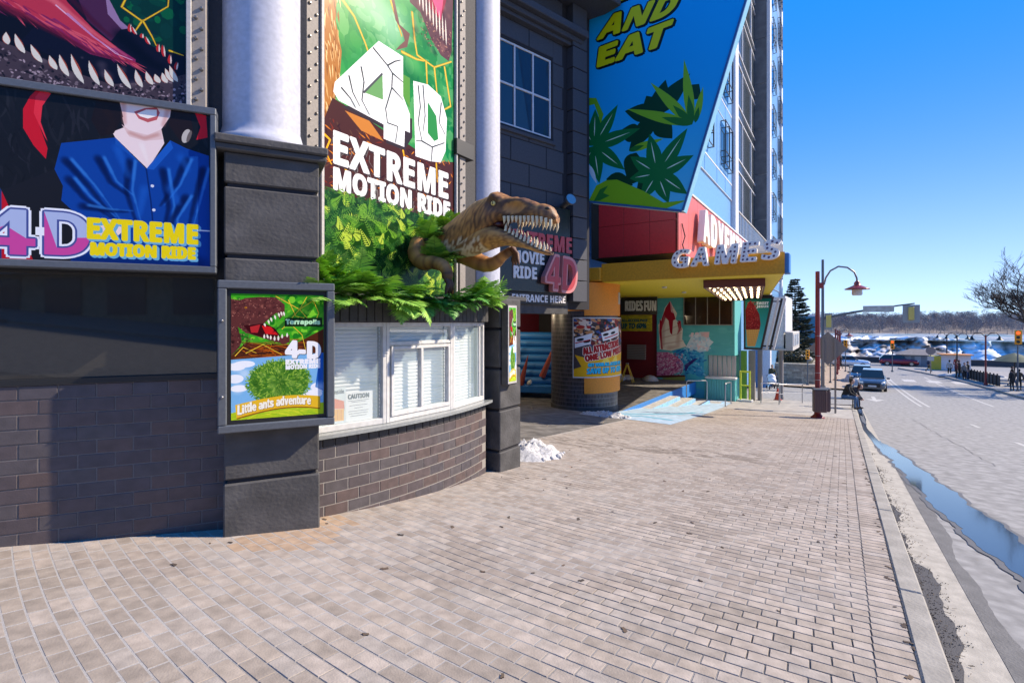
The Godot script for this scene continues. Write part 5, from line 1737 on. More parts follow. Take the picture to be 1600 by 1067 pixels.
	# forelegs: near one hangs down, far one reaches forward
	var legs := [[[Vector3(0.14, 0.3, 0.2), Vector3(0.18, 0.16, 0.3), Vector3(0.31, 0.04, 0.34), Vector3(0.47, 0.03, 0.35), Vector3(0.64, -0.02, 0.36), Vector3(0.7, -0.1, 0.36), Vector3(0.7, -0.18, 0.36)], [0.125, 0.115, 0.095, 0.082, 0.074, 0.07, 0.06]],
		[[Vector3(0.5, 0.2, -0.2), Vector3(0.78, 0.06, -0.26), Vector3(0.95, 0.05, -0.26), Vector3(1.1, 0.14, -0.26), Vector3(1.22, 0.2, -0.26)], [0.13, 0.105, 0.085, 0.062, 0.05]]]
	for l in legs:
		var pts := []; var rad := []
		for i in (l[0].size() - 1) * 5 + 1:
			var k: int = mini(i / 5, l[0].size() - 2)
			var tt: float = (i - k * 5) / 5.0
			var p0: Vector3 = l[0][maxi(k - 1, 0)]; var p1: Vector3 = l[0][k]; var p2: Vector3 = l[0][k + 1]; var p3: Vector3 = l[0][mini(k + 2, l[0].size() - 1)]
			pts.append(p1.cubic_interpolate(p2, p0, p3, tt))
			rad.append(lerpf(l[1][k], l[1][k + 1], tt) * (1 + 0.08 * f1.get_noise_1d(i * 9.0)))
		var pc := []
		for i in pts.size(): pc.append(tan_.lerp(brown, clampf(0.3 + f1.get_noise_1d(i * 14.0 + 5.0) * 1.8, 0, 1)).lerp(dark, clampf((i - pts.size() * 0.72) / 5.0, 0, 0.7)))
		g.tube(pts, rad, 16, pc)
		var hand: Vector3 = l[0][-1]
		for s in [-1.0, 0.0, 1.0]:
			g.col = brown.lerp(dark, 0.4)
			var d := Vector3(0.03, -0.13, s * 0.045) if l == legs[0] else Vector3(0.05 + 0.05 * s, -0.13, s * 0.035)
			g.tube([hand + Vector3(0, 0.02, s * 0.025), hand + d * 0.5 + Vector3(0.03, 0, 0), hand + d, hand + d * 1.5 + Vector3(-0.02, 0, 0)], [0.038, 0.034, 0.026, 0.005], 8)
	var skin := vcol(0.55)
	var cell := noise_img(31, 0.09, 1, 0.0, 1.0, 512, FastNoiseLite.TYPE_CELLULAR)
	skin.uv1_triplanar = true; skin.uv1_scale = Vector3.ONE * 2.6
	skin.normal_enabled = true; skin.normal_texture = bump(cell, 3.0); skin.normal_scale = 0.7
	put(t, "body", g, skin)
	# mouth lining and tongue
	g = G.new()
	g.col = Color(0.1, 0.012, 0.012)
	r = []
	for i in 14:
		var x := lerpf(1.2, 1.82, i / 13.0)
		var lo: float = interp(low, x)[0] - 0.02
		var hi: float = interp(keys, x)[1] + 0.02
		r.append(PackedVector3Array([Vector3(x, lo, 0.08), Vector3(x, lo - 0.008, 0.0), Vector3(x, lo, -0.08)]))
	g.rings(r, false)
	g.X = Transform3D(Basis(Vector3.BACK, -0.5), Vector3(1.45, 0.33, 0))
	g.col = Color(0.42, 0.1, 0.1)
	g.ball(Vector3.ZERO, Vector3(0.22, 0.03, 0.07), 14, 8)
	g.X = Transform3D.IDENTITY
	g.col = Color(0.06, 0.008, 0.008)
	g.ball(Vector3(1.24, 0.45, 0), Vector3(0.1, 0.06, 0.15), 12, 8)
	put(t, "mouth", g, vcol(0.3))
	var ivory := surf(lin(0.74, 0.64, 0.44), 0.35, M.t_fine, 4.0)
	for s in [-1.0, 1.0]:
		for i in 12:
			var x := 1.37 + i * 0.05
			var q := interp(keys, x)
			var k: float = 0.085 + 0.02 * sin(i * 1.9) + (0.02 if i > 5 else 0.0)
			g = G.new()
			var z: float = s * q[2] * 0.86
			var y: float = q[1] + 0.035
			g.tube([Vector3(x, y, z), Vector3(x + 0.004, y - k * 0.5, z * 1.02), Vector3(x - 0.006, y - k, z * 0.98)], [0.02, 0.017, 0.003], 8)
			put(t, "tooth", g, ivory)
		for i in 11:
			var x := 1.37 + i * 0.046
			var q := interp(low, x)
			var k: float = 0.08 + 0.02 * sin(i * 2.3 + 1)
			var z: float = s * q[2] * 0.82
			var y: float = q[0] - 0.03
			g = G.new()
			g.tube([Vector3(x, y, z), Vector3(x + 0.01, y + k * 0.5, z), Vector3(x + 0.012, y + k, z * 0.96)], [0.018, 0.015, 0.003], 8)
			put(t, "tooth", g, ivory)
		g = G.new()
		g.ball(Vector3(1.235, 0.68, s * 0.185), Vector3(0.03, 0.028, 0.026), 12, 8)
		var eye := put(t, "eye", g, mat(lin(0.75, 0.6, 0.2), 0.1))
		g = G.new()
		g.ball(Vector3(1.24, 0.68, s * 0.202), Vector3(0.008, 0.02, 0.012), 8, 6)
		put(eye, "pupil", g, M.black_gloss)
	g = G.new()
	for s in [-1.0, 1.0]: g.ball(Vector3(1.88, 0.565, s * 0.085), Vector3(0.032, 0.018, 0.025), 10, 6)
	put(t, "nostrils", g, M.black)

# ---------------------------------------------------------------- arcade entrance
func make_snow() -> void:
	for q in [[-4.4, -7.35, 0.55, 0.75, 0.3, "dirty white snow heap against the second pillar"], [-6.0, -14.6, 0.95, 0.45, 0.2, "small snow heap at the corner of the blue painted floor"]]:
		var t := thing("snow_heap", q[5], "snow", on(q[0], q[1]), 0.0, "snow left on the pavement")
		var g := G.new()
		var nz := FastNoiseLite.new()
		nz.seed = 4; nz.frequency = 2.0; nz.fractal_octaves = 3
		var r := []
		for i in 27:
			var ring := PackedVector3Array()
			var f := 1.0 - i / 26.0
			for j in 72:
				var a := TAU * j / 72
				var w := 1 + 0.22 * nz.get_noise_2d(cos(a) * 0.7 + q[0], sin(a) * 0.7)
				var x: float = cos(a) * f * q[2] * w; var z: float = -sin(a) * f * q[3] * w
				ring.push_back(Vector3(x, -0.05 - z * -0.0 + (1 - f * f) * q[4] * (0.85 + 0.4 * nz.get_noise_2d(x * 1.6 + 9, z * 1.6) + 0.22 * nz.get_noise_2d(x * 7.0, z * 7.0)) - 0.083 * -z, z))
			r.append(ring)
		g.rings(r, true, false, true)
		put(t, "heap", g, M.snow)
		for i in 26:
			g = G.new()
			var a := rng.randf() * TAU
			var k := rng.randf_range(0.025, 0.075)
			g.X = Transform3D(Basis.from_euler(Vector3(rng.randf() * 3, rng.randf() * 6, 0)), Vector3(cos(a) * q[2] * rng.randf_range(0.4, 1.05), 0.03, 0))
			var zz: float = sin(a) * q[3] * rng.randf_range(0.4, 1.05)
			g.X.origin = Vector3(g.X.origin.x, 0.083 * zz + k * 0.4, zz)
			g.ball(Vector3.ZERO, Vector3(k, k * 0.7, k * 0.8), 12, 8)
			put(t, "lump", g, M.snow)

func make_drum() -> void:
	var c := Vector3(-7.59, -1.5, -16.4)
	var t := thing("tiled_drum", "round pier of tiny black mosaic tiles with a curved orange panel", "pier", c)
	# fine mosaic, far too small to pick apart
	var im := canvas(256, 256, c8(112, 110, 112))
	for i in 16:
		for j in 16: im.fill_rect(Rect2i(i * 16 + 1, j * 16 + 1, 14, 14), c8(38, 38, 44).lerp(c8(70, 68, 76), rng.randf()))
	var tm := mat(Color.WHITE, 0.35)
	tm.albedo_texture = tex(im)
	tm.uv1_scale = Vector3(9, 5, 1)
	var g := G.new()
	g.lathe(Vector3.ZERO, [Vector2(1.15, -0.2), Vector2(1.15, 3.48), Vector2(1.12, 3.5), Vector2(0.0, 3.5)], 64)
	put(t, "tiles", g, tm)
	g = G.new()
	g.lathe(Vector3.ZERO, [Vector2(1.1, -0.25), Vector2(1.165, -0.2), Vector2(1.165, 0.32), Vector2(1.15, 0.33)], 64)
	put(t, "plinth", g, M.stucco)
	var cam := Vector3(0.42, 0, 0.907); var R := Vector3(0.84, 0, -0.543)
	var wrap := func(r0: float, r1: float, a0: float, a1: float, y0: float, y1: float) -> G:
		var q := G.new()
		for i in 20:
			var s0 := deg_to_rad(lerpf(a0, a1, i / 20.0)); var s1 := deg_to_rad(lerpf(a0, a1, (i + 1) / 20.0))
			var d0 := cam * cos(s0) + R * sin(s0); var d1 := cam * cos(s1) + R * sin(s1)
			var lo := Vector3(0, y0, 0); var hi := Vector3(0, y1, 0)
			var u0 := i / 20.0; var u1 := (i + 1) / 20.0
			q.quad(d0 * r1 + lo, d1 * r1 + lo, d1 * r1 + hi, d0 * r1 + hi, Vector2(u0, 1), Vector2(u1, 1), Vector2(u1, 0), Vector2(u0, 0))
			q.quad(d0 * r0 + hi, d0 * r1 + hi, d1 * r1 + hi, d1 * r0 + hi); q.quad(d0 * r0 + lo, d1 * r0 + lo, d1 * r1 + lo, d0 * r1 + lo)
			if i == 0: q.quad(d0 * r0 + lo, d0 * r1 + lo, d0 * r1 + hi, d0 * r0 + hi)
			if i == 19: q.quad(d1 * r1 + lo, d1 * r0 + lo, d1 * r0 + hi, d1 * r1 + hi)
		return q
	put(t, "orange_panel", wrap.call(1.1, 1.25, 0, 95, 3.35, 4.44), M.orange)
	put(t, "orange_panel", wrap.call(1.1, 1.25, 0, 95, 0.8, 1.5), M.orange)
	g = G.new()
	g.lathe(Vector3.ZERO, [Vector2(0.9, 3.3), Vector2(0.9, 4.46)], 32)
	put(t, "core", g, M.orange)
	g = wrap.call(1.251, 1.26, 68, 80, 3.75, 4.15)
	put(t, "small_plate", g, M.strip_pale)
	var b := thing("offer_board", "curved white edged board of ride offers wrapped round the tiled pier", "sign", c + cam * 1.3)
	var back := b.transform.affine_inverse() * t.transform
	put(b, "rim", wrap.call(1.262, 1.285, -17, 84, 1.32, 3.29), M.white, back)
	put(b, "printed_panel", wrap.call(1.28, 1.292, -15.5, 82.5, 1.36, 3.25), print_mat(art_drum(), 0.35), back)

func make_canopy() -> void:
	var t := thing("canopy", "deep flat canopy with ochre edge and yellow underside over the arcade way in", "canopy", Vector3(-4.0, 2.94, -19))
	var inv := t.transform.affine_inverse()
	var out := [Vector2(-6.56, -15.5), Vector2(-1.3, -15.5), Vector2(-2.9, -27.0), Vector2(-10.6, -27.2), Vector2(-10.6, -17.2), Vector2(-6.56, -17.2)]
	var slab := func(y0: float, y1: float, inset: float) -> G:
		var g := G.new()
		var p := PackedVector2Array()
		for q in out: p.push_back(Vector2(q.x, -q.y))
		if inset > 0: p = Geometry2D.offset_polygon(p, -inset)[0]
		g.X = Transform3D(Basis(Vector3.RIGHT, -PI / 2), Vector3.ZERO)
		g.prism(p, y0, y1)
		return g
	put(t, "fascia", slab.call(2.94, 3.44, 0.0), M.ochre, inv)
	put(t, "fascia_lip", slab.call(3.441, 3.52, -0.03), M.ochre, inv)
	put(t, "soffit", slab.call(2.925, 2.939, 0.03), M.yellow_soffit, inv)
	var g := G.new()
	g.span(-7.4, -6.57, 2.98, 3.41, -15.4, -16.4, 0.02)
	put(t, "end_block", g, M.ochre, inv)
	g = G.new()
	for q in [[-5.4, -18.5], [-5.6, -22.0], [-4.6, -24.0]]: g.lathe(Vector3(q[0], 2.86, q[1]), [Vector2(0.09, 0.0), Vector2(0.09, 0.064)], 16)
	put(t, "downlight_rims", g, M.white, inv)
	g = G.new()
	g.span(-2.9, -1.35, 3.53, 3.74, -15.62, -15.66)
	put(t, "sign_rail", g, M.white, inv)
	g = G.new()
	g.span(-1.36, -1.2, 2.95, 3.5, -15.6, -16.1, 0.02)
	put(t, "blue_box", g, M.sea_blue, inv)
	# lit bulb tray under the canopy
	var tr := thing("bulb_tray", "maroon tray of glowing bulbs under the yellow canopy", "light", Vector3(-3.4, 2.8, -21.5))
	tr.rotation.y = atan2(0.13, 0.99)
	g = G.new()
	g.span(-0.85, 0.85, 0.0, 0.12, 5.1, -5.1)
	put(tr, "tray", g, mat(lin(0.1, 0.02, 0.02), 0.5))
	g = G.new()
	for q in [[-0.85, -0.8, 5.1, -5.1], [0.8, 0.85, 5.1, -5.1]]: g.span(q[0], q[1], -0.12, -0.001, q[2], q[3])
	g.span(-0.8, 0.8, -0.12, -0.001, 5.1, 5.0); g.span(-0.8, 0.8, -0.12, -0.001, -5.0, -5.1)
	put(tr, "rim", g, mat(lin(0.1, 0.02, 0.02), 0.5))
	g = G.new(); g.ball(Vector3.ZERO, Vector3(0.05, 0.055, 0.05), 10, 6)
	var bm := g.mesh()
	var gm := glow(Color(1.0, 0.86, 0.66), 3.0)
	for i in 7:
		for j in 6: put(tr, "light_bulb", bm, gm, Transform3D(Basis.IDENTITY, Vector3(-0.69 + i * 0.23, -0.06, 4.6 - j * 1.84)))
	var al := AreaLight3D.new()
	al.name = "tray_light"
	al.area_size = Vector2(1.5, 9.6)
	al.light_color = Color(1.0, 0.86, 0.66); al.light_energy = 2.5
	al.shadow_enabled = true
	tr.add_child(al)
	al.position = Vector3(0, -0.15, 0)
	al.rotation.x = -PI / 2
	# big letters on the edge, each with rows of dots
	var s := thing("games_letters", "large pale dotted letters standing on the ochre canopy edge", "sign", Vector3(-2.83, 3.24, -15.4))
	var wm := mat(lin(0.82, 0.8, 0.8), 0.45)
	var dm := mat(lin(0.1, 0.06, 0.12), 0.4)
	var word := "GAMES"
	var xs := [-1.19, -0.62, 0.07, 0.66, 1.19]; var ws := [0.56, 0.56, 0.66, 0.46, 0.48]
	var dots := [[[.5,.92],[.25,.8],[.12,.55],[.2,.28],[.42,.1],[.7,.1],[.88,.28],[.86,.45],[.64,.46],[.75,.88]], [[.5,.88],[.4,.62],[.62,.62],[.28,.34],[.74,.34],[.14,.1],[.86,.1],[.5,.38]], [[.1,.1],[.1,.35],[.1,.6],[.12,.85],[.3,.62],[.5,.35],[.7,.62],[.88,.85],[.9,.6],[.9,.35],[.9,.1]], [[.15,.92],[.45,.92],[.8,.92],[.15,.7],[.15,.5],[.45,.52],[.75,.52],[.15,.28],[.15,.08],[.45,.08],[.8,.08]], [[.8,.82],[.5,.92],[.2,.78],[.25,.58],[.55,.5],[.8,.35],[.75,.14],[.45,.08],[.15,.16]]]
	for i in 5:
		var L := put(s, "letter", solid_text(word[i], 0.5, 0.2, ws[i] * 0.8, 1.3), wm, Transform3D(Basis(Vector3(1, 0, 0), Vector3(0.16, 1, 0), Vector3.BACK), Vector3(xs[i], 0.02 * i, 0.0)))
		g = G.new()
		for q in dots[i]: g.ball(Vector3((q[0] - 0.5) * ws[i] * 0.8, q[1] * 0.5, 0.2), Vector3(0.034, 0.034, 0.014), 8, 4)
		put(L, "dots", g, dm)

func make_red_block() -> void:
	var t := thing("red_upper_block", "red panelled upper block with white lettering above the canopy", "building", Vector3(-5.9, 3.9, -24))
	var inv := t.transform.affine_inverse()
	var g := G.new()
	g.span(-7.6, -4.62, 3.9, 6.1, -17.02, -36)
	put(t, "core", g, M.groove, inv)
	for i in 3:
		for j in 2:
			g = G.new()
			g.span(-7.3 + i * 0.92, -6.39 + i * 0.92, 3.92 + j * 1.09, 5.0 + j * 1.1, -17.0, -17.06, 0.006)
			put(t, "red_panel", g, M.red_panel, inv)
	for i in 14:
		g = G.new()
		g.span(-4.6, -4.5, 3.92, 6.12, -17.0 - i * 1.3, -18.292 - i * 1.3, 0.006)
		put(t, "pink_panel", g, M.pink_panel, inv)
	g = G.new()
	g.span(-4.75, -4.46, 6.121, 6.19, -16.97, -35.4)
	put(t, "coping", g, M.hotel_white, inv)
	var wm := mat(lin(0.8, 0.79, 0.77), 0.5)
	var x := 19.0
	for ch in "ADVENTURE":
		put(t, "letter", solid_text(ch, 1.12, 0.22, 0.95, 1.6), wm, inv * wall_frame(Vector3(-4.5, 4.55, 0), 0, -1) * Transform3D(Basis.IDENTITY, Vector3(x + 0.55, 0, 0.12)))
		x += 1.3
	g = G.new()
	g.tube([Vector3(-4.47, 4.9, -17.3), Vector3(-4.42, 4.5, -17.5), Vector3(-4.45, 4.2, -17.3), Vector3(-4.42, 3.8, -17.6)], [0.02], 6)
	put(t, "cable", g, M.black, inv)

func make_tower_sign() -> void:
	var t := thing("slanted_tower_sign", "huge slanted blue sign with leaves and yellow words jutting from the wall", "sign", Vector3(-6.375, 4.6, -14.0))
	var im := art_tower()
	# the outline leans outwards as it climbs
	var q := [Vector2(0, 0.64), Vector2(2.76, 0.03), Vector2(4.33, 5.18), Vector2(5.5, 9.3), Vector2(0, 9.55)]
	var g := G.new()
	var uvp := func(p: Vector2) -> Vector2: return Vector2(p.x / 5.0, 1.0 - p.y / 9.6)
	for k in [[0, 1, 2], [0, 2, 3], [0, 3, 4]]:
		var n := Vector3.BACK
		for m in [0, 2, 1]: g.one(Vector3(q[k[m]].x, q[k[m]].y, 0.0), n, uvp.call(q[k[m]]))
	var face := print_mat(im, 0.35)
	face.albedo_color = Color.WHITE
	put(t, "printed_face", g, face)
	var p := PackedVector2Array(q)
	g = G.new()
	g.prism(p, -0.5, -0.004)
	put(t, "box", g, surf(lin(0.3, 0.62, 0.78), 0.4, M.t_fine, 0.4))
	g = G.new()
	for i in 5:
		if i == 3: continue
		var a: Vector2 = q[i]; var b: Vector2 = q[(i + 1) % 5]
		var n := (b - a).orthogonal().normalized() * 0.05
		g.prism(PackedVector2Array([a - n * 0.1, b - n * 0.1, b + n, a + n]), -0.03, 0.02)
	put(t, "edge_trim", g, mat(lin(0.02, 0.1, 0.28), 0.5))
	g = G.new()
	for y in [0.9, 3.0, 5.5, 8.0]: g.span(-0.5, 0.1, y, y + 0.25, -0.45, -0.1)
	put(t, "bracket", g, M.black)

func make_arcade() -> void:
	var t := thing("arcade_front", "teal arcade front with ice cream mural and ticket hatch under the canopy", "building", Vector3(-6.4, -2.2, -27.2))
	var inv := t.transform.affine_inverse()
	var g := G.new()
	g.span(-8.3, -4.45, 0.0, 2.93, -27.05, -29); g.span(-8.3, -5.75, -2.4, 0.0, -27.05, -29)
	g.span(-5.75, -4.45, -2.4, 0.0, -28.4, -29)
	put(t, "wall", g, M.teal, inv)
	g = G.new(); g.X = inv
	var im := art_mural()
	var mm := print_mat(im, 0.6)
	for q in [[-8.3, -5.75, -2.2, 0.0], [-8.3, -6.92, 0.0, 2.93], [-6.92, -4.45, 0.0, 1.47]]:
		var f := func(x: float, y: float) -> Vector2: return Vector2((x + 8.3) / 3.85, 1.0 - (y + 2.2) / 5.2)
		g.quad(Vector3(q[0], q[2], -27.044), Vector3(q[1], q[2], -27.044), Vector3(q[1], q[3], -27.044), Vector3(q[0], q[3], -27.044), f.call(q[0], q[2]), f.call(q[1], q[2]), f.call(q[1], q[3]), f.call(q[0], q[3]))
	put(t, "mural", g, mm)
	g = G.new()
	for x in [-6.9, -6.32, -5.74, -5.16, -4.58]: g.span(x, x + 0.04, 1.5, 2.92, -27.04, -26.99)
	g.span(-6.86, -4.58, 1.5, 1.54, -27.035, -26.995)
	var win := put(t, "window", g, M.strip, inv)
	g = G.new()
	g.span(-6.88, -4.56, 1.52, 2.92, -27.04, -27.02)
	put(win, "pane", g, mat(lin(0.03, 0.018, 0.012), 0.08))
	# hatch with roller blinds, white counter and teal boarded base
	g = G.new()
	for i in 6: g.span(-5.72 + i * 0.22, -5.53 + i * 0.22, -1.1, -0.02, -27.3, -27.33, 0.01)
	put(t, "hatch_shutter", g, M.strip_pale, inv)
	g = G.new()
	g.span(-5.78, -4.35, -1.16, -1.06, -27.3, -26.7, 0.02)
	put(t, "counter", g, M.white, inv)
	for i in 11:
		g = G.new()
		g.span(-5.74 + i * 0.122, -5.625 + i * 0.122, -2.6, -1.165, -26.85, -26.9, 0.008)
		put(t, "board", g, M.teal, inv)
	g = G.new()
	g.span(-5.7, -4.42, -2.6, -1.17, -26.91, -28.4)
	put(t, "hatch_base", g, M.teal, inv)
	# side bay to the left: red wall with hanging words and offer board
	g = G.new()
	g.span(-12.5, -8.31, -2.4, 2.93, -27.2, -29); g.span(-12.6, -12.4, -2.4, 2.93, -17, -29)
	put(t, "red_wall", g, surf(lin(0.2, 0.012, 0.018), 0.5, M.t_fine, 0.4), inv)
	g = G.new()
	for i in 9: g.span(-9.9, -8.9, -0.35 + i * 0.09, -0.29 + i * 0.09, -26.9, -27.1)
	put(t, "vent_grille", g, M.strip, inv)
	var s := thing("rides_fun_sign", "hanging black sign with white RIDES FUN words above an offer board", "sign", Vector3(-8.4, 1.2, -24))
	g = G.new()
	g.span(-0.75, 1.05, 0.82, 1.66, -0.06, 0.0, 0.01)
	put(s, "panel", g, M.black)
	put(s, "rides_letters", solid_text("RIDES", 0.48, 0.03, 0.86), M.white, Transform3D(Basis.IDENTITY, Vector3(-0.08, 1.0, 0.0)))
	put(s, "fun_letters", solid_text("FUN", 0.47, 0.03, 0.56), M.white, Transform3D(Basis.IDENTITY, Vector3(0.72, 1.0, 0.0)))
	g = G.new()
	g.quad(Vector3(-0.75, 0.02, 0), Vector3(0.81, 0.02, 0), Vector3(0.81, 0.8, 0), Vector3(-0.75, 0.8, 0))
	put(s, "offer_print", g, print_mat(art_offer(), 0.5))
	g = G.new()
	for x in [-0.5, 0.7]: g.span(x - 0.01, x + 0.01, 1.66, 1.724, -0.04, -0.02)
	put(s, "hanger", g, M.steel)
	# platform and blue stepped edge
	var st := thing("blue_steps", "light blue painted steps dropping from the arcade floor to the pavement", "steps", on(-6.5, -18))
	inv = st.transform.affine_inverse()
	var tread := surf(lin(0.5, 0.5, 0.48), 0.85, M.t_blot, 0.7)
	for k in 5:
		var x1 := -6.25 + k * 0.42; var z1 := -26.9 if k == 0 else -21.4 - k * 0.9
		var top := -1.36 - k * 0.16
		g = G.new()
		g.span(-12, x1, top - 0.6, top - 0.012, -14.6, z1, 0.01)
		put(st, "riser", g, M.pool_blue if k else M.sea_blue, inv)  # top riser: same paint, canopy shade painted in as a deeper blue
		g = G.new()
		g.span(-12, x1 - 0.05, top - 0.012, top, -14.6, z1 + 0.05)
		put(st, "tread", g, tread if k else M.asphalt_old, inv)
	g = G.new()
	g.span(-12, -6.6, -2.4, -1.353, -17, -26.95)
	put(st, "platform", g, M.asphalt_old, inv)
	g = G.new()
	flat_poly(g, [-6.3, -14.45, -3.93, -14.05, -3.95, -18.0, -4.1, -22.0, -4.3, -25.4, -4.75, -26.4, -6.3, -26.4], 0.006)
	var pad := ground_piece("painted_floor", g, surf(lin(0.42, 0.58, 0.74), 0.75, M.t_blot, 0.6))
	pad.set_meta("kind", "structure")
	g = G.new()
	for q in [[-6.2, -14.9, -5.2, -15.5, -4.2, -15.2], [-6.2, -15.3, -5.4, -16.2, -4.6, -17.4, -4.2, -19]]:
		for i in range(0, q.size() - 2, 2):
			var a := Vector2(q[i], q[i + 1]); var b := Vector2(q[i + 2], q[i + 3])
			var n := (b - a).orthogonal().normalized() * 0.09
			flat_poly(g, [a.x + n.x, a.y + n.y, b.x + n.x, b.y + n.y, b.x - n.x, b.y - n.y, a.x - n.x, a.y - n.y], 0.0105)
	ground_piece("painted_wave", g, surf(lin(0.1, 0.42, 0.6), 0.7, M.t_fine, 0.6))
	var rails := [["handrail", "steel handrail beside the teal ticket hatch", [[-5.9, -23.6], [-5.4, -25.4]]], ["handrail", "steel handrail at the foot of the blue steps", [[-4.15, -23.0], [-4.3, -25.2]]]]
	for q in rails:
		var h := thing(q[0], q[1], "handrail", on(q[2][0][0], q[2][0][1]), 0.0)
		g = G.new()
		var a := on(q[2][0][0], q[2][0][1]) - h.position; var b := on(q[2][1][0], q[2][1][1]) - h.position
		g.tube([a, a + Vector3(0, 0.92, 0), a + Vector3(0, 0.98, 0) + (b - a) * 0.06, b + Vector3(0, 0.98, 0) - (b - a) * 0.06, b + Vector3(0, 0.92, 0), b], [0.024], 8)
		put(h, "rail", g, M.steel)
		g = G.new()
		g.lathe(a, [Vector2(0.06, 0), Vector2(0.06, 0.012)], 10); g.lathe(b, [Vector2(0.06, 0), Vector2(0.06, 0.012)], 10)
		put(h, "foot_plate", g, M.steel)
	# a-frame and decorative rocks on the platform
	var fr := thing("a_frame_sign", "folded yellow a-frame stand on the arcade platform", "stand", Vector3(-9.0, -1.34, -24.5))
	g = G.new()
	for s2 in [-1.0, 1.0]:
		for z in [-0.12, 0.12]: g.bar(Vector3(s2 * 0.32, 0, z), Vector3(0, 0.95, z * 0.4), 0.022)
	put(fr, "legs", g, mat(lin(0.7, 0.45, 0.03), 0.5))
	g = G.new()
	g.span(-0.06, 0.06, 0.9, 0.97, -0.07, 0.07)
	put(fr, "hinge", g, M.steel)
	for q in [[-9.9, -25.4, 0.42], [-8.3, -25.9, 0.34], [-9.5, -25.9, 0.3]]:
		var rk := thing("fake_rock", "pale moulded rock by the red arcade wall", "rock", Vector3(q[0], -1.34, q[1]), 0.0, "pale rocks on the arcade platform")
		g = G.new()
		var r := []
		for i in 8:
			var ring := PackedVector3Array()
			for j in 12:
				var a := TAU * j / 12; var f: float = cos(i / 7.0 * 1.45) * q[2] * rng.randf_range(0.8, 1.1)
				ring.push_back(Vector3(cos(a) * f * 1.2, sin(i / 7.0 * 1.5) * q[2] * 0.8, -sin(a) * f))
			r.append(ring)
		g.rings(r, true, false, true)
		put(rk, "rock", g, M.strip_pale)
	# slanted cone sign
	var cs := thing("cone_sign", "tapering teal sign with red sprinkled ice cream cone beside the canopy", "sign", Vector3(-3.2, 0.42, -26))
	var o := [Vector2(-0.62, 2.33), Vector2(0.48, 2.31), Vector2(0.02, 0.05), Vector2(-0.6, 0.06)]
	g = G.new()
	for k in [[3, 2, 1], [3, 1, 0]]:
		for m in [0, 2, 1]:
			var p: Vector2 = o[k[m]]
			g.one(Vector3(p.x, p.y, 0), Vector3.BACK, Vector2((p.x + 0.67) / 1.26, 1.0 - p.y / 2.35))
	put(cs, "printed_face", g, print_mat(art_cone(), 0.4))
	g = G.new()
	g.prism(PackedVector2Array([Vector2(-0.7, 2.4), Vector2(0.58, 2.4), Vector2(0.09, -0.03), Vector2(-0.68, -0.03)]), -0.25, -0.004)
	put(cs, "box", g, M.black)
	for k in 3:
		g = G.new()
		var dx := 0.14 + k * 0.14
		g.prism(PackedVector2Array([Vector2(0.58 + dx, 2.3), Vector2(0.66 + dx, 2.3), Vector2(0.17 + dx, -0.02), Vector2(0.09 + dx, -0.02)]), -0.2, -0.02)
		put(cs, "stripe", g, M.black if k == 1 else M.white)
	g = G.new()
	g.span(-0.7, 0.5, 2.4, 2.48, -0.3, -0.05); g.span(0.05, 0.55, 0.1, 0.16, -0.22, -0.1); g.span(0.45, 0.9, 2.15, 2.2, -0.22, -0.1)
	put(cs, "bracket", g, M.black)
	make_white_annex()

func make_white_annex() -> void:
	var t := thing("white_annex", "white slatted annex with balcony box on grey post beyond the canopy", "building", Vector3(-3.6, -2.6, -31.5))
	var inv := t.transform.affine_inverse()
	var g := G.new()
	for i in 7: g.span(-2.52, -2.45, 1.15, 3.0, -29.6 - i * 0.6, -30.17 - i * 0.6, 0.01)
	put(t, "street_panel", g, M.hotel_white, inv)
	g = G.new()
	g.span(-4.4, -2.53, 0.3, 2.95, -29.6, -33.8)
	put(t, "wall", g, M.hotel_white, inv)
	g = G.new()
	g.span(-2.44, -2.1, 0.3, 1.14, -29.4, -34.0, 0.02); g.span(-4.4, -2.1, 0.2, 0.299, -29.4, -34.0, 0.01)
	put(t, "balcony", g, M.strip_pale, inv)
	for i in 3:
		g = G.new()
		g.span(-2.095, -2.08, 0.42, 1.02, -29.7 - i * 1.35, -30.7 - i * 1.35, 0.004)
		put(t, "pane", g, mat(lin(0.45, 0.5, 0.55), 0.2), inv)
	g = G.new()
	g.lathe(Vector3(-3.0, gy(-33.4), -33.4), [Vector2(0.16, -0.1), Vector2(0.16, 0.05), Vector2(0.13, 0.07), Vector2(0.13, 0.2 - gy(-33.4))], 14)
	put(t, "post", g, M.strip, inv)
	g = G.new()
	g.span(-4.35, -4.1, -2.7, 0.2, -28.2, -28.5, 0.01)
	put(t, "green_pier", g, mat(lin(0.1, 0.26, 0.03), 0.5), inv)
	g = G.new()
	g.span(-4.05, -3.75, -2.6, 0.2, -28.6, -28.9); g.span(-3.7, -3.5, -2.6, 0.2, -29.2, -29.5)
	put(t, "pier", g, M.strip, inv)
	var y := mat(lin(0.6, 0.7, 0.05), 0.4)
	g = G.new()
	for q in [[-4.28, -4.2], [-3.86, -3.78]]: g.span(q[0], q[1], -2.32, -0.75, -27.4, -27.46)
	g.span(-4.2, -3.86, -0.83, -0.75, -27.4, -27.46); g.span(-4.2, -3.86, -1.5, -1.44, -27.4, -27.46)
	var fr := thing("yellow_frame", "bright yellow frame stand next to the teal ticket hatch", "stand", Vector3(-4.03, gy(-27.4), -27.43))
	put(fr, "frame", g, y, fr.transform.affine_inverse())
	g = G.new()
	g.span(-4.4, -3.7, gy(-27.4) - 0.1, gy(-27.4) + 0.09, -27.2, -27.7, 0.02)
	put(fr, "base", g, M.white, fr.transform.affine_inverse())

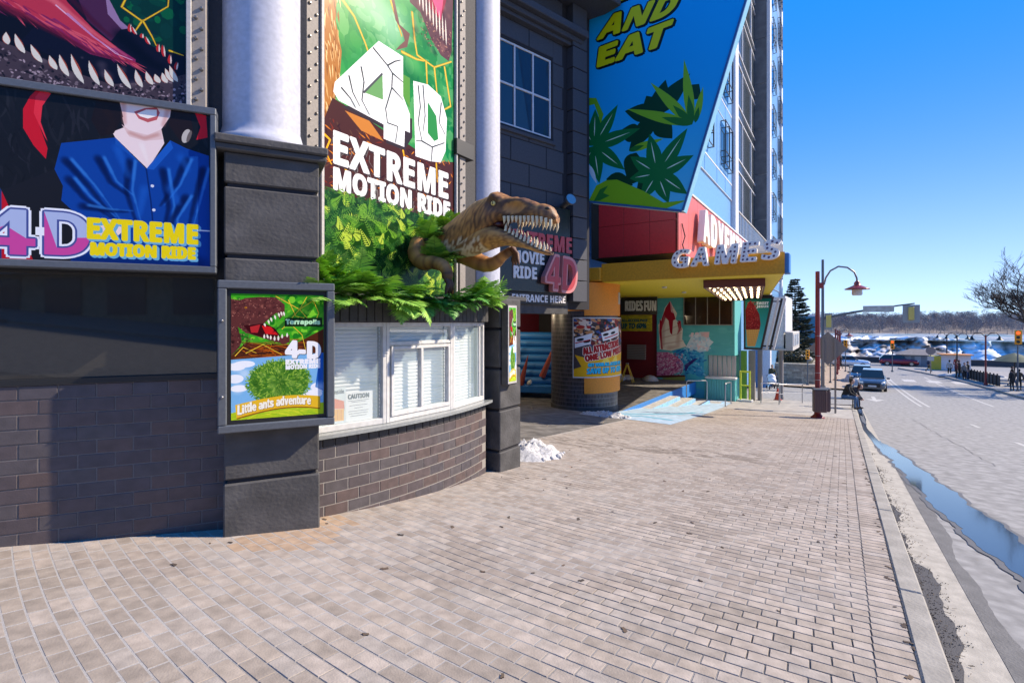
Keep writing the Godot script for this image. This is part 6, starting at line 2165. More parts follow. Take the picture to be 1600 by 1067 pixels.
func make_hotel() -> void:
	var t := thing("hotel_tower", "tall blue panelled hotel tower with white fins and black window bays", "building", Vector3(-8, -3, -36))
	var inv := t.transform.affine_inverse()
	var g := G.new()
	g.span(-16, -4.95, 6.2, 46, -17.5, -31.1); g.span(-16, -5.85, -3, 46, -31.1, -44.4); g.span(-16, -4.95, -3.5, 46, -44.4, -53.5)
	put(t, "core", g, M.hotel_blue, inv)
	for z in [-29.0, -44.3, -53.4]:
		g = G.new()
		g.span(-5.6, -4.72, -3 if z < -40 else 6.2, 47, z, z - 0.9, 0.02)
		put(t, "fin", g, M.hotel_white, inv)
	for k in 12:
		g = G.new()
		g.span(-5.84, -4.96, 2.6 + k * 3.55, 6.12 + k * 3.55, -44.25, -44.29, 0.006)
		put(t, "concrete_panel", g, M.hotel_grey, inv)
	# floors: blue panels with pale joints, windows in black bays
	g = G.new()
	g.span(-0.03, 0.0, -0.02, 0.02, 0, -1.0)
	var zs := [[-19.9, -22.55], [-22.6, -25.1], [-25.15, -27.1], [-27.15, -28.95], [-45.25, -47.9], [-47.95, -50.6], [-50.65, -53.3]]
	for k in 11:
		var y := 4.5 + k * 3.55
		for j in zs.size():
			if y < 5.5 and j < 4: continue
			var z0: float = zs[j][0]; var z1: float = zs[j][1]
			for q in [[0.0, 0.78], [0.82, 3.51]]:
				g = G.new()
				g.span(-4.948, -4.9, y + q[0] + 0.012, y + q[1] - 0.012, z0 - 0.01, z1 + 0.01, 0.006)
				put(t, "blue_panel", g, M.hotel_blue, inv)
		g = G.new()
		for q in [[-17.6, -29.0], [-45.2, -53.4]]:
			if y < 5.5 and q[0] > -30: continue
			g.span(-4.946, -4.885, y - 0.012, y + 0.012, q[0], q[1]); g.span(-4.946, -4.885, y + 0.768, y + 0.832, q[0], q[1])
		put(t, "joint_strip", g, M.hotel_white, inv)
		for q in [[-21.4, 0.0], [-26.0, 0.0], [-46.3, 0.0], [-51.6, 0.0]]:
			var yy: float = y + 1.15 + (0.0 if q[0] < -50 or q[0] > -40 else 0.9)
			if yy < 6.0 and q[0] > -30: continue
			var w := G.new()
			var z: float = q[0]
			for zz in [z + 0.02, z - 0.95, z - 1.88]:
				w.span(-4.7, -4.65, yy, yy + 2.1, zz, zz - 0.05)
				for y2 in [yy, yy + 0.62, yy + 2.06]: w.span(-4.884, -4.7, y2, y2 + 0.035, zz - 0.005, zz - 0.045)
			for y2 in [yy, yy + 0.62, yy + 2.06]: w.span(-4.69, -4.66, y2 + 0.002, y2 + 0.037, z - 0.03, z - 1.88)
			var win := put(t, "window", w, M.black, inv)
			g = G.new()
			g.span(-4.895, -4.885, yy, yy + 2.1, z, z - 1.9)
			put(win, "pane", g, M.pane_blue)
		# recess between the fins
		g = G.new()
		for y2 in [y, y + 0.8]: g.span(-5.85, -5.75, y2, y2 + 0.07, -31.1, -44.2)
		for zz in [-34.0, -38.0, -42.0]: g.span(-5.85, -5.74, y + 0.87, y + 3.55, zz, zz - 0.1)
		var rw := put(t, "recess_window", g, M.hotel_white, inv)
		g = G.new()
		g.span(-5.848, -5.8, y, y + 3.55, -31.1, -44.2)
		put(rw, "pane", g, mat(lin(0.05, 0.06, 0.065), 0.1))
	g = G.new()
	for i in 24: g.span(-4.98, -4.94, 6.25, 7.9, -31.3 - i * 0.54, -31.36 - i * 0.54)
	g.span(-5.0, -4.92, 7.9, 7.97, -31.2, -44.2)
	var bal := put(t, "balcony_rail", g, M.strip_pale, inv)
	g = G.new()
	g.span(-4.965, -4.955, 6.25, 7.85, -31.2, -44.2)
	put(bal, "pane", g, mat(lin(0.06, 0.065, 0.075), 0.15))

# ---------------------------------------------------------------- people: bones joined by a smooth minimum, meshed as surface nets
func sdf_mesh(bones: Array, cell: float, soft: float) -> ArrayMesh:
	var lo := Vector3.ONE * 1e9; var hi := -lo
	for b in bones:
		for e in 2:
			var rr: float = b[2 + e]
			lo = lo.min(b[e] - Vector3.ONE * (rr + cell * 2)); hi = hi.max(b[e] + Vector3.ONE * (rr + cell * 2))
	var nx := int((hi.x - lo.x) / cell) + 2; var ny := int((hi.y - lo.y) / cell) + 2; var nz := int((hi.z - lo.z) / cell) + 2
	var f := PackedFloat32Array(); f.resize(nx * ny * nz); f.fill(1.0)
	var who := PackedInt32Array(); who.resize(nx * ny * nz)
	var best := PackedFloat32Array(); best.resize(nx * ny * nz); best.fill(9.0)
	for bi in bones.size():
		var b: Array = bones[bi]
		var pa: Vector3 = b[0]; var pb: Vector3 = b[1]; var ra: float = b[2]; var rb: float = b[3]
		var ab := pb - pa
		var l2 := maxf(ab.length_squared(), 1e-9)
		var m := maxf(ra, rb) + soft + cell * 2
		var bl := ((pa.min(pb) - Vector3.ONE * m - lo) / cell).max(Vector3.ZERO); var bh := (pa.max(pb) + Vector3.ONE * m - lo) / cell
		for i in range(int(bl.x), mini(nx, int(bh.x) + 1)):
			for j in range(int(bl.y), mini(ny, int(bh.y) + 1)):
				for k in range(int(bl.z), mini(nz, int(bh.z) + 1)):
					var p := lo + Vector3(i, j, k) * cell
					var t := clampf((p - pa).dot(ab) / l2, 0, 1)
					var d := (p - pa - ab * t).length() - lerpf(ra, rb, t)
					var id := (i * ny + j) * nz + k
					if d < best[id]:
						best[id] = d; who[id] = bi
					var o := f[id]
					var h := clampf(0.5 + 0.5 * (o - d) / soft, 0, 1)
					f[id] = lerpf(o, d, h) - soft * h * (1 - h)
	var vid := {}
	var vs := PackedVector3Array(); var cs := PackedColorArray(); var ns := PackedVector3Array()
	for i in nx - 1:
		for j in ny - 1:
			for k in nz - 1:
				var s := 0
				var sum := Vector3.ZERO; var cnt := 0
				var c := []
				for q in 8:
					var w := f[((i + (q & 1)) * ny + j + ((q >> 1) & 1)) * nz + k + (q >> 2)]
					c.append(w)
					if w < 0: s += 1
				if s == 0 or s == 8: continue
				for e in [[0, 1], [2, 3], [4, 5], [6, 7], [0, 2], [1, 3], [4, 6], [5, 7], [0, 4], [1, 5], [2, 6], [3, 7]]:
					var a: float = c[e[0]]; var b: float = c[e[1]]
					if (a < 0) != (b < 0):
						var t := a / (a - b)
						sum += Vector3(e[0] & 1, (e[0] >> 1) & 1, e[0] >> 2).lerp(Vector3(e[1] & 1, (e[1] >> 1) & 1, e[1] >> 2), t); cnt += 1
				vid[(i * ny + j) * nz + k] = vs.size()
				vs.push_back(lo + (Vector3(i, j, k) + sum / cnt) * cell)
				ns.push_back(Vector3(c[1] + c[3] + c[5] + c[7] - c[0] - c[2] - c[4] - c[6], c[2] + c[3] + c[6] + c[7] - c[0] - c[1] - c[4] - c[5], c[4] + c[5] + c[6] + c[7] - c[0] - c[1] - c[2] - c[3]).normalized())
				cs.push_back(bones[who[(i * ny + j) * nz + k]][4])
	var g := G.new()
	var face := func(a: int, b: int, c: int, d: int) -> void:
		for q in [a, b, c, a, c, d]:
			g.v.push_back(vs[q]); g.n.push_back(ns[q]); g.c.push_back(cs[q]); g.u.push_back(Vector2.ZERO)
	for i in range(1, nx - 1):
		for j in range(1, ny - 1):
			for k in range(1, nz - 1):
				var o := f[(i * ny + j) * nz + k] < 0
				for ax in 3:
					var n := f[((i + (1 if ax == 0 else 0)) * ny + j + (1 if ax == 1 else 0)) * nz + k + (1 if ax == 2 else 0)] < 0
					if n == o: continue
					var q := []
					for m in [[0, 0], [1, 0], [1, 1], [0, 1]]:
						var a := i; var b := j; var c := k
						if ax == 0: b -= m[0]; c -= m[1]
						elif ax == 1: c -= m[0]; a -= m[1]
						else: a -= m[0]; b -= m[1]
						q.append(vid.get((a * ny + b) * nz + c, -1))
					if q.min() < 0: continue
					if o: face.call(q[0], q[3], q[2], q[1])
					else: face.call(q[0], q[1], q[2], q[3])
	return g.mesh()

func person_bones(pose: String, top: Color, legs: Color, hair: Color, skin: Color) -> Array:
	var shoe := Color(0.02, 0.02, 0.022)
	var b := []
	var hip := Vector3(0, 0.94, 0); var chest := Vector3(0, 1.34, 0.01); var head := Vector3(0, 1.62, 0.02)
	var kn := [Vector3(-0.1, 0.5, 0.03), Vector3(0.1, 0.5, 0.03)]; var ft := [Vector3(-0.11, 0.06, -0.02), Vector3(0.11, 0.06, -0.02)]
	var el := [Vector3(-0.25, 1.13, -0.02), Vector3(0.25, 1.13, -0.02)]; var ha := [Vector3(-0.25, 0.88, 0.06), Vector3(0.25, 0.88, 0.06)]
	if pose == "walk":
		kn = [Vector3(-0.1, 0.51, 0.2), Vector3(0.1, 0.48, -0.04)]; ft = [Vector3(-0.1, 0.07, 0.28), Vector3(0.1, 0.1, -0.3)]
		el = [Vector3(-0.24, 1.12, -0.14), Vector3(0.24, 1.13, 0.1)]; ha = [Vector3(-0.23, 0.9, -0.06), Vector3(0.23, 0.93, 0.25)]
	elif pose == "push":
		kn = [Vector3(-0.1, 0.51, 0.14), Vector3(0.1, 0.48, -0.06)]; ft = [Vector3(-0.1, 0.07, 0.16), Vector3(0.1, 0.09, -0.26)]
		chest = Vector3(0, 1.33, 0.07); head = Vector3(0, 1.6, 0.12)
		el = [Vector3(-0.23, 1.12, 0.16), Vector3(0.23, 1.12, 0.16)]; ha = [Vector3(-0.17, 1.02, 0.4), Vector3(0.17, 1.02, 0.4)]
	elif pose == "sit":
		hip = Vector3(0, 0.56, 0); chest = Vector3(0, 0.97, 0.16); head = Vector3(0, 1.22, 0.3)
		kn = [Vector3(-0.12, 0.53, 0.44), Vector3(0.12, 0.53, 0.44)]; ft = [Vector3(-0.11, 0.06, 0.42), Vector3(0.12, 0.06, 0.5)]
		el = [Vector3(-0.24, 0.76, 0.26), Vector3(0.24, 0.76, 0.26)]; ha = [Vector3(-0.1, 0.64, 0.44), Vector3(0.1, 0.64, 0.46)]
	elif pose == "lean":
		hip = Vector3(0, 0.56, 0); chest = Vector3(0, 0.86, 0.3); head = Vector3(0, 0.98, 0.52)
		kn = [Vector3(-0.12, 0.53, 0.42), Vector3(0.12, 0.53, 0.42)]; ft = [Vector3(-0.11, 0.06, 0.36), Vector3(0.12, 0.06, 0.44)]
		el = [Vector3(-0.22, 0.6, 0.4), Vector3(0.22, 0.6, 0.4)]; ha = [Vector3(-0.08, 0.46, 0.56), Vector3(0.08, 0.46, 0.58)]
	for s in 2:
		var sx: float = -1.0 if s == 0 else 1.0
		b.append([hip + Vector3(sx * 0.09, -0.03, 0), kn[s], 0.085, 0.06, legs])
		b.append([kn[s], ft[s] + Vector3(0, 0.05, 0), 0.058, 0.042, legs])
		b.append([ft[s], ft[s] + Vector3(sx * 0.02, -0.015, 0.14), 0.042, 0.035, shoe])
		var sh := chest + Vector3(sx * 0.17, 0.07, 0)
		b.append([sh, el[s], 0.062, 0.05, top]); b.append([el[s], ha[s], 0.048, 0.038, top])
		b.append([ha[s], ha[s] + (ha[s] - el[s]).normalized() * 0.08, 0.034, 0.028, skin])
	b.append([hip, chest, 0.135, 0.15, top]); b.append([chest + Vector3(-0.1, 0.06, 0), chest + Vector3(0.1, 0.06, 0), 0.1, 0.1, top])
	b.append([hip + Vector3(-0.06, -0.04, 0), hip + Vector3(0.06, -0.04, 0), 0.11, 0.11, legs])
	var up := (head - chest).normalized()
	b.append([chest + up * 0.12, head, 0.055, 0.05, skin])
	b.append([head, head + Vector3(0, 0.06, 0.015), 0.078, 0.082, skin])
	b.append([head + Vector3(0, 0.0, 0.085), head + Vector3(0, -0.015, 0.1), 0.018, 0.018, skin])
	b.append([head + Vector3(0, 0.09, -0.02), head + Vector3(0, 0.03, -0.04), 0.085, 0.085, hair])
	return b

func person(label: String, pose: String, at: Vector3, turn: float, top: Color, legs: Color, hair := Color(0.03, 0.02, 0.015), tall := 1.0, group := "") -> Node3D:
	var t := thing("person", label, "person", at, turn, group)
	put(t, "body", sdf_mesh(person_bones(pose, top, legs, hair, Color(0.48, 0.3, 0.22)), 0.034 if pose == "sit" or pose == "lean" else 0.042, 0.03), M.cloth, Transform3D(Basis.from_scale(Vector3.ONE * tall), Vector3.ZERO))
	return t

# ---------------------------------------------------------------- street furniture
func street_lamp(at: Vector3, label: String, high := 5.18, group := "") -> Node3D:
	var t := thing("street_lamp", label, "street lamp", at, 0.0, group)
	var k := high / 5.18
	var g := G.new()
	g.lathe(Vector3.ZERO, [Vector2(0.22, -0.05), Vector2(0.22, 0.03), Vector2(0.17, 0.07), Vector2(0.11, 0.14), Vector2(0.1, 0.24), Vector2(0.12, 0.28), Vector2(0.085, 0.32)], 18)
	put(t, "base", g, M.maroon)
	g = G.new()
	g.lathe(Vector3.ZERO, [Vector2(0.085, 0.3), Vector2(0.078, 2.0), Vector2(0.068, high), Vector2(0.0, high + 0.01)], 16)
	put(t, "pole", g, M.maroon)
	g = G.new()
	g.tube([Vector3(0.07, 4.66, 0) * k, Vector3(0.2, 4.72, 0) * k, Vector3(0.25, 4.95, 0) * k, Vector3(0.38, 5.18, 0) * k, Vector3(0.62, 5.32, 0) * k, Vector3(0.88, 5.27, 0) * k, Vector3(1.08, 5.1, 0) * k, Vector3(1.15, 4.9, 0) * k, Vector3(1.16, 4.78, 0) * k], [0.03], 10)
	put(t, "arm", g, M.bolt)
	g = G.new()
	g.box(Vector3(0.1, 4.68, 0) * k, Vector3(0.16, 0.2, 0.14) * k, 0.01)
	put(t, "clamp", g, M.maroon)
	g = G.new()
	g.lathe(Vector3(1.16, 4.5, 0) * k, [Vector2(0.36 * k, 0.0), Vector2(0.37 * k, 0.025), Vector2(0.2 * k, 0.1), Vector2(0.1 * k, 0.15), Vector2(0.09 * k, 0.24), Vector2(0.04 * k, 0.3)], 22)
	put(t, "lamp_shade", g, M.maroon)
	g = G.new()
	g.lathe(Vector3(1.16, 4.3, 0) * k, [Vector2(0.13 * k, 0.0), Vector2(0.155 * k, 0.04), Vector2(0.15 * k, 0.2)], 18)
	put(t, "lamp_glass", g, mat(lin(0.6, 0.6, 0.56), 0.2))
	for y in [1.35, 1.6, 2.2, 2.9]:
		g = G.new()
		g.lathe(Vector3(0, y * k, 0), [Vector2(0.086, -0.008), Vector2(0.086, 0.008)], 14)
		put(t, "band", g, M.steel)
	return t

func signal_head(t: Node3D, at: Vector3, face: Vector3, lit: bool, k := 1.0) -> void:
	var g := G.new()
	g.X = Transform3D(Basis(Vector3.UP, atan2(face.x, face.z)), at)
	g.box(Vector3.ZERO, Vector3(0.36, 0.95, 0.22) * k, 0.03)
	var h := put(t, "signal_head", g, M.amber)
	for i in 3:
		g = G.new()
		g.X = Transform3D(Basis(Vector3.UP, atan2(face.x, face.z)), at)
		g.tube([Vector3(0, 0.3 - i * 0.3, 0.1) * k, Vector3(0, 0.3 - i * 0.3, 0.24) * k], [0.13 * k, 0.13 * k], 12)
		put(h, "hood", g, M.amber)
		g = G.new()
		g.X = Transform3D(Basis(Vector3.UP, atan2(face.x, face.z)), at)
		g.tube([Vector3(0, 0.3 - i * 0.3, 0.2) * k, Vector3(0, 0.3 - i * 0.3, 0.246) * k], [0.115 * k, 0.1 * k], 12)
		put(h, "signal_lens", g, glow(Color(1.0, 0.25, 0.08), 2.2) if (lit and i == 0) else M.black_gloss)

func make_furniture() -> void:
	street_lamp(on(-0.74, -21.08), "tall maroon street lamp with brown litter bins at its foot")
	var t := thing("litter_bin", "ribbed brown litter bin strapped to the tall maroon lamp post", "litter bin", on(-0.74, -21.08) + Vector3(0, 0.25, 0), 0.3)
	var bm := surf(lin(0.13, 0.075, 0.07), 0.5, M.t_fine, 1.0)
	for q in [[0.0, 0.23, 0.0], [0.24, 0.0, 1.4]]:
		var g := G.new()
		g.X = Transform3D(Basis(Vector3.UP, q[2]), Vector3(q[0], 0, q[1]))
		g.span(-0.2, 0.2, 0.0, 0.76, -0.13, 0.13, 0.02)
		put(t, "body", g, bm)
		g = G.new()
		g.X = Transform3D(Basis(Vector3.UP, q[2]), Vector3(q[0], 0, q[1]))
		for i in 7: g.span(-0.185 + i * 0.057, -0.16 + i * 0.057, 0.05, 0.7, 0.13, 0.146)
		put(t, "rib", g, bm)
		g = G.new()
		g.X = Transform3D(Basis(Vector3.UP, q[2]), Vector3(q[0], 0, q[1]))
		g.span(-0.225, 0.225, 0.761, 0.82, -0.155, 0.155, 0.02)
		put(t, "lid", g, M.frame_grey)
	# back of a diamond warning sign
	t = thing("diamond_sign", "grey back of a diamond road sign on twin posts behind the lamp", "road sign", on(-0.5, -24.4))
	var g := G.new()
	g.prism(PackedVector2Array([Vector2(0, 1.92), Vector2(0.68, 2.6), Vector2(0, 3.28), Vector2(-0.68, 2.6)]), -0.01, 0.0)
	put(t, "plate", g, surf(lin(0.24, 0.21, 0.185), 0.6, M.t_fine, 0.8))
	g = G.new()
	for x in [-0.16, 0.26]: g.span(x - 0.035, x + 0.035, -0.1, 3.0, 0.001, 0.05)
	put(t, "post", g, M.bolt)
	# bench with two sitters
	t = thing("bench", "backless dark metal bench by the kerb with curved arm ends", "bench", on(-0.3, -27.9), 0.25)
	for i in 5:
		g = G.new()
		g.span(-0.8, 0.8, 0.43, 0.465, -0.24 + i * 0.1, -0.16 + i * 0.1, 0.006)
		put(t, "slat", g, M.bolt)
	for x in [-0.78, 0.78]:
		g = G.new()
		g.tube([Vector3(x, 0, -0.22), Vector3(x, 0.42, -0.22), Vector3(x, 0.6, -0.2), Vector3(x, 0.64, 0.0), Vector3(x, 0.6, 0.22), Vector3(x, 0.42, 0.26), Vector3(x, 0, 0.26)], [0.026], 8)
		put(t, "leg_frame", g, M.black)
	g = G.new()
	g.bar(Vector3(-0.78, 0.15, 0.02), Vector3(0.78, 0.15, 0.02), 0.018)
	put(t, "stretcher", g, M.black)
	person("person in black jacket and blue jeans sitting upright on the bench", "sit", on(0.08, -27.95), 1.35, Color(0.02, 0.02, 0.022), Color(0.06, 0.13, 0.24))
	person("person in dark coat bent forward on the bench beyond the blue jeans", "lean", on(0.2, -28.6), 1.25, Color(0.03, 0.025, 0.03), Color(0.05, 0.05, 0.07), Color(0.08, 0.03, 0.02))
	# mast arm with signal seen from behind
	t = thing("signal_mast", "grey mast arm reaching over the road with hanging signal backs", "traffic light", on(-1.3, -47.0))
	g = G.new()
	g.lathe(Vector3.ZERO, [Vector2(0.2, -0.1), Vector2(0.2, 0.1), Vector2(0.13, 0.15), Vector2(0.09, 10.0), Vector2(0.0, 10.02)], 12)
	put(t, "pole", g, M.frame_grey)
	g = G.new()
	g.tube([Vector3(0, 5.4, 0), Vector3(2.0, 5.85, 0), Vector3(4.0, 6.2, 0), Vector3(5.7, 6.45, 0)], [0.11, 0.09, 0.07, 0.05], 10)
	put(t, "arm", g, M.frame_grey)
	g = G.new()
	g.span(2.6, 4.5, 5.85, 6.32, 0.12, 0.15, 0.01)
	put(t, "name_plate", g, surf(lin(0.5, 0.5, 0.47), 0.5, M.t_blot, 0.4))
	for q in [[0.4, 5.2, 0.0], [5.5, 5.75, 0.0]]:
		g = G.new()
		g.span(q[0] - (0.25 if q[0] < 1 else 0.5), q[0] + (0.25 if q[0] < 1 else 0.5), q[1] - 0.7, q[1] + 0.6, 0.0, 0.03, 0.01)
		put(t, "back_board", g, surf(lin(0.3, 0.32, 0.33), 0.5, M.t_fine, 0.5))
		g = G.new()
		g.span(q[0] - 0.17, q[0] + 0.17, q[1] - 0.5, q[1] + 0.45, 0.03, 0.2, 0.03)
		put(t, "signal_case", g, mat(lin(0.5, 0.4, 0.1), 0.5))
	# amber signals facing up the hill
	for q in [[-2.4, -48.5, 2.4, 0.8, "amber signal on a short post before the stone wall", false], [-0.9, -53.0, 3.5, 0.85, "lit amber signal on a post beside the lower lamps", true], [0.3, -72.0, 3.1, 1.1, "small amber signal far down the street near the gorge wall", false], [5.0, -76.0, 3.1, 1.1, "thin amber signal post in front of the icy cliff", true], [11.5, -55.0, 4.1, 1.15, "red lit amber signal on a post at the plaza edge", true]]:
		t = thing("traffic_light", q[4], "traffic light", on(q[0], q[1]))
		g = G.new()
		g.lathe(Vector3.ZERO, [Vector2(0.12, -0.05), Vector2(0.12, 0.1), Vector2(0.05, 0.14), Vector2(0.05, q[2])], 10)
		put(t, "post", g, M.frame_grey)
		signal_head(t, Vector3(0, q[2] + 0.1, 0.15), Vector3(-q[0], 0, -q[1]).normalized(), q[5], q[3])
	# lower lamps along the stone wall, and on the plaza
	for i in 4: street_lamp(on(-0.55 + i * 0.1, -57.0 - i * 9.0), "%s maroon lamp from the wall corner in the row beside the stone wall" % ["first", "second", "third", "fourth"][i], 4.8, "lamps beside the stone wall")
	for q in [[10.6, -60.5], [10.9, -76.0], [11.2, -85.0]]:
		t = thing("twin_lamp", ["maroon post with two hanging lamps beside the dark plaza fence", "black post with two hanging lamps short of the kiosk", "black post with two hanging lamps beside the kiosk"][[-60.5, -76.0, -85.0].find(q[1])], "street lamp", on(q[0], q[1]), 0.5, "twin lamps on the plaza")
		g = G.new()
		g.lathe(Vector3.ZERO, [Vector2(0.15, -0.05), Vector2(0.14, 0.2), Vector2(0.07, 0.3), Vector2(0.06, 4.4), Vector2(0, 4.45)], 10)
		put(t, "pole", g, M.maroon if q[0] == 10.6 else M.black)
		g = G.new()
		for s in [-1.0, 1.0]: g.tube([Vector3(0, 4.2, 0), Vector3(s * 0.4, 4.6, 0), Vector3(s * 0.9, 4.6, 0), Vector3(s * 1.15, 4.3, 0)], [0.03], 8)
		put(t, "arm", g, M.black)
		for s in [-1.0, 1.0]:
			g = G.new()
			g.lathe(Vector3(s * 1.15, 3.95, 0), [Vector2(0.3, 0), Vector2(0.12, 0.16), Vector2(0.06, 0.36)], 14)
			put(t, "lamp_shade", g, M.black)
	t = thing("stop_sign", "back of an octagonal road sign on a pole at the plaza tip", "road sign", on(8.5, -75.4))
	g = G.new()
	g.lathe(Vector3.ZERO, [Vector2(0.05, -0.05), Vector2(0.05, 3.0)], 8)
	put(t, "post", g, M.bolt)
	g = G.new()
	var oct := PackedVector2Array()
	for i in 8: oct.push_back(Vector2(0, 2.6) + Vector2(0.48, 0).rotated(PI / 8 + TAU * i / 8))
	g.prism(oct, 0.055, 0.07)
	put(t, "plate", g, surf(lin(0.28, 0.22, 0.2), 0.6, M.t_fine, 0.8))
	g = G.new()
	g.span(-0.3, 0.3, 1.45, 1.95, 0.056, 0.07)
	put(t, "lower_plate", g, M.strip_pale)
	# pavement rails and a cone near the annex
	for q in [[-3.3, -27.2, -2.6, -28.6], [-2.5, -27.0, -1.7, -29.6]]:
		t = thing("queue_rail", "long metal queue rail nearer the red cone" if q[0] > -3 else "short metal queue rail nearer the yellow frame", "railing", on(q[0], q[1]), 0.0, "queue rails beyond the ticket hatch")
		g = G.new()
		var a := Vector3.ZERO; var b := on(q[2], q[3]) - t.position
		g.tube([a, a + Vector3(0, 0.95, 0), b + Vector3(0, 0.95, 0), b], [0.024], 8)
		put(t, "rail", g, M.steel)
		g = G.new()
		g.tube([a + Vector3(0, 0.5, 0), b + Vector3(0, 0.5, 0)], [0.016], 6)
		put(t, "crossbar", g, M.steel)
	t = thing("traffic_cone", "small red cone standing by the queue rails", "cone", on(-2.9, -30.6))
	g = G.new()
	g.lathe(Vector3.ZERO, [Vector2(0.16, 0.03), Vector2(0.03, 0.62), Vector2(0.0, 0.63)], 14)
	put(t, "cone", g, mat(lin(0.6, 0.06, 0.02), 0.5))
	g = G.new()
	g.span(-0.19, 0.19, 0, 0.03, -0.19, 0.19, 0.008)
	put(t, "foot", g, mat(lin(0.35, 0.04, 0.02), 0.6))
	make_walkers()
	make_cars()

func make_walkers() -> void:
	var blk := Color(0.02, 0.02, 0.023); var jean := Color(0.05, 0.09, 0.17)
	person("person in black walking along the foot of the stone wall", "walk", on(-8.2, -45.4), 1.2, blk, blk)
	person("person in beige coat and jeans following the black walker by the stone wall", "walk", on(-7.2, -46.0), 1.2, Color(0.5, 0.36, 0.28), jean)
	person("person in dark green jacket pushing a white pram by the stone wall", "push", on(-4.4, -42.2), 0.4, Color(0.04, 0.045, 0.025), jean)
	var t := thing("pram", "white hooded pram pushed past the stone wall", "pram", on(-4.3, -41.4), 0.4)
	var g := G.new()
	g.X = Transform3D(Basis.IDENTITY, Vector3(0, 0.62, 0.05))
	g.ball(Vector3.ZERO, Vector3(0.27, 0.26, 0.4), 14, 8); g.ball(Vector3(0, 0.2, -0.12), Vector3(0.28, 0.28, 0.28), 14, 8)
	put(t, "hood", g, M.hotel_white)
	g = G.new()
	for x in [-0.24, 0.24]:
		g.bar(Vector3(x, 0.12, 0.3), Vector3(x, 0.95, -0.4), 0.016); g.bar(Vector3(x, 0.12, -0.28), Vector3(x, 0.6, 0.2), 0.016)
	g.bar(Vector3(-0.24, 0.95, -0.4), Vector3(0.24, 0.95, -0.4), 0.018)
	put(t, "chassis", g, M.black)
	for q in [[-0.26, 0.3], [0.26, 0.3], [-0.26, -0.28], [0.26, -0.28]]:
		g = G.new()
		g.tube([Vector3(q[0] - 0.02, 0.12, q[1]), Vector3(q[0] + 0.02, 0.12, q[1])], [0.12, 0.12], 14)
		put(t, "wheel", g, M.black)
	person("person in dark clothes crossing by the far gorge wall", "walk", on(-0.2, -78.0), 1.0, blk, blk)
	var who := [["person in black coat standing by the plaza kerb", "stand", 11.1, -54.6, blk, blk], ["person in dark brown coat near the plaza kerb", "stand", 11.7, -55.6, Color(0.06, 0.04, 0.03), blk], ["person in blue jacket by the plaza bins", "stand", 12.6, -57.4, Color(0.03, 0.08, 0.2), blk],
		["person in grey coat leaning at the dark plaza fence", "stand", 10.1, -66.5, Color(0.16, 0.16, 0.17), blk], ["person in black jacket at the dark plaza fence", "stand", 10.5, -67.6, blk, jean], ["person in maroon coat at the dark plaza fence", "stand", 9.8, -68.8, Color(0.1, 0.02, 0.03), blk], ["person in black hood at the dark plaza fence", "stand", 10.2, -70.0, blk, blk],
		["person with pale jacket at the dark plaza fence", "stand", 9.6, -71.2, Color(0.4, 0.38, 0.36), blk], ["person in navy striding over the crossing", "walk", 8.6, -78.0, Color(0.03, 0.04, 0.08), blk], ["person in red jacket beyond the yellow kiosk", "stand", 11.4, -80.0, Color(0.3, 0.05, 0.03), blk], ["person in charcoal beyond the plaza benches", "walk", 12.2, -60.0, Color(0.05, 0.05, 0.055), jean]]
	for q in who: person(q[0], q[1], on(q[2], q[3]), rng.randf() * 6.0, q[4], q[5], Color(0.03, 0.02, 0.015), rng.randf_range(0.95, 1.05), "people on the plaza")

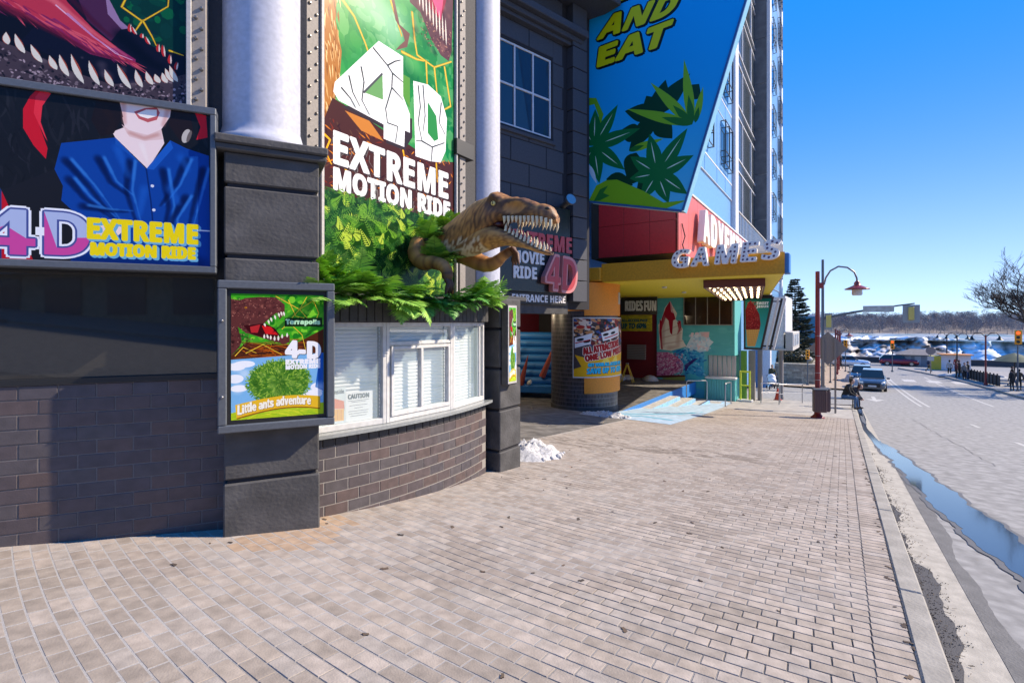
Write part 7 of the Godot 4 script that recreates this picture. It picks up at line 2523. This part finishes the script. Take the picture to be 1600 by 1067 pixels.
func car(label: String, at: Vector3, turn: float, paint: Color, long := 4.5, wide := 1.82, high := 1.55) -> Node3D:
	var t := thing("car", label, "car", at, turn)
	var pm := mat(paint, 0.25, 0.4)
	pm.clearcoat_enabled = true; pm.clearcoat = 0.8; pm.clearcoat_roughness = 0.08
	# stations from nose (+z) to tail: z, half width, belt height, sill height
	var g := G.new()
	var r := []
	for q in [[0.5, 0.72, 0.66, 0.3], [0.48, 0.86, 0.8, 0.24], [0.44, 0.93, 0.9, 0.22], [0.3, 0.98, 0.97, 0.2], [0.17, 1.0, 1.02, 0.2], [-0.2, 1.0, 1.03, 0.2], [-0.42, 0.97, 1.03, 0.22], [-0.485, 0.88, 0.98, 0.28], [-0.5, 0.78, 0.86, 0.34]]:
		var ring := PackedVector3Array()
		var w: float = q[1] * wide / 2; var hi: float = q[2] * high / 1.55; var lo: float = q[3]
		for p in [[-0.86, 0], [-1, 0.25], [-1, 0.62], [-0.94, 0.9], [-0.8, 1], [0.8, 1], [0.94, 0.9], [1, 0.62], [1, 0.25], [0.86, 0]]: ring.push_back(Vector3(p[0] * w, lerpf(lo, hi, p[1]), q[0] * long))
		r.append(ring)
	r.reverse()
	for ring in r: ring.reverse()
	g.rings(r)
	put(t, "body", g, pm)
	g = G.new()
	r = []
	for q in [[0.2, 0.86, 0.86, 0.66], [0.06, 0.84, 0.7, 0.985], [-0.2, 0.84, 0.7, 1.0], [-0.4, 0.82, 0.68, 0.97], [-0.49, 0.8, 0.7, 0.68]]:
		var ring := PackedVector3Array()
		for p in [[-1, 0], [-1, 1], [1, 1], [1, 0]]:
			var w: float = (q[1] if p[1] == 0 else q[2]) * wide / 2
			ring.push_back(Vector3(p[0] * w, high * (0.63 if p[1] == 0 else q[3]), q[0] * long))
		r.append(ring)
	r.reverse()
	for i in 4:
		for j in 4:
			var k := (j + 1) % 4
			g.quad(r[i][k], r[i][j], r[i + 1][j], r[i + 1][k])
	put(t, "glasshouse", g, mat(lin(0.02, 0.03, 0.035), 0.05))
	g = G.new()
	g.span(-0.7 * wide / 2, 0.7 * wide / 2, high * 0.985, high * 1.01, 0.05 * long, -0.38 * long, 0.015)
	put(t, "roof", g, pm)
	for s in [-1.0, 1.0]:
		for z in [0.31, -0.3]:
			g = G.new()
			g.tube([Vector3(s * wide * 0.39, 0.33, z * long), Vector3(s * wide * 0.5, 0.33, z * long)], [0.33, 0.33], 20)
			var w := put(t, "wheel", g, M.black)
			g = G.new()
			g.tube([Vector3(s * wide * 0.49, 0.33, z * long), Vector3(s * wide * 0.505, 0.33, z * long)], [0.21, 0.2], 14)
			put(w, "rim", g, M.steel)
		g = G.new()
		g.X = Transform3D(Basis(Vector3.UP, s * 0.5), Vector3(s * wide * 0.385, 0.74, long * 0.478))
		g.box(Vector3.ZERO, Vector3(0.32, 0.15, 0.06), 0.03)
		put(t, "headlight", g, mat(lin(0.8, 0.8, 0.78), 0.1))
		g = G.new()
		g.box(Vector3(s * wide * 0.55, 0.98, long * 0.13), Vector3(0.2, 0.14, 0.1), 0.03)
		put(t, "mirror", g, pm)
	g = G.new()
	g.span(-0.5, 0.5, 0.42, 0.72, long * 0.497, long * 0.51, 0.02)
	put(t, "grille", g, M.black)
	g = G.new()
	g.span(-0.26, 0.26, 0.44, 0.56, long * 0.511, long * 0.516)
	put(t, "number_plate", g, M.white)
	return t

func make_cars() -> void:
	car("dark grey car with bright headlamps coming up the street", on(2.0, -49.5) + Vector3(0, -0.13, 0), -0.05, lin(0.09, 0.1, 0.115))
	car("dark blue car following behind the grey car", on(1.5, -57.5) + Vector3(0, -0.13, 0), -0.05, lin(0.04, 0.06, 0.09))
	car("red car parked across the end of the street", on(6.7, -91.0) + Vector3(0, -0.13, 0), PI / 2, lin(0.25, 0.012, 0.03))
	car("white car turning by the lower lamps", on(0.9, -84.0) + Vector3(0, -0.13, 0), PI / 2, lin(0.7, 0.72, 0.75))

# ---------------------------------------------------------------- the far end of the street
func stone_wall() -> void:
	var sm := [surf(lin(0.42, 0.36, 0.28), 0.9, M.t_blot, 0.6), surf(lin(0.34, 0.3, 0.25), 0.9, M.t_blot, 0.6), surf(lin(0.5, 0.44, 0.35), 0.9, M.t_blot, 0.6)]
	var t := thing("stone_wall", "long coursed stone garden wall turning the corner below the conifers", "wall", on(-5.0, -50.0))
	var inv := t.transform.affine_inverse()
	var g := G.new()
	g.span(-20, -1.75, -4.2, -1.95, -50.02, -50.6); g.span(-2.3, -1.73, -4.6, -2.1, -50.6, -86)
	put(t, "core", g, sm[1], inv)
	# courses of long flat stones, a few pixels each
	for k in 3:
		g = G.new()
		for r in 9:
			var x := -18.0 + rng.randf()
			var y := -3.72 + r * 0.2
			while x < -1.9:
				var w := rng.randf_range(0.35, 0.95)
				if rng.randi() % 3 == k: g.span(x, minf(x + w - 0.025, -1.72), y, y + 0.185, -50.03 + rng.randf_range(0, 0.03), -49.97 + rng.randf_range(0.0, 0.04), 0.0)
				x += w
			var z := -50.2
			while z > -84:
				var w := rng.randf_range(0.5, 1.3)
				if rng.randi() % 3 == k: g.span(-1.74, -1.66 + rng.randf_range(0, 0.03), y - 0.2, y - 0.015, z, z - w + 0.03)
				z -= w
		var o := put(t, "stones", g, sm[k], inv)
		o.set_meta("kind", "stuff")
	g = G.new()
	g.span(-20, -1.6, -1.95, -1.85, -49.92, -50.66, 0.01); g.span(-2.4, -1.6, -2.12, -2.0, -50.66, -86, 0.01)
	put(t, "coping", g, sm[2], inv)
	g = G.new()
	g.span(-22, -2.3, -4.2, -1.78, -50.7, -90)
	var gd := ground_piece("garden_bank", g, surf(lin(0.05, 0.055, 0.03), 0.95, M.t_blot, 0.5))
	gd.set_meta("kind", "structure")
	# clipped dark hedge mass behind the wall
	g = G.new()
	for i in 5200:
		var p := Vector3(rng.randf_range(-16, -2.6), -1.75 + pow(rng.randf(), 1.4) * 0.75, -51.0 - rng.randf() * 1.2)
		var d := Vector3(rng.randf_range(-1, 1), rng.randf_range(-0.3, 1), rng.randf_range(-1, 1)).normalized() * 0.16
		var q := d.cross(Vector3(rng.randf_range(-1, 1), rng.randf_range(-1, 1), rng.randf_range(-1, 1))).normalized() * 0.07
		g.col = Color(0.03, 0.03, 0.016).lerp(Color(0.09, 0.08, 0.035), rng.randf())
		g.tri(p - q, p + q, p + d)
	var o := put(self, "garden_hedge", g, vcol(0.8))
	tag(o, "low dark brown hedge along the top of the stone wall", "hedge")
	o.set_meta("kind", "stuff")
	for q in [[-7.5, -53.5, 0.5], [-3.6, -52.6, 0.4]]:
		var sn := thing("snow_patch", "small snow patch lying behind the stone wall", "snow", Vector3(q[0], -1.78, q[1]), 0.0, "snow patches behind the stone wall")
		g = G.new()
		g.ball(Vector3(0, 0.2, 0), Vector3(1.4, q[2], 0.5), 16, 8)
		put(sn, "drift", g, M.snow)

func conifer(label: String, at: Vector3, high: float, wide: float, seed_: int) -> void:
	var t := thing("conifer_tree", label, "tree", at, 0.0, "conifers behind the stone wall")
	var r := RandomNumberGenerator.new()
	r.seed = seed_
	var g := G.new()
	g.tube([Vector3.ZERO, Vector3(0.05, high * 0.5, 0), Vector3(0, high * 0.97, 0)], [high * 0.022, high * 0.013, 0.01], 8)
	put(t, "trunk", g, mat(lin(0.07, 0.05, 0.035), 0.9))
	g = G.new()
	var y := high * 0.07
	while y < high * 0.98:
		var f := 1.0 - y / high
		var len := wide * pow(f, 0.85) * r.randf_range(0.72, 1.15) + 0.12
		for b in int(9 + f * 4):
			var a := r.randf() * TAU
			var d := Vector3(cos(a), -0.12 - 0.18 * f + r.randf_range(-0.06, 0.1), sin(a))
			var l := len * r.randf_range(0.7, 1.08)
			g.col = Color(0.05, 0.04, 0.03)
			g.bar(Vector3(0, y, 0), Vector3(0, y, 0) + d * l * 0.9, 0.014, 4)
			for k in int(14 + l * 20):
				var s := sqrt(r.randf()) 
				var p: Vector3 = Vector3(0, y, 0) + d * l * s + Vector3(0, 0.22 * l * s * s, 0)
				var sd := Vector3(-d.z, 0, d.x) * r.randf_range(-1, 1)
				var e := (d * 0.7 + sd * 1.1 + Vector3(0, r.randf_range(-0.35, 0.25), 0)).normalized() * r.randf_range(0.14, 0.3)
				var w := e.cross(Vector3(r.randf_range(-0.4, 0.4), 1, r.randf_range(-0.4, 0.4))).normalized() * r.randf_range(0.05, 0.085)
				g.col = Color(0.03, 0.042, 0.026).lerp(Color(0.14, 0.155, 0.105), r.randf() * (0.35 + 0.65 * s))
				g.tri(p - w, p + w, p + e); g.tri(p + e * 0.2 - w.cross(e.normalized()), p + e * 0.2 + w.cross(e.normalized()), p + e * 1.1)
		y += high * 0.028
	put(t, "crown", g, vcol(0.8))

func branch(g: G, p: Vector3, d: Vector3, len: float, rad: float, depth: int, r: RandomNumberGenerator) -> void:
	var pts := [p]
	var q := p; var e := d
	for i in 3:
		e = (e + Vector3(r.randf_range(-0.22, 0.22), r.randf_range(-0.12, 0.2), r.randf_range(-0.22, 0.22))).normalized()
		q += e * len / 3.0
		pts.append(q)
	g.tube(pts, [rad, rad * 0.85, rad * 0.72, rad * 0.55], 6 if depth > 2 else 3)
	if depth == 0: return
	for i in (4 if depth > 1 else 5):
		var t := r.randf_range(0.35, 1.0)
		var k := mini(2, int(t * 3))
		var o: Vector3 = pts[k].lerp(pts[k + 1], t * 3 - k)
		var s := (e + Vector3(r.randf_range(-1, 1), r.randf_range(-0.35, 0.75), r.randf_range(-1, 1)) * 0.85).normalized()
		branch(g, o, s, len * r.randf_range(0.55, 0.78), maxf(rad * 0.56, 0.011), depth - 1, r)

func bare_tree(label: String, at: Vector3, high: float, seed_: int, group: String, depth := 5) -> void:
	var t := thing("bare_tree", label, "tree", at, 0.0, group)
	var r := RandomNumberGenerator.new()
	r.seed = seed_
	var g := G.new()
	g.tube([Vector3.ZERO, Vector3(0.05, high * 0.15, 0), Vector3(-0.03, high * 0.3, 0.05)], [high * 0.03, high * 0.022, high * 0.019], 10)
	var bm := surf(lin(0.1, 0.08, 0.068), 0.9, M.t_blot, 1.0)
	put(t, "trunk", g, bm)
	g = G.new()
	for i in 6:
		var a := TAU * i / 6 + r.randf()
		branch(g, Vector3(0, high * r.randf_range(0.2, 0.3), 0), Vector3(cos(a), r.randf_range(0.35, 1.1), sin(a)).normalized(), high * 0.3, high * 0.011, depth, r)
	put(t, "crown", g, bm)

func make_far() -> void:
	stone_wall()
	conifer("tall dark spruce behind the stone wall next to the white annex", Vector3(-3.75, -1.9, -54.5), 7.8, 2.4, 3)
	conifer("shorter dense spruce left of the tall spruce behind the stone wall", Vector3(-6.0, -1.9, -54.0), 5.0, 2.0, 5)
	conifer("small spruce half hidden by the annex post", Vector3(-9.6, -1.9, -56.0), 5.0, 1.9, 8)
	bare_tree("large bare tree spreading over the plaza beside the falls", on(15.6, -60.0), 12.5, 11, "bare trees", 5)
	# blue glass block beyond the garden
	var t := thing("blue_office", "blue glass block with pale band beyond the spruces", "building", Vector3(-4.7, -4, -100))
	var g := G.new()
	g.span(-1.3, 1.3, 0, 6.7, -3, 3)
	put(t, "wall", g, mat(lin(0.05, 0.2, 0.3), 0.2))
	for y in [4.0, 6.7]:
		g = G.new()
		g.span(-1.4, 1.4, y, y + 0.25, -3.1, 3.1)
		put(t, "band", g, M.hotel_white)
	for i in 4:
		g = G.new()
		g.span(-0.9 + i * 0.6, -0.86 + i * 0.6, 0.2, 3.98, 3.0, 3.04)
		put(t, "mullion", g, M.frame_grey)
	# snow heap at the lower corner
	t = thing("snow_bank", "tall white snow bank ploughed onto the lower street corner", "snow", on(1.1, -58.0) + Vector3(0, -0.13, 0))
	var nz := FastNoiseLite.new()
	nz.seed = 14; nz.frequency = 0.9; nz.fractal_octaves = 4
	var r := []
	for i in 13:
		var ring := PackedVector3Array()
		var f := 1.0 - i / 12.0
		for j in 30:
			var a := TAU * j / 30
			var w := 1 + 0.4 * nz.get_noise_2d(cos(a) * 2, sin(a) * 2)
			ring.push_back(Vector3(cos(a) * f * 0.95 * w, -0.1 + (1 - pow(f, 1.4)) * 1.25 * (1 + nz.get_noise_2d(cos(a) * f * 3, sin(a) * f * 3) * 0.7), -sin(a) * f * 5.0 * w))
		r.append(ring)
	g = G.new()
	g.rings(r, true, false, true)
	put(t, "bank", g, M.snow)
	make_plaza()
	make_falls()

func make_plaza() -> void:
	var t := thing("pavilion", "low grey pavilion with shallow hipped roof at the end of the street", "building", on(9.4, -93.0) + Vector3(0, -0.1, 0))
	var g := G.new()
	g.span(-2.4, 2.6, 0, 1.6, -2, 2)
	put(t, "wall", g, mat(lin(0.16, 0.2, 0.25), 0.6))
	g = G.new()
	var e := [Vector3(-3.0, 1.6, 2.6), Vector3(3.2, 1.6, 2.6), Vector3(3.2, 1.6, -2.6), Vector3(-3.0, 1.6, -2.6), Vector3(-1.2, 2.35, 0), Vector3(1.4, 2.35, 0)]
	g.quad(e[0], e[1], e[5], e[4]); g.quad(e[2], e[3], e[4], e[5]); g.tri(e[1], e[2], e[5]); g.tri(e[3], e[0], e[4]); g.quad(e[3], e[2], e[1], e[0])
	put(t, "roof", g, surf(lin(0.22, 0.2, 0.19), 0.8, M.t_blot, 0.4))
	for x in [-2.0, -0.9, 1.6]:
		g = G.new()
		g.span(x, x + 0.7, 0.1, 1.4, 2.0, 2.03)
		put(t, "shutter", g, mat(lin(0.3, 0.36, 0.42), 0.5))
	t = thing("gorge_wall", "long low dark parapet closing the end of the street", "wall", Vector3(0, gy(-96) - 0.1, -96.5))
	g = G.new()
	g.span(-30, 60, 0, 0.75, -0.4, 0.0)
	put(t, "parapet", g, mat(lin(0.06, 0.06, 0.065), 0.8))
	g = G.new()
	g.span(-30, 60, 0.75, 0.86, -0.5, 0.1)
	put(t, "coping", g, M.hotel_grey)
	t = thing("kiosk", "small yellow and white kiosk under an orange awning on the plaza", "kiosk", on(10.6, -84))
	g = G.new()
	g.span(-0.2, 2.6, 0, 1.9, -1, 1)
	put(t, "white_wall", g, M.hotel_white)
	g = G.new()
	g.span(-1.2, -0.21, 0, 1.7, -1, 1)
	put(t, "yellow_wall", g, mat(lin(0.5, 0.4, 0.04), 0.6))
	g = G.new()
	g.span(-0.4, 2.8, 1.9, 2.0, -1.2, 1.6, 0.01)
	put(t, "awning", g, mat(lin(0.5, 0.2, 0.05), 0.7))
	t = thing("plaza_fence", "dark panelled fence along the plaza edge behind the waiting people", "fence", on(10.9, -64.5))
	for i in 13:
		g = G.new()
		var z := 5.5 - i * 0.95
		var y := gy(-64.5 + z) - t.position.y
		g.span(-0.02 + z * 0.06, 0.03 + z * 0.06, y + 0.05, y + 0.95, z, z - 0.8)
		put(t, "panel", g, mat(lin(0.02, 0.018, 0.018), 0.7))
		g = G.new()
		g.span(-0.04 + z * 0.06, 0.05 + z * 0.06, y, y + 1.05, z - 0.81, z - 0.94)
		put(t, "post", g, M.black)
	for q in [[11.6, -51.8, "grey"], [12.3, -53.0, "green"], [13.5, -58.5, "pale grey"]]:
		t = thing("plaza_bin", "squat %s round bin at the plaza edge" % q[2], "bin", on(q[0], q[1]), 0.0, "bins at the plaza edge")
		g = G.new()
		g.lathe(Vector3.ZERO, [Vector2(0.36, 0), Vector2(0.42, 0.5), Vector2(0.4, 0.9)], 16)
		put(t, "body", g, mat(lin(0.12, 0.125, 0.12) if q[2] != "green" else lin(0.03, 0.06, 0.035), 0.7))
		g = G.new()
		g.lathe(Vector3.ZERO, [Vector2(0.44, 0.9), Vector2(0.4, 1.0), Vector2(0.1, 1.1)], 16)
		put(t, "lid", g, M.black)
	for q in [[13.6, -66.0], [14.8, -72.0], [15.2, -62.0]]:
		t = thing("market_parasol", ["dull green parasol just behind the plaza fence", "dull green parasol set back between two others on the plaza", "dull green parasol beside the large bare tree"][[13.6, 14.8, 15.2].find(q[0])], "parasol", on(q[0], q[1]), 0.0, "parasols on the plaza")
		g = G.new()
		g.lathe(Vector3.ZERO, [Vector2(1.6, 2.0), Vector2(0.9, 2.35), Vector2(0.05, 2.65)], 8)
		put(t, "canopy", g, mat(lin(0.05, 0.075, 0.05), 0.8))
		g = G.new()
		g.bar(Vector3.ZERO, Vector3(0, 2.6, 0), 0.04)
		put(t, "pole", g, M.black)
	t = thing("snow_strip", "ploughed strip of snow along the plaza", "snow", on(12.6, -68.0))
	g = G.new()
	g.X = Transform3D(Basis(Vector3.UP, 0.2), Vector3(2.5, 0, 0))
	g.ball(Vector3.ZERO, Vector3(4.5, 0.4, 0.8), 24, 8); g.ball(Vector3(-3, 0, -4), Vector3(3.0, 0.35, 0.7), 20, 8)
	put(t, "drift", g, M.snow)

func make_falls() -> void:
	# gorge floor, cliff with snow, ice and falling water, upper river, far wooded shore
	var nz := FastNoiseLite.new()
	nz.seed = 21; nz.frequency = 0.02; nz.fractal_octaves = 5
	var n2 := FastNoiseLite.new()
	n2.seed = 22; n2.frequency = 0.06; n2.fractal_octaves = 3
	var g := G.new()
	g.quad(Vector3(-900, -48, -98), Vector3(1200, -48, -98), Vector3(1200, -48, -520), Vector3(-900, -48, -520))
	ground_piece("gorge_water", g, surf(lin(0.3, 0.36, 0.4), 0.4, M.t_blot, 0.02))
	g = G.new()
	g.quad(Vector3(-900, -5, -98.5), Vector3(-900, -48, -98.5), Vector3(1200, -48, -98.5), Vector3(1200, -5, -98.5))
	ground_piece("gorge_bank", g, mat(lin(0.1, 0.095, 0.09), 0.9))
	var r := []; var cols := []
	var W := 560
	for i in 61:
		var row := PackedVector3Array(); var cr := PackedColorArray()
		var v := i / 60.0          # 0 foot, 1 brink
		for j in W:
			var x := lerpf(-260, 640, j / (W - 1.0))
			# the brink swings: rock with talus to the left, falls to the right
			var fall := clampf((x - 55.0) / 16.0, 0, 1)
			var jut := nz.get_noise_1d(x * 1.2) * 22.0
			var talus := pow(1.0 - v, 1.6) * (180.0 + 60.0 * n2.get_noise_1d(x * 0.8 + 50)) * (1.0 - fall * 0.35)
			var y := lerpf(-46.0, -10.4 + (1.5 * n2.get_noise_1d(x) + 2.2) * (1 - fall), v)
			var z := -470.0 + jut + talus + n2.get_noise_3d(x * 1.6, y * 2.5, 0) * (13.0 * (1 - fall) + 4.0) + n2.get_noise_3d(x * 6.0, y * 8.0, 70.0) * (9.0 - 4.0 * fall)
			row.push_back(Vector3(x, y, z))
			var s := n2.get_noise_3d(x * 2.2, y * 5.0, 40.0); var s2 := nz.get_noise_3d(x * 4.0, y * 3.0, 9.0)
			var rock := Color(0.2, 0.19, 0.185).lerp(Color(0.42, 0.38, 0.35), clampf(0.5 + s * 1.5, 0, 1))
			var ice := Color(0.68, 0.74, 0.78)
			var c := rock
			if fall < 0.5:
				var snowy := clampf(round(clampf((0.85 - v) * 2.2 + s2 * 3.4 + s * 2.6, 0, 1) * 3.0) / 3.0, 0, 1)
				c = rock.lerp(Color(0.74, 0.74, 0.74), snowy * 0.9)
				if v > 0.92: c = Color(0.82, 0.83, 0.85)
			else:
				var st := n2.get_noise_2d(x * 3.0, y * 0.25)
				c = ice.lerp(Color(0.86, 0.88, 0.9), clampf(0.45 + st * 2.4 + (0.35 - v) * 1.3 + (x - 120) / 110.0, 0, 1))
				if st < -0.16 and v > 0.35: c = c.lerp(Color(0.16, 0.24, 0.26), 0.7)
				if v > 0.93: c = Color(0.5, 0.62, 0.62)
			cr.push_back(c)
		r.append(row); cols.append(cr)
	g = G.new()
	g.rings(r, false, false, false, cols)
	ground_piece("falls_cliff", g, vcol(0.7))
	g = G.new()
	g.quad(Vector3(-700, -10.5, -462), Vector3(1000, -10.5, -462), Vector3(1300, -10.0, -800), Vector3(-700, -10.0, -800))
	ground_piece("upper_river", g, surf(lin(0.3, 0.4, 0.4), 0.35, M.t_speck, 0.012))
	# snow ledges and shelves along the river
	g = G.new()
	for i in 170:
		var x := rng.randf_range(-150, 420)
		g.X = Transform3D(Basis.IDENTITY, Vector3(x, -10.3, -490 - rng.randf() * 260))
		g.ball(Vector3.ZERO, Vector3(rng.randf_range(3, 18), rng.randf_range(0.2, 0.8), rng.randf_range(2, 6)), 10, 5)
	ground_piece("river_ice", g, M.snow)
	r = []
	for i in 8:
		var row := PackedVector3Array()
		for j in 120:
			var x := lerpf(-900, 1400, j / 119.0)
			row.push_back(Vector3(x, -11.0 + i * 1.7 * (1 + 0.6 * nz.get_noise_1d(x * 0.5 + 300)) + clampf((x - 150) / 60.0, 0, 4), -700 - i * 45 + 18 * nz.get_noise_1d(x)))
		r.append(row)
	g = G.new()
	g.rings(r, false)
	ground_piece("far_shore", g, surf(lin(0.2, 0.17, 0.15), 0.95, M.t_blot, 0.03))
	# the far wood: bare crowns that read as one mass
	var tr := RandomNumberGenerator.new()
	tr.seed = 5
	g = G.new()
	g.tube([Vector3.ZERO, Vector3(0, 5, 0)], [0.25, 0.15], 4)
	for i in 300:
		var a := tr.randf() * TAU; var rad := sqrt(tr.randf()) * 4.2; var y := 3.5 + tr.randf() * 9.5
		rad *= 1.15 - absf(y - 8.0) / 7.5
		var p := Vector3(cos(a) * rad, y, sin(a) * rad)
		var d := Vector3(cos(a) * 0.8, tr.randf_range(0.4, 1.6), sin(a) * 0.8).normalized() * tr.randf_range(1.0, 2.4)
		var q := d.cross(Vector3(tr.randf_range(-1, 1), tr.randf_range(-1, 1), tr.randf_range(-1, 1))).normalized() * tr.randf_range(0.06, 0.16)
		g.tri(p - q, p + q, p + d)
	var mm := MultiMesh.new()
	mm.transform_format = MultiMesh.TRANSFORM_3D
	mm.use_colors = true
	mm.mesh = g.mesh()
	mm.instance_count = 2600
	for i in 2600:
		var x := tr.randf_range(-420, 900)
		var dz := tr.randf()
		var k := tr.randf_range(0.75, 1.35)
		mm.set_instance_transform(i, Transform3D(Basis(Vector3.UP, tr.randf() * 6.0) * Basis.from_scale(Vector3(k, k * tr.randf_range(0.85, 1.2), k)), Vector3(x, -11 + dz * 13 + clampf((x - 150) / 60.0, 0, 4), -702 - dz * 300)))
		var c := tr.randf()
		mm.set_instance_color(i, Color(0.19, 0.17, 0.175).lerp(Color(0.29, 0.25, 0.235), c))
	var o := MultiMeshInstance3D.new()
	o.name = "far_wood"
	o.multimesh = mm
	o.material_override = vcol(0.9)
	tag(o, "grey brown bare wood along the far shore above the falls", "wood")
	o.set_meta("kind", "stuff")
	add_child(o)
	# mist over the right of the falls and the shop row across the street that the dark window mirrors
	make_opposite()

func make_opposite() -> void:
	var t := thing("opposite_shop", "beige two storey shop row across the street", "building", Vector3(20, 0, 12))
	var inv := t.transform.affine_inverse()
	var g := G.new()
	g.span(17, 26, -2, 8.5, 34, -4)
	put(t, "wall", g, surf(lin(0.55, 0.42, 0.28), 0.85, M.t_blot, 0.3), inv)
	for i in 8:
		for y in [0.6, 4.6]:
			g = G.new()
			var z := 31.5 - i * 4.4
			g.span(16.94, 16.99, y + 1.5, y + 3.7, z, z - 2.6)
			put(t, "window", g, M.pane_blue, inv)
	g = G.new()
	g.span(16.7, 26.2, 8.5, 9.0, 34.2, -4.2, 0.03); g.span(16.4, 16.99, 4.6, 4.9, 34, -4, 0.02)
	put(t, "cornice", g, M.hotel_white, inv)

func _ready() -> void:
	rng.seed = 20240
	make_light()
	make_materials()
	M.cloth = vcol(0.9)
	make_ground()
	make_ride_building()
	make_boards()
	make_entrance_sign()
	make_lobby_stage()
	make_drum()
	make_canopy()
	make_red_block()
	make_tower_sign()
	make_arcade()
	make_hotel()
	make_far()
	make_dinosaur()
	make_ferns()
	make_snow()
	make_furniture()
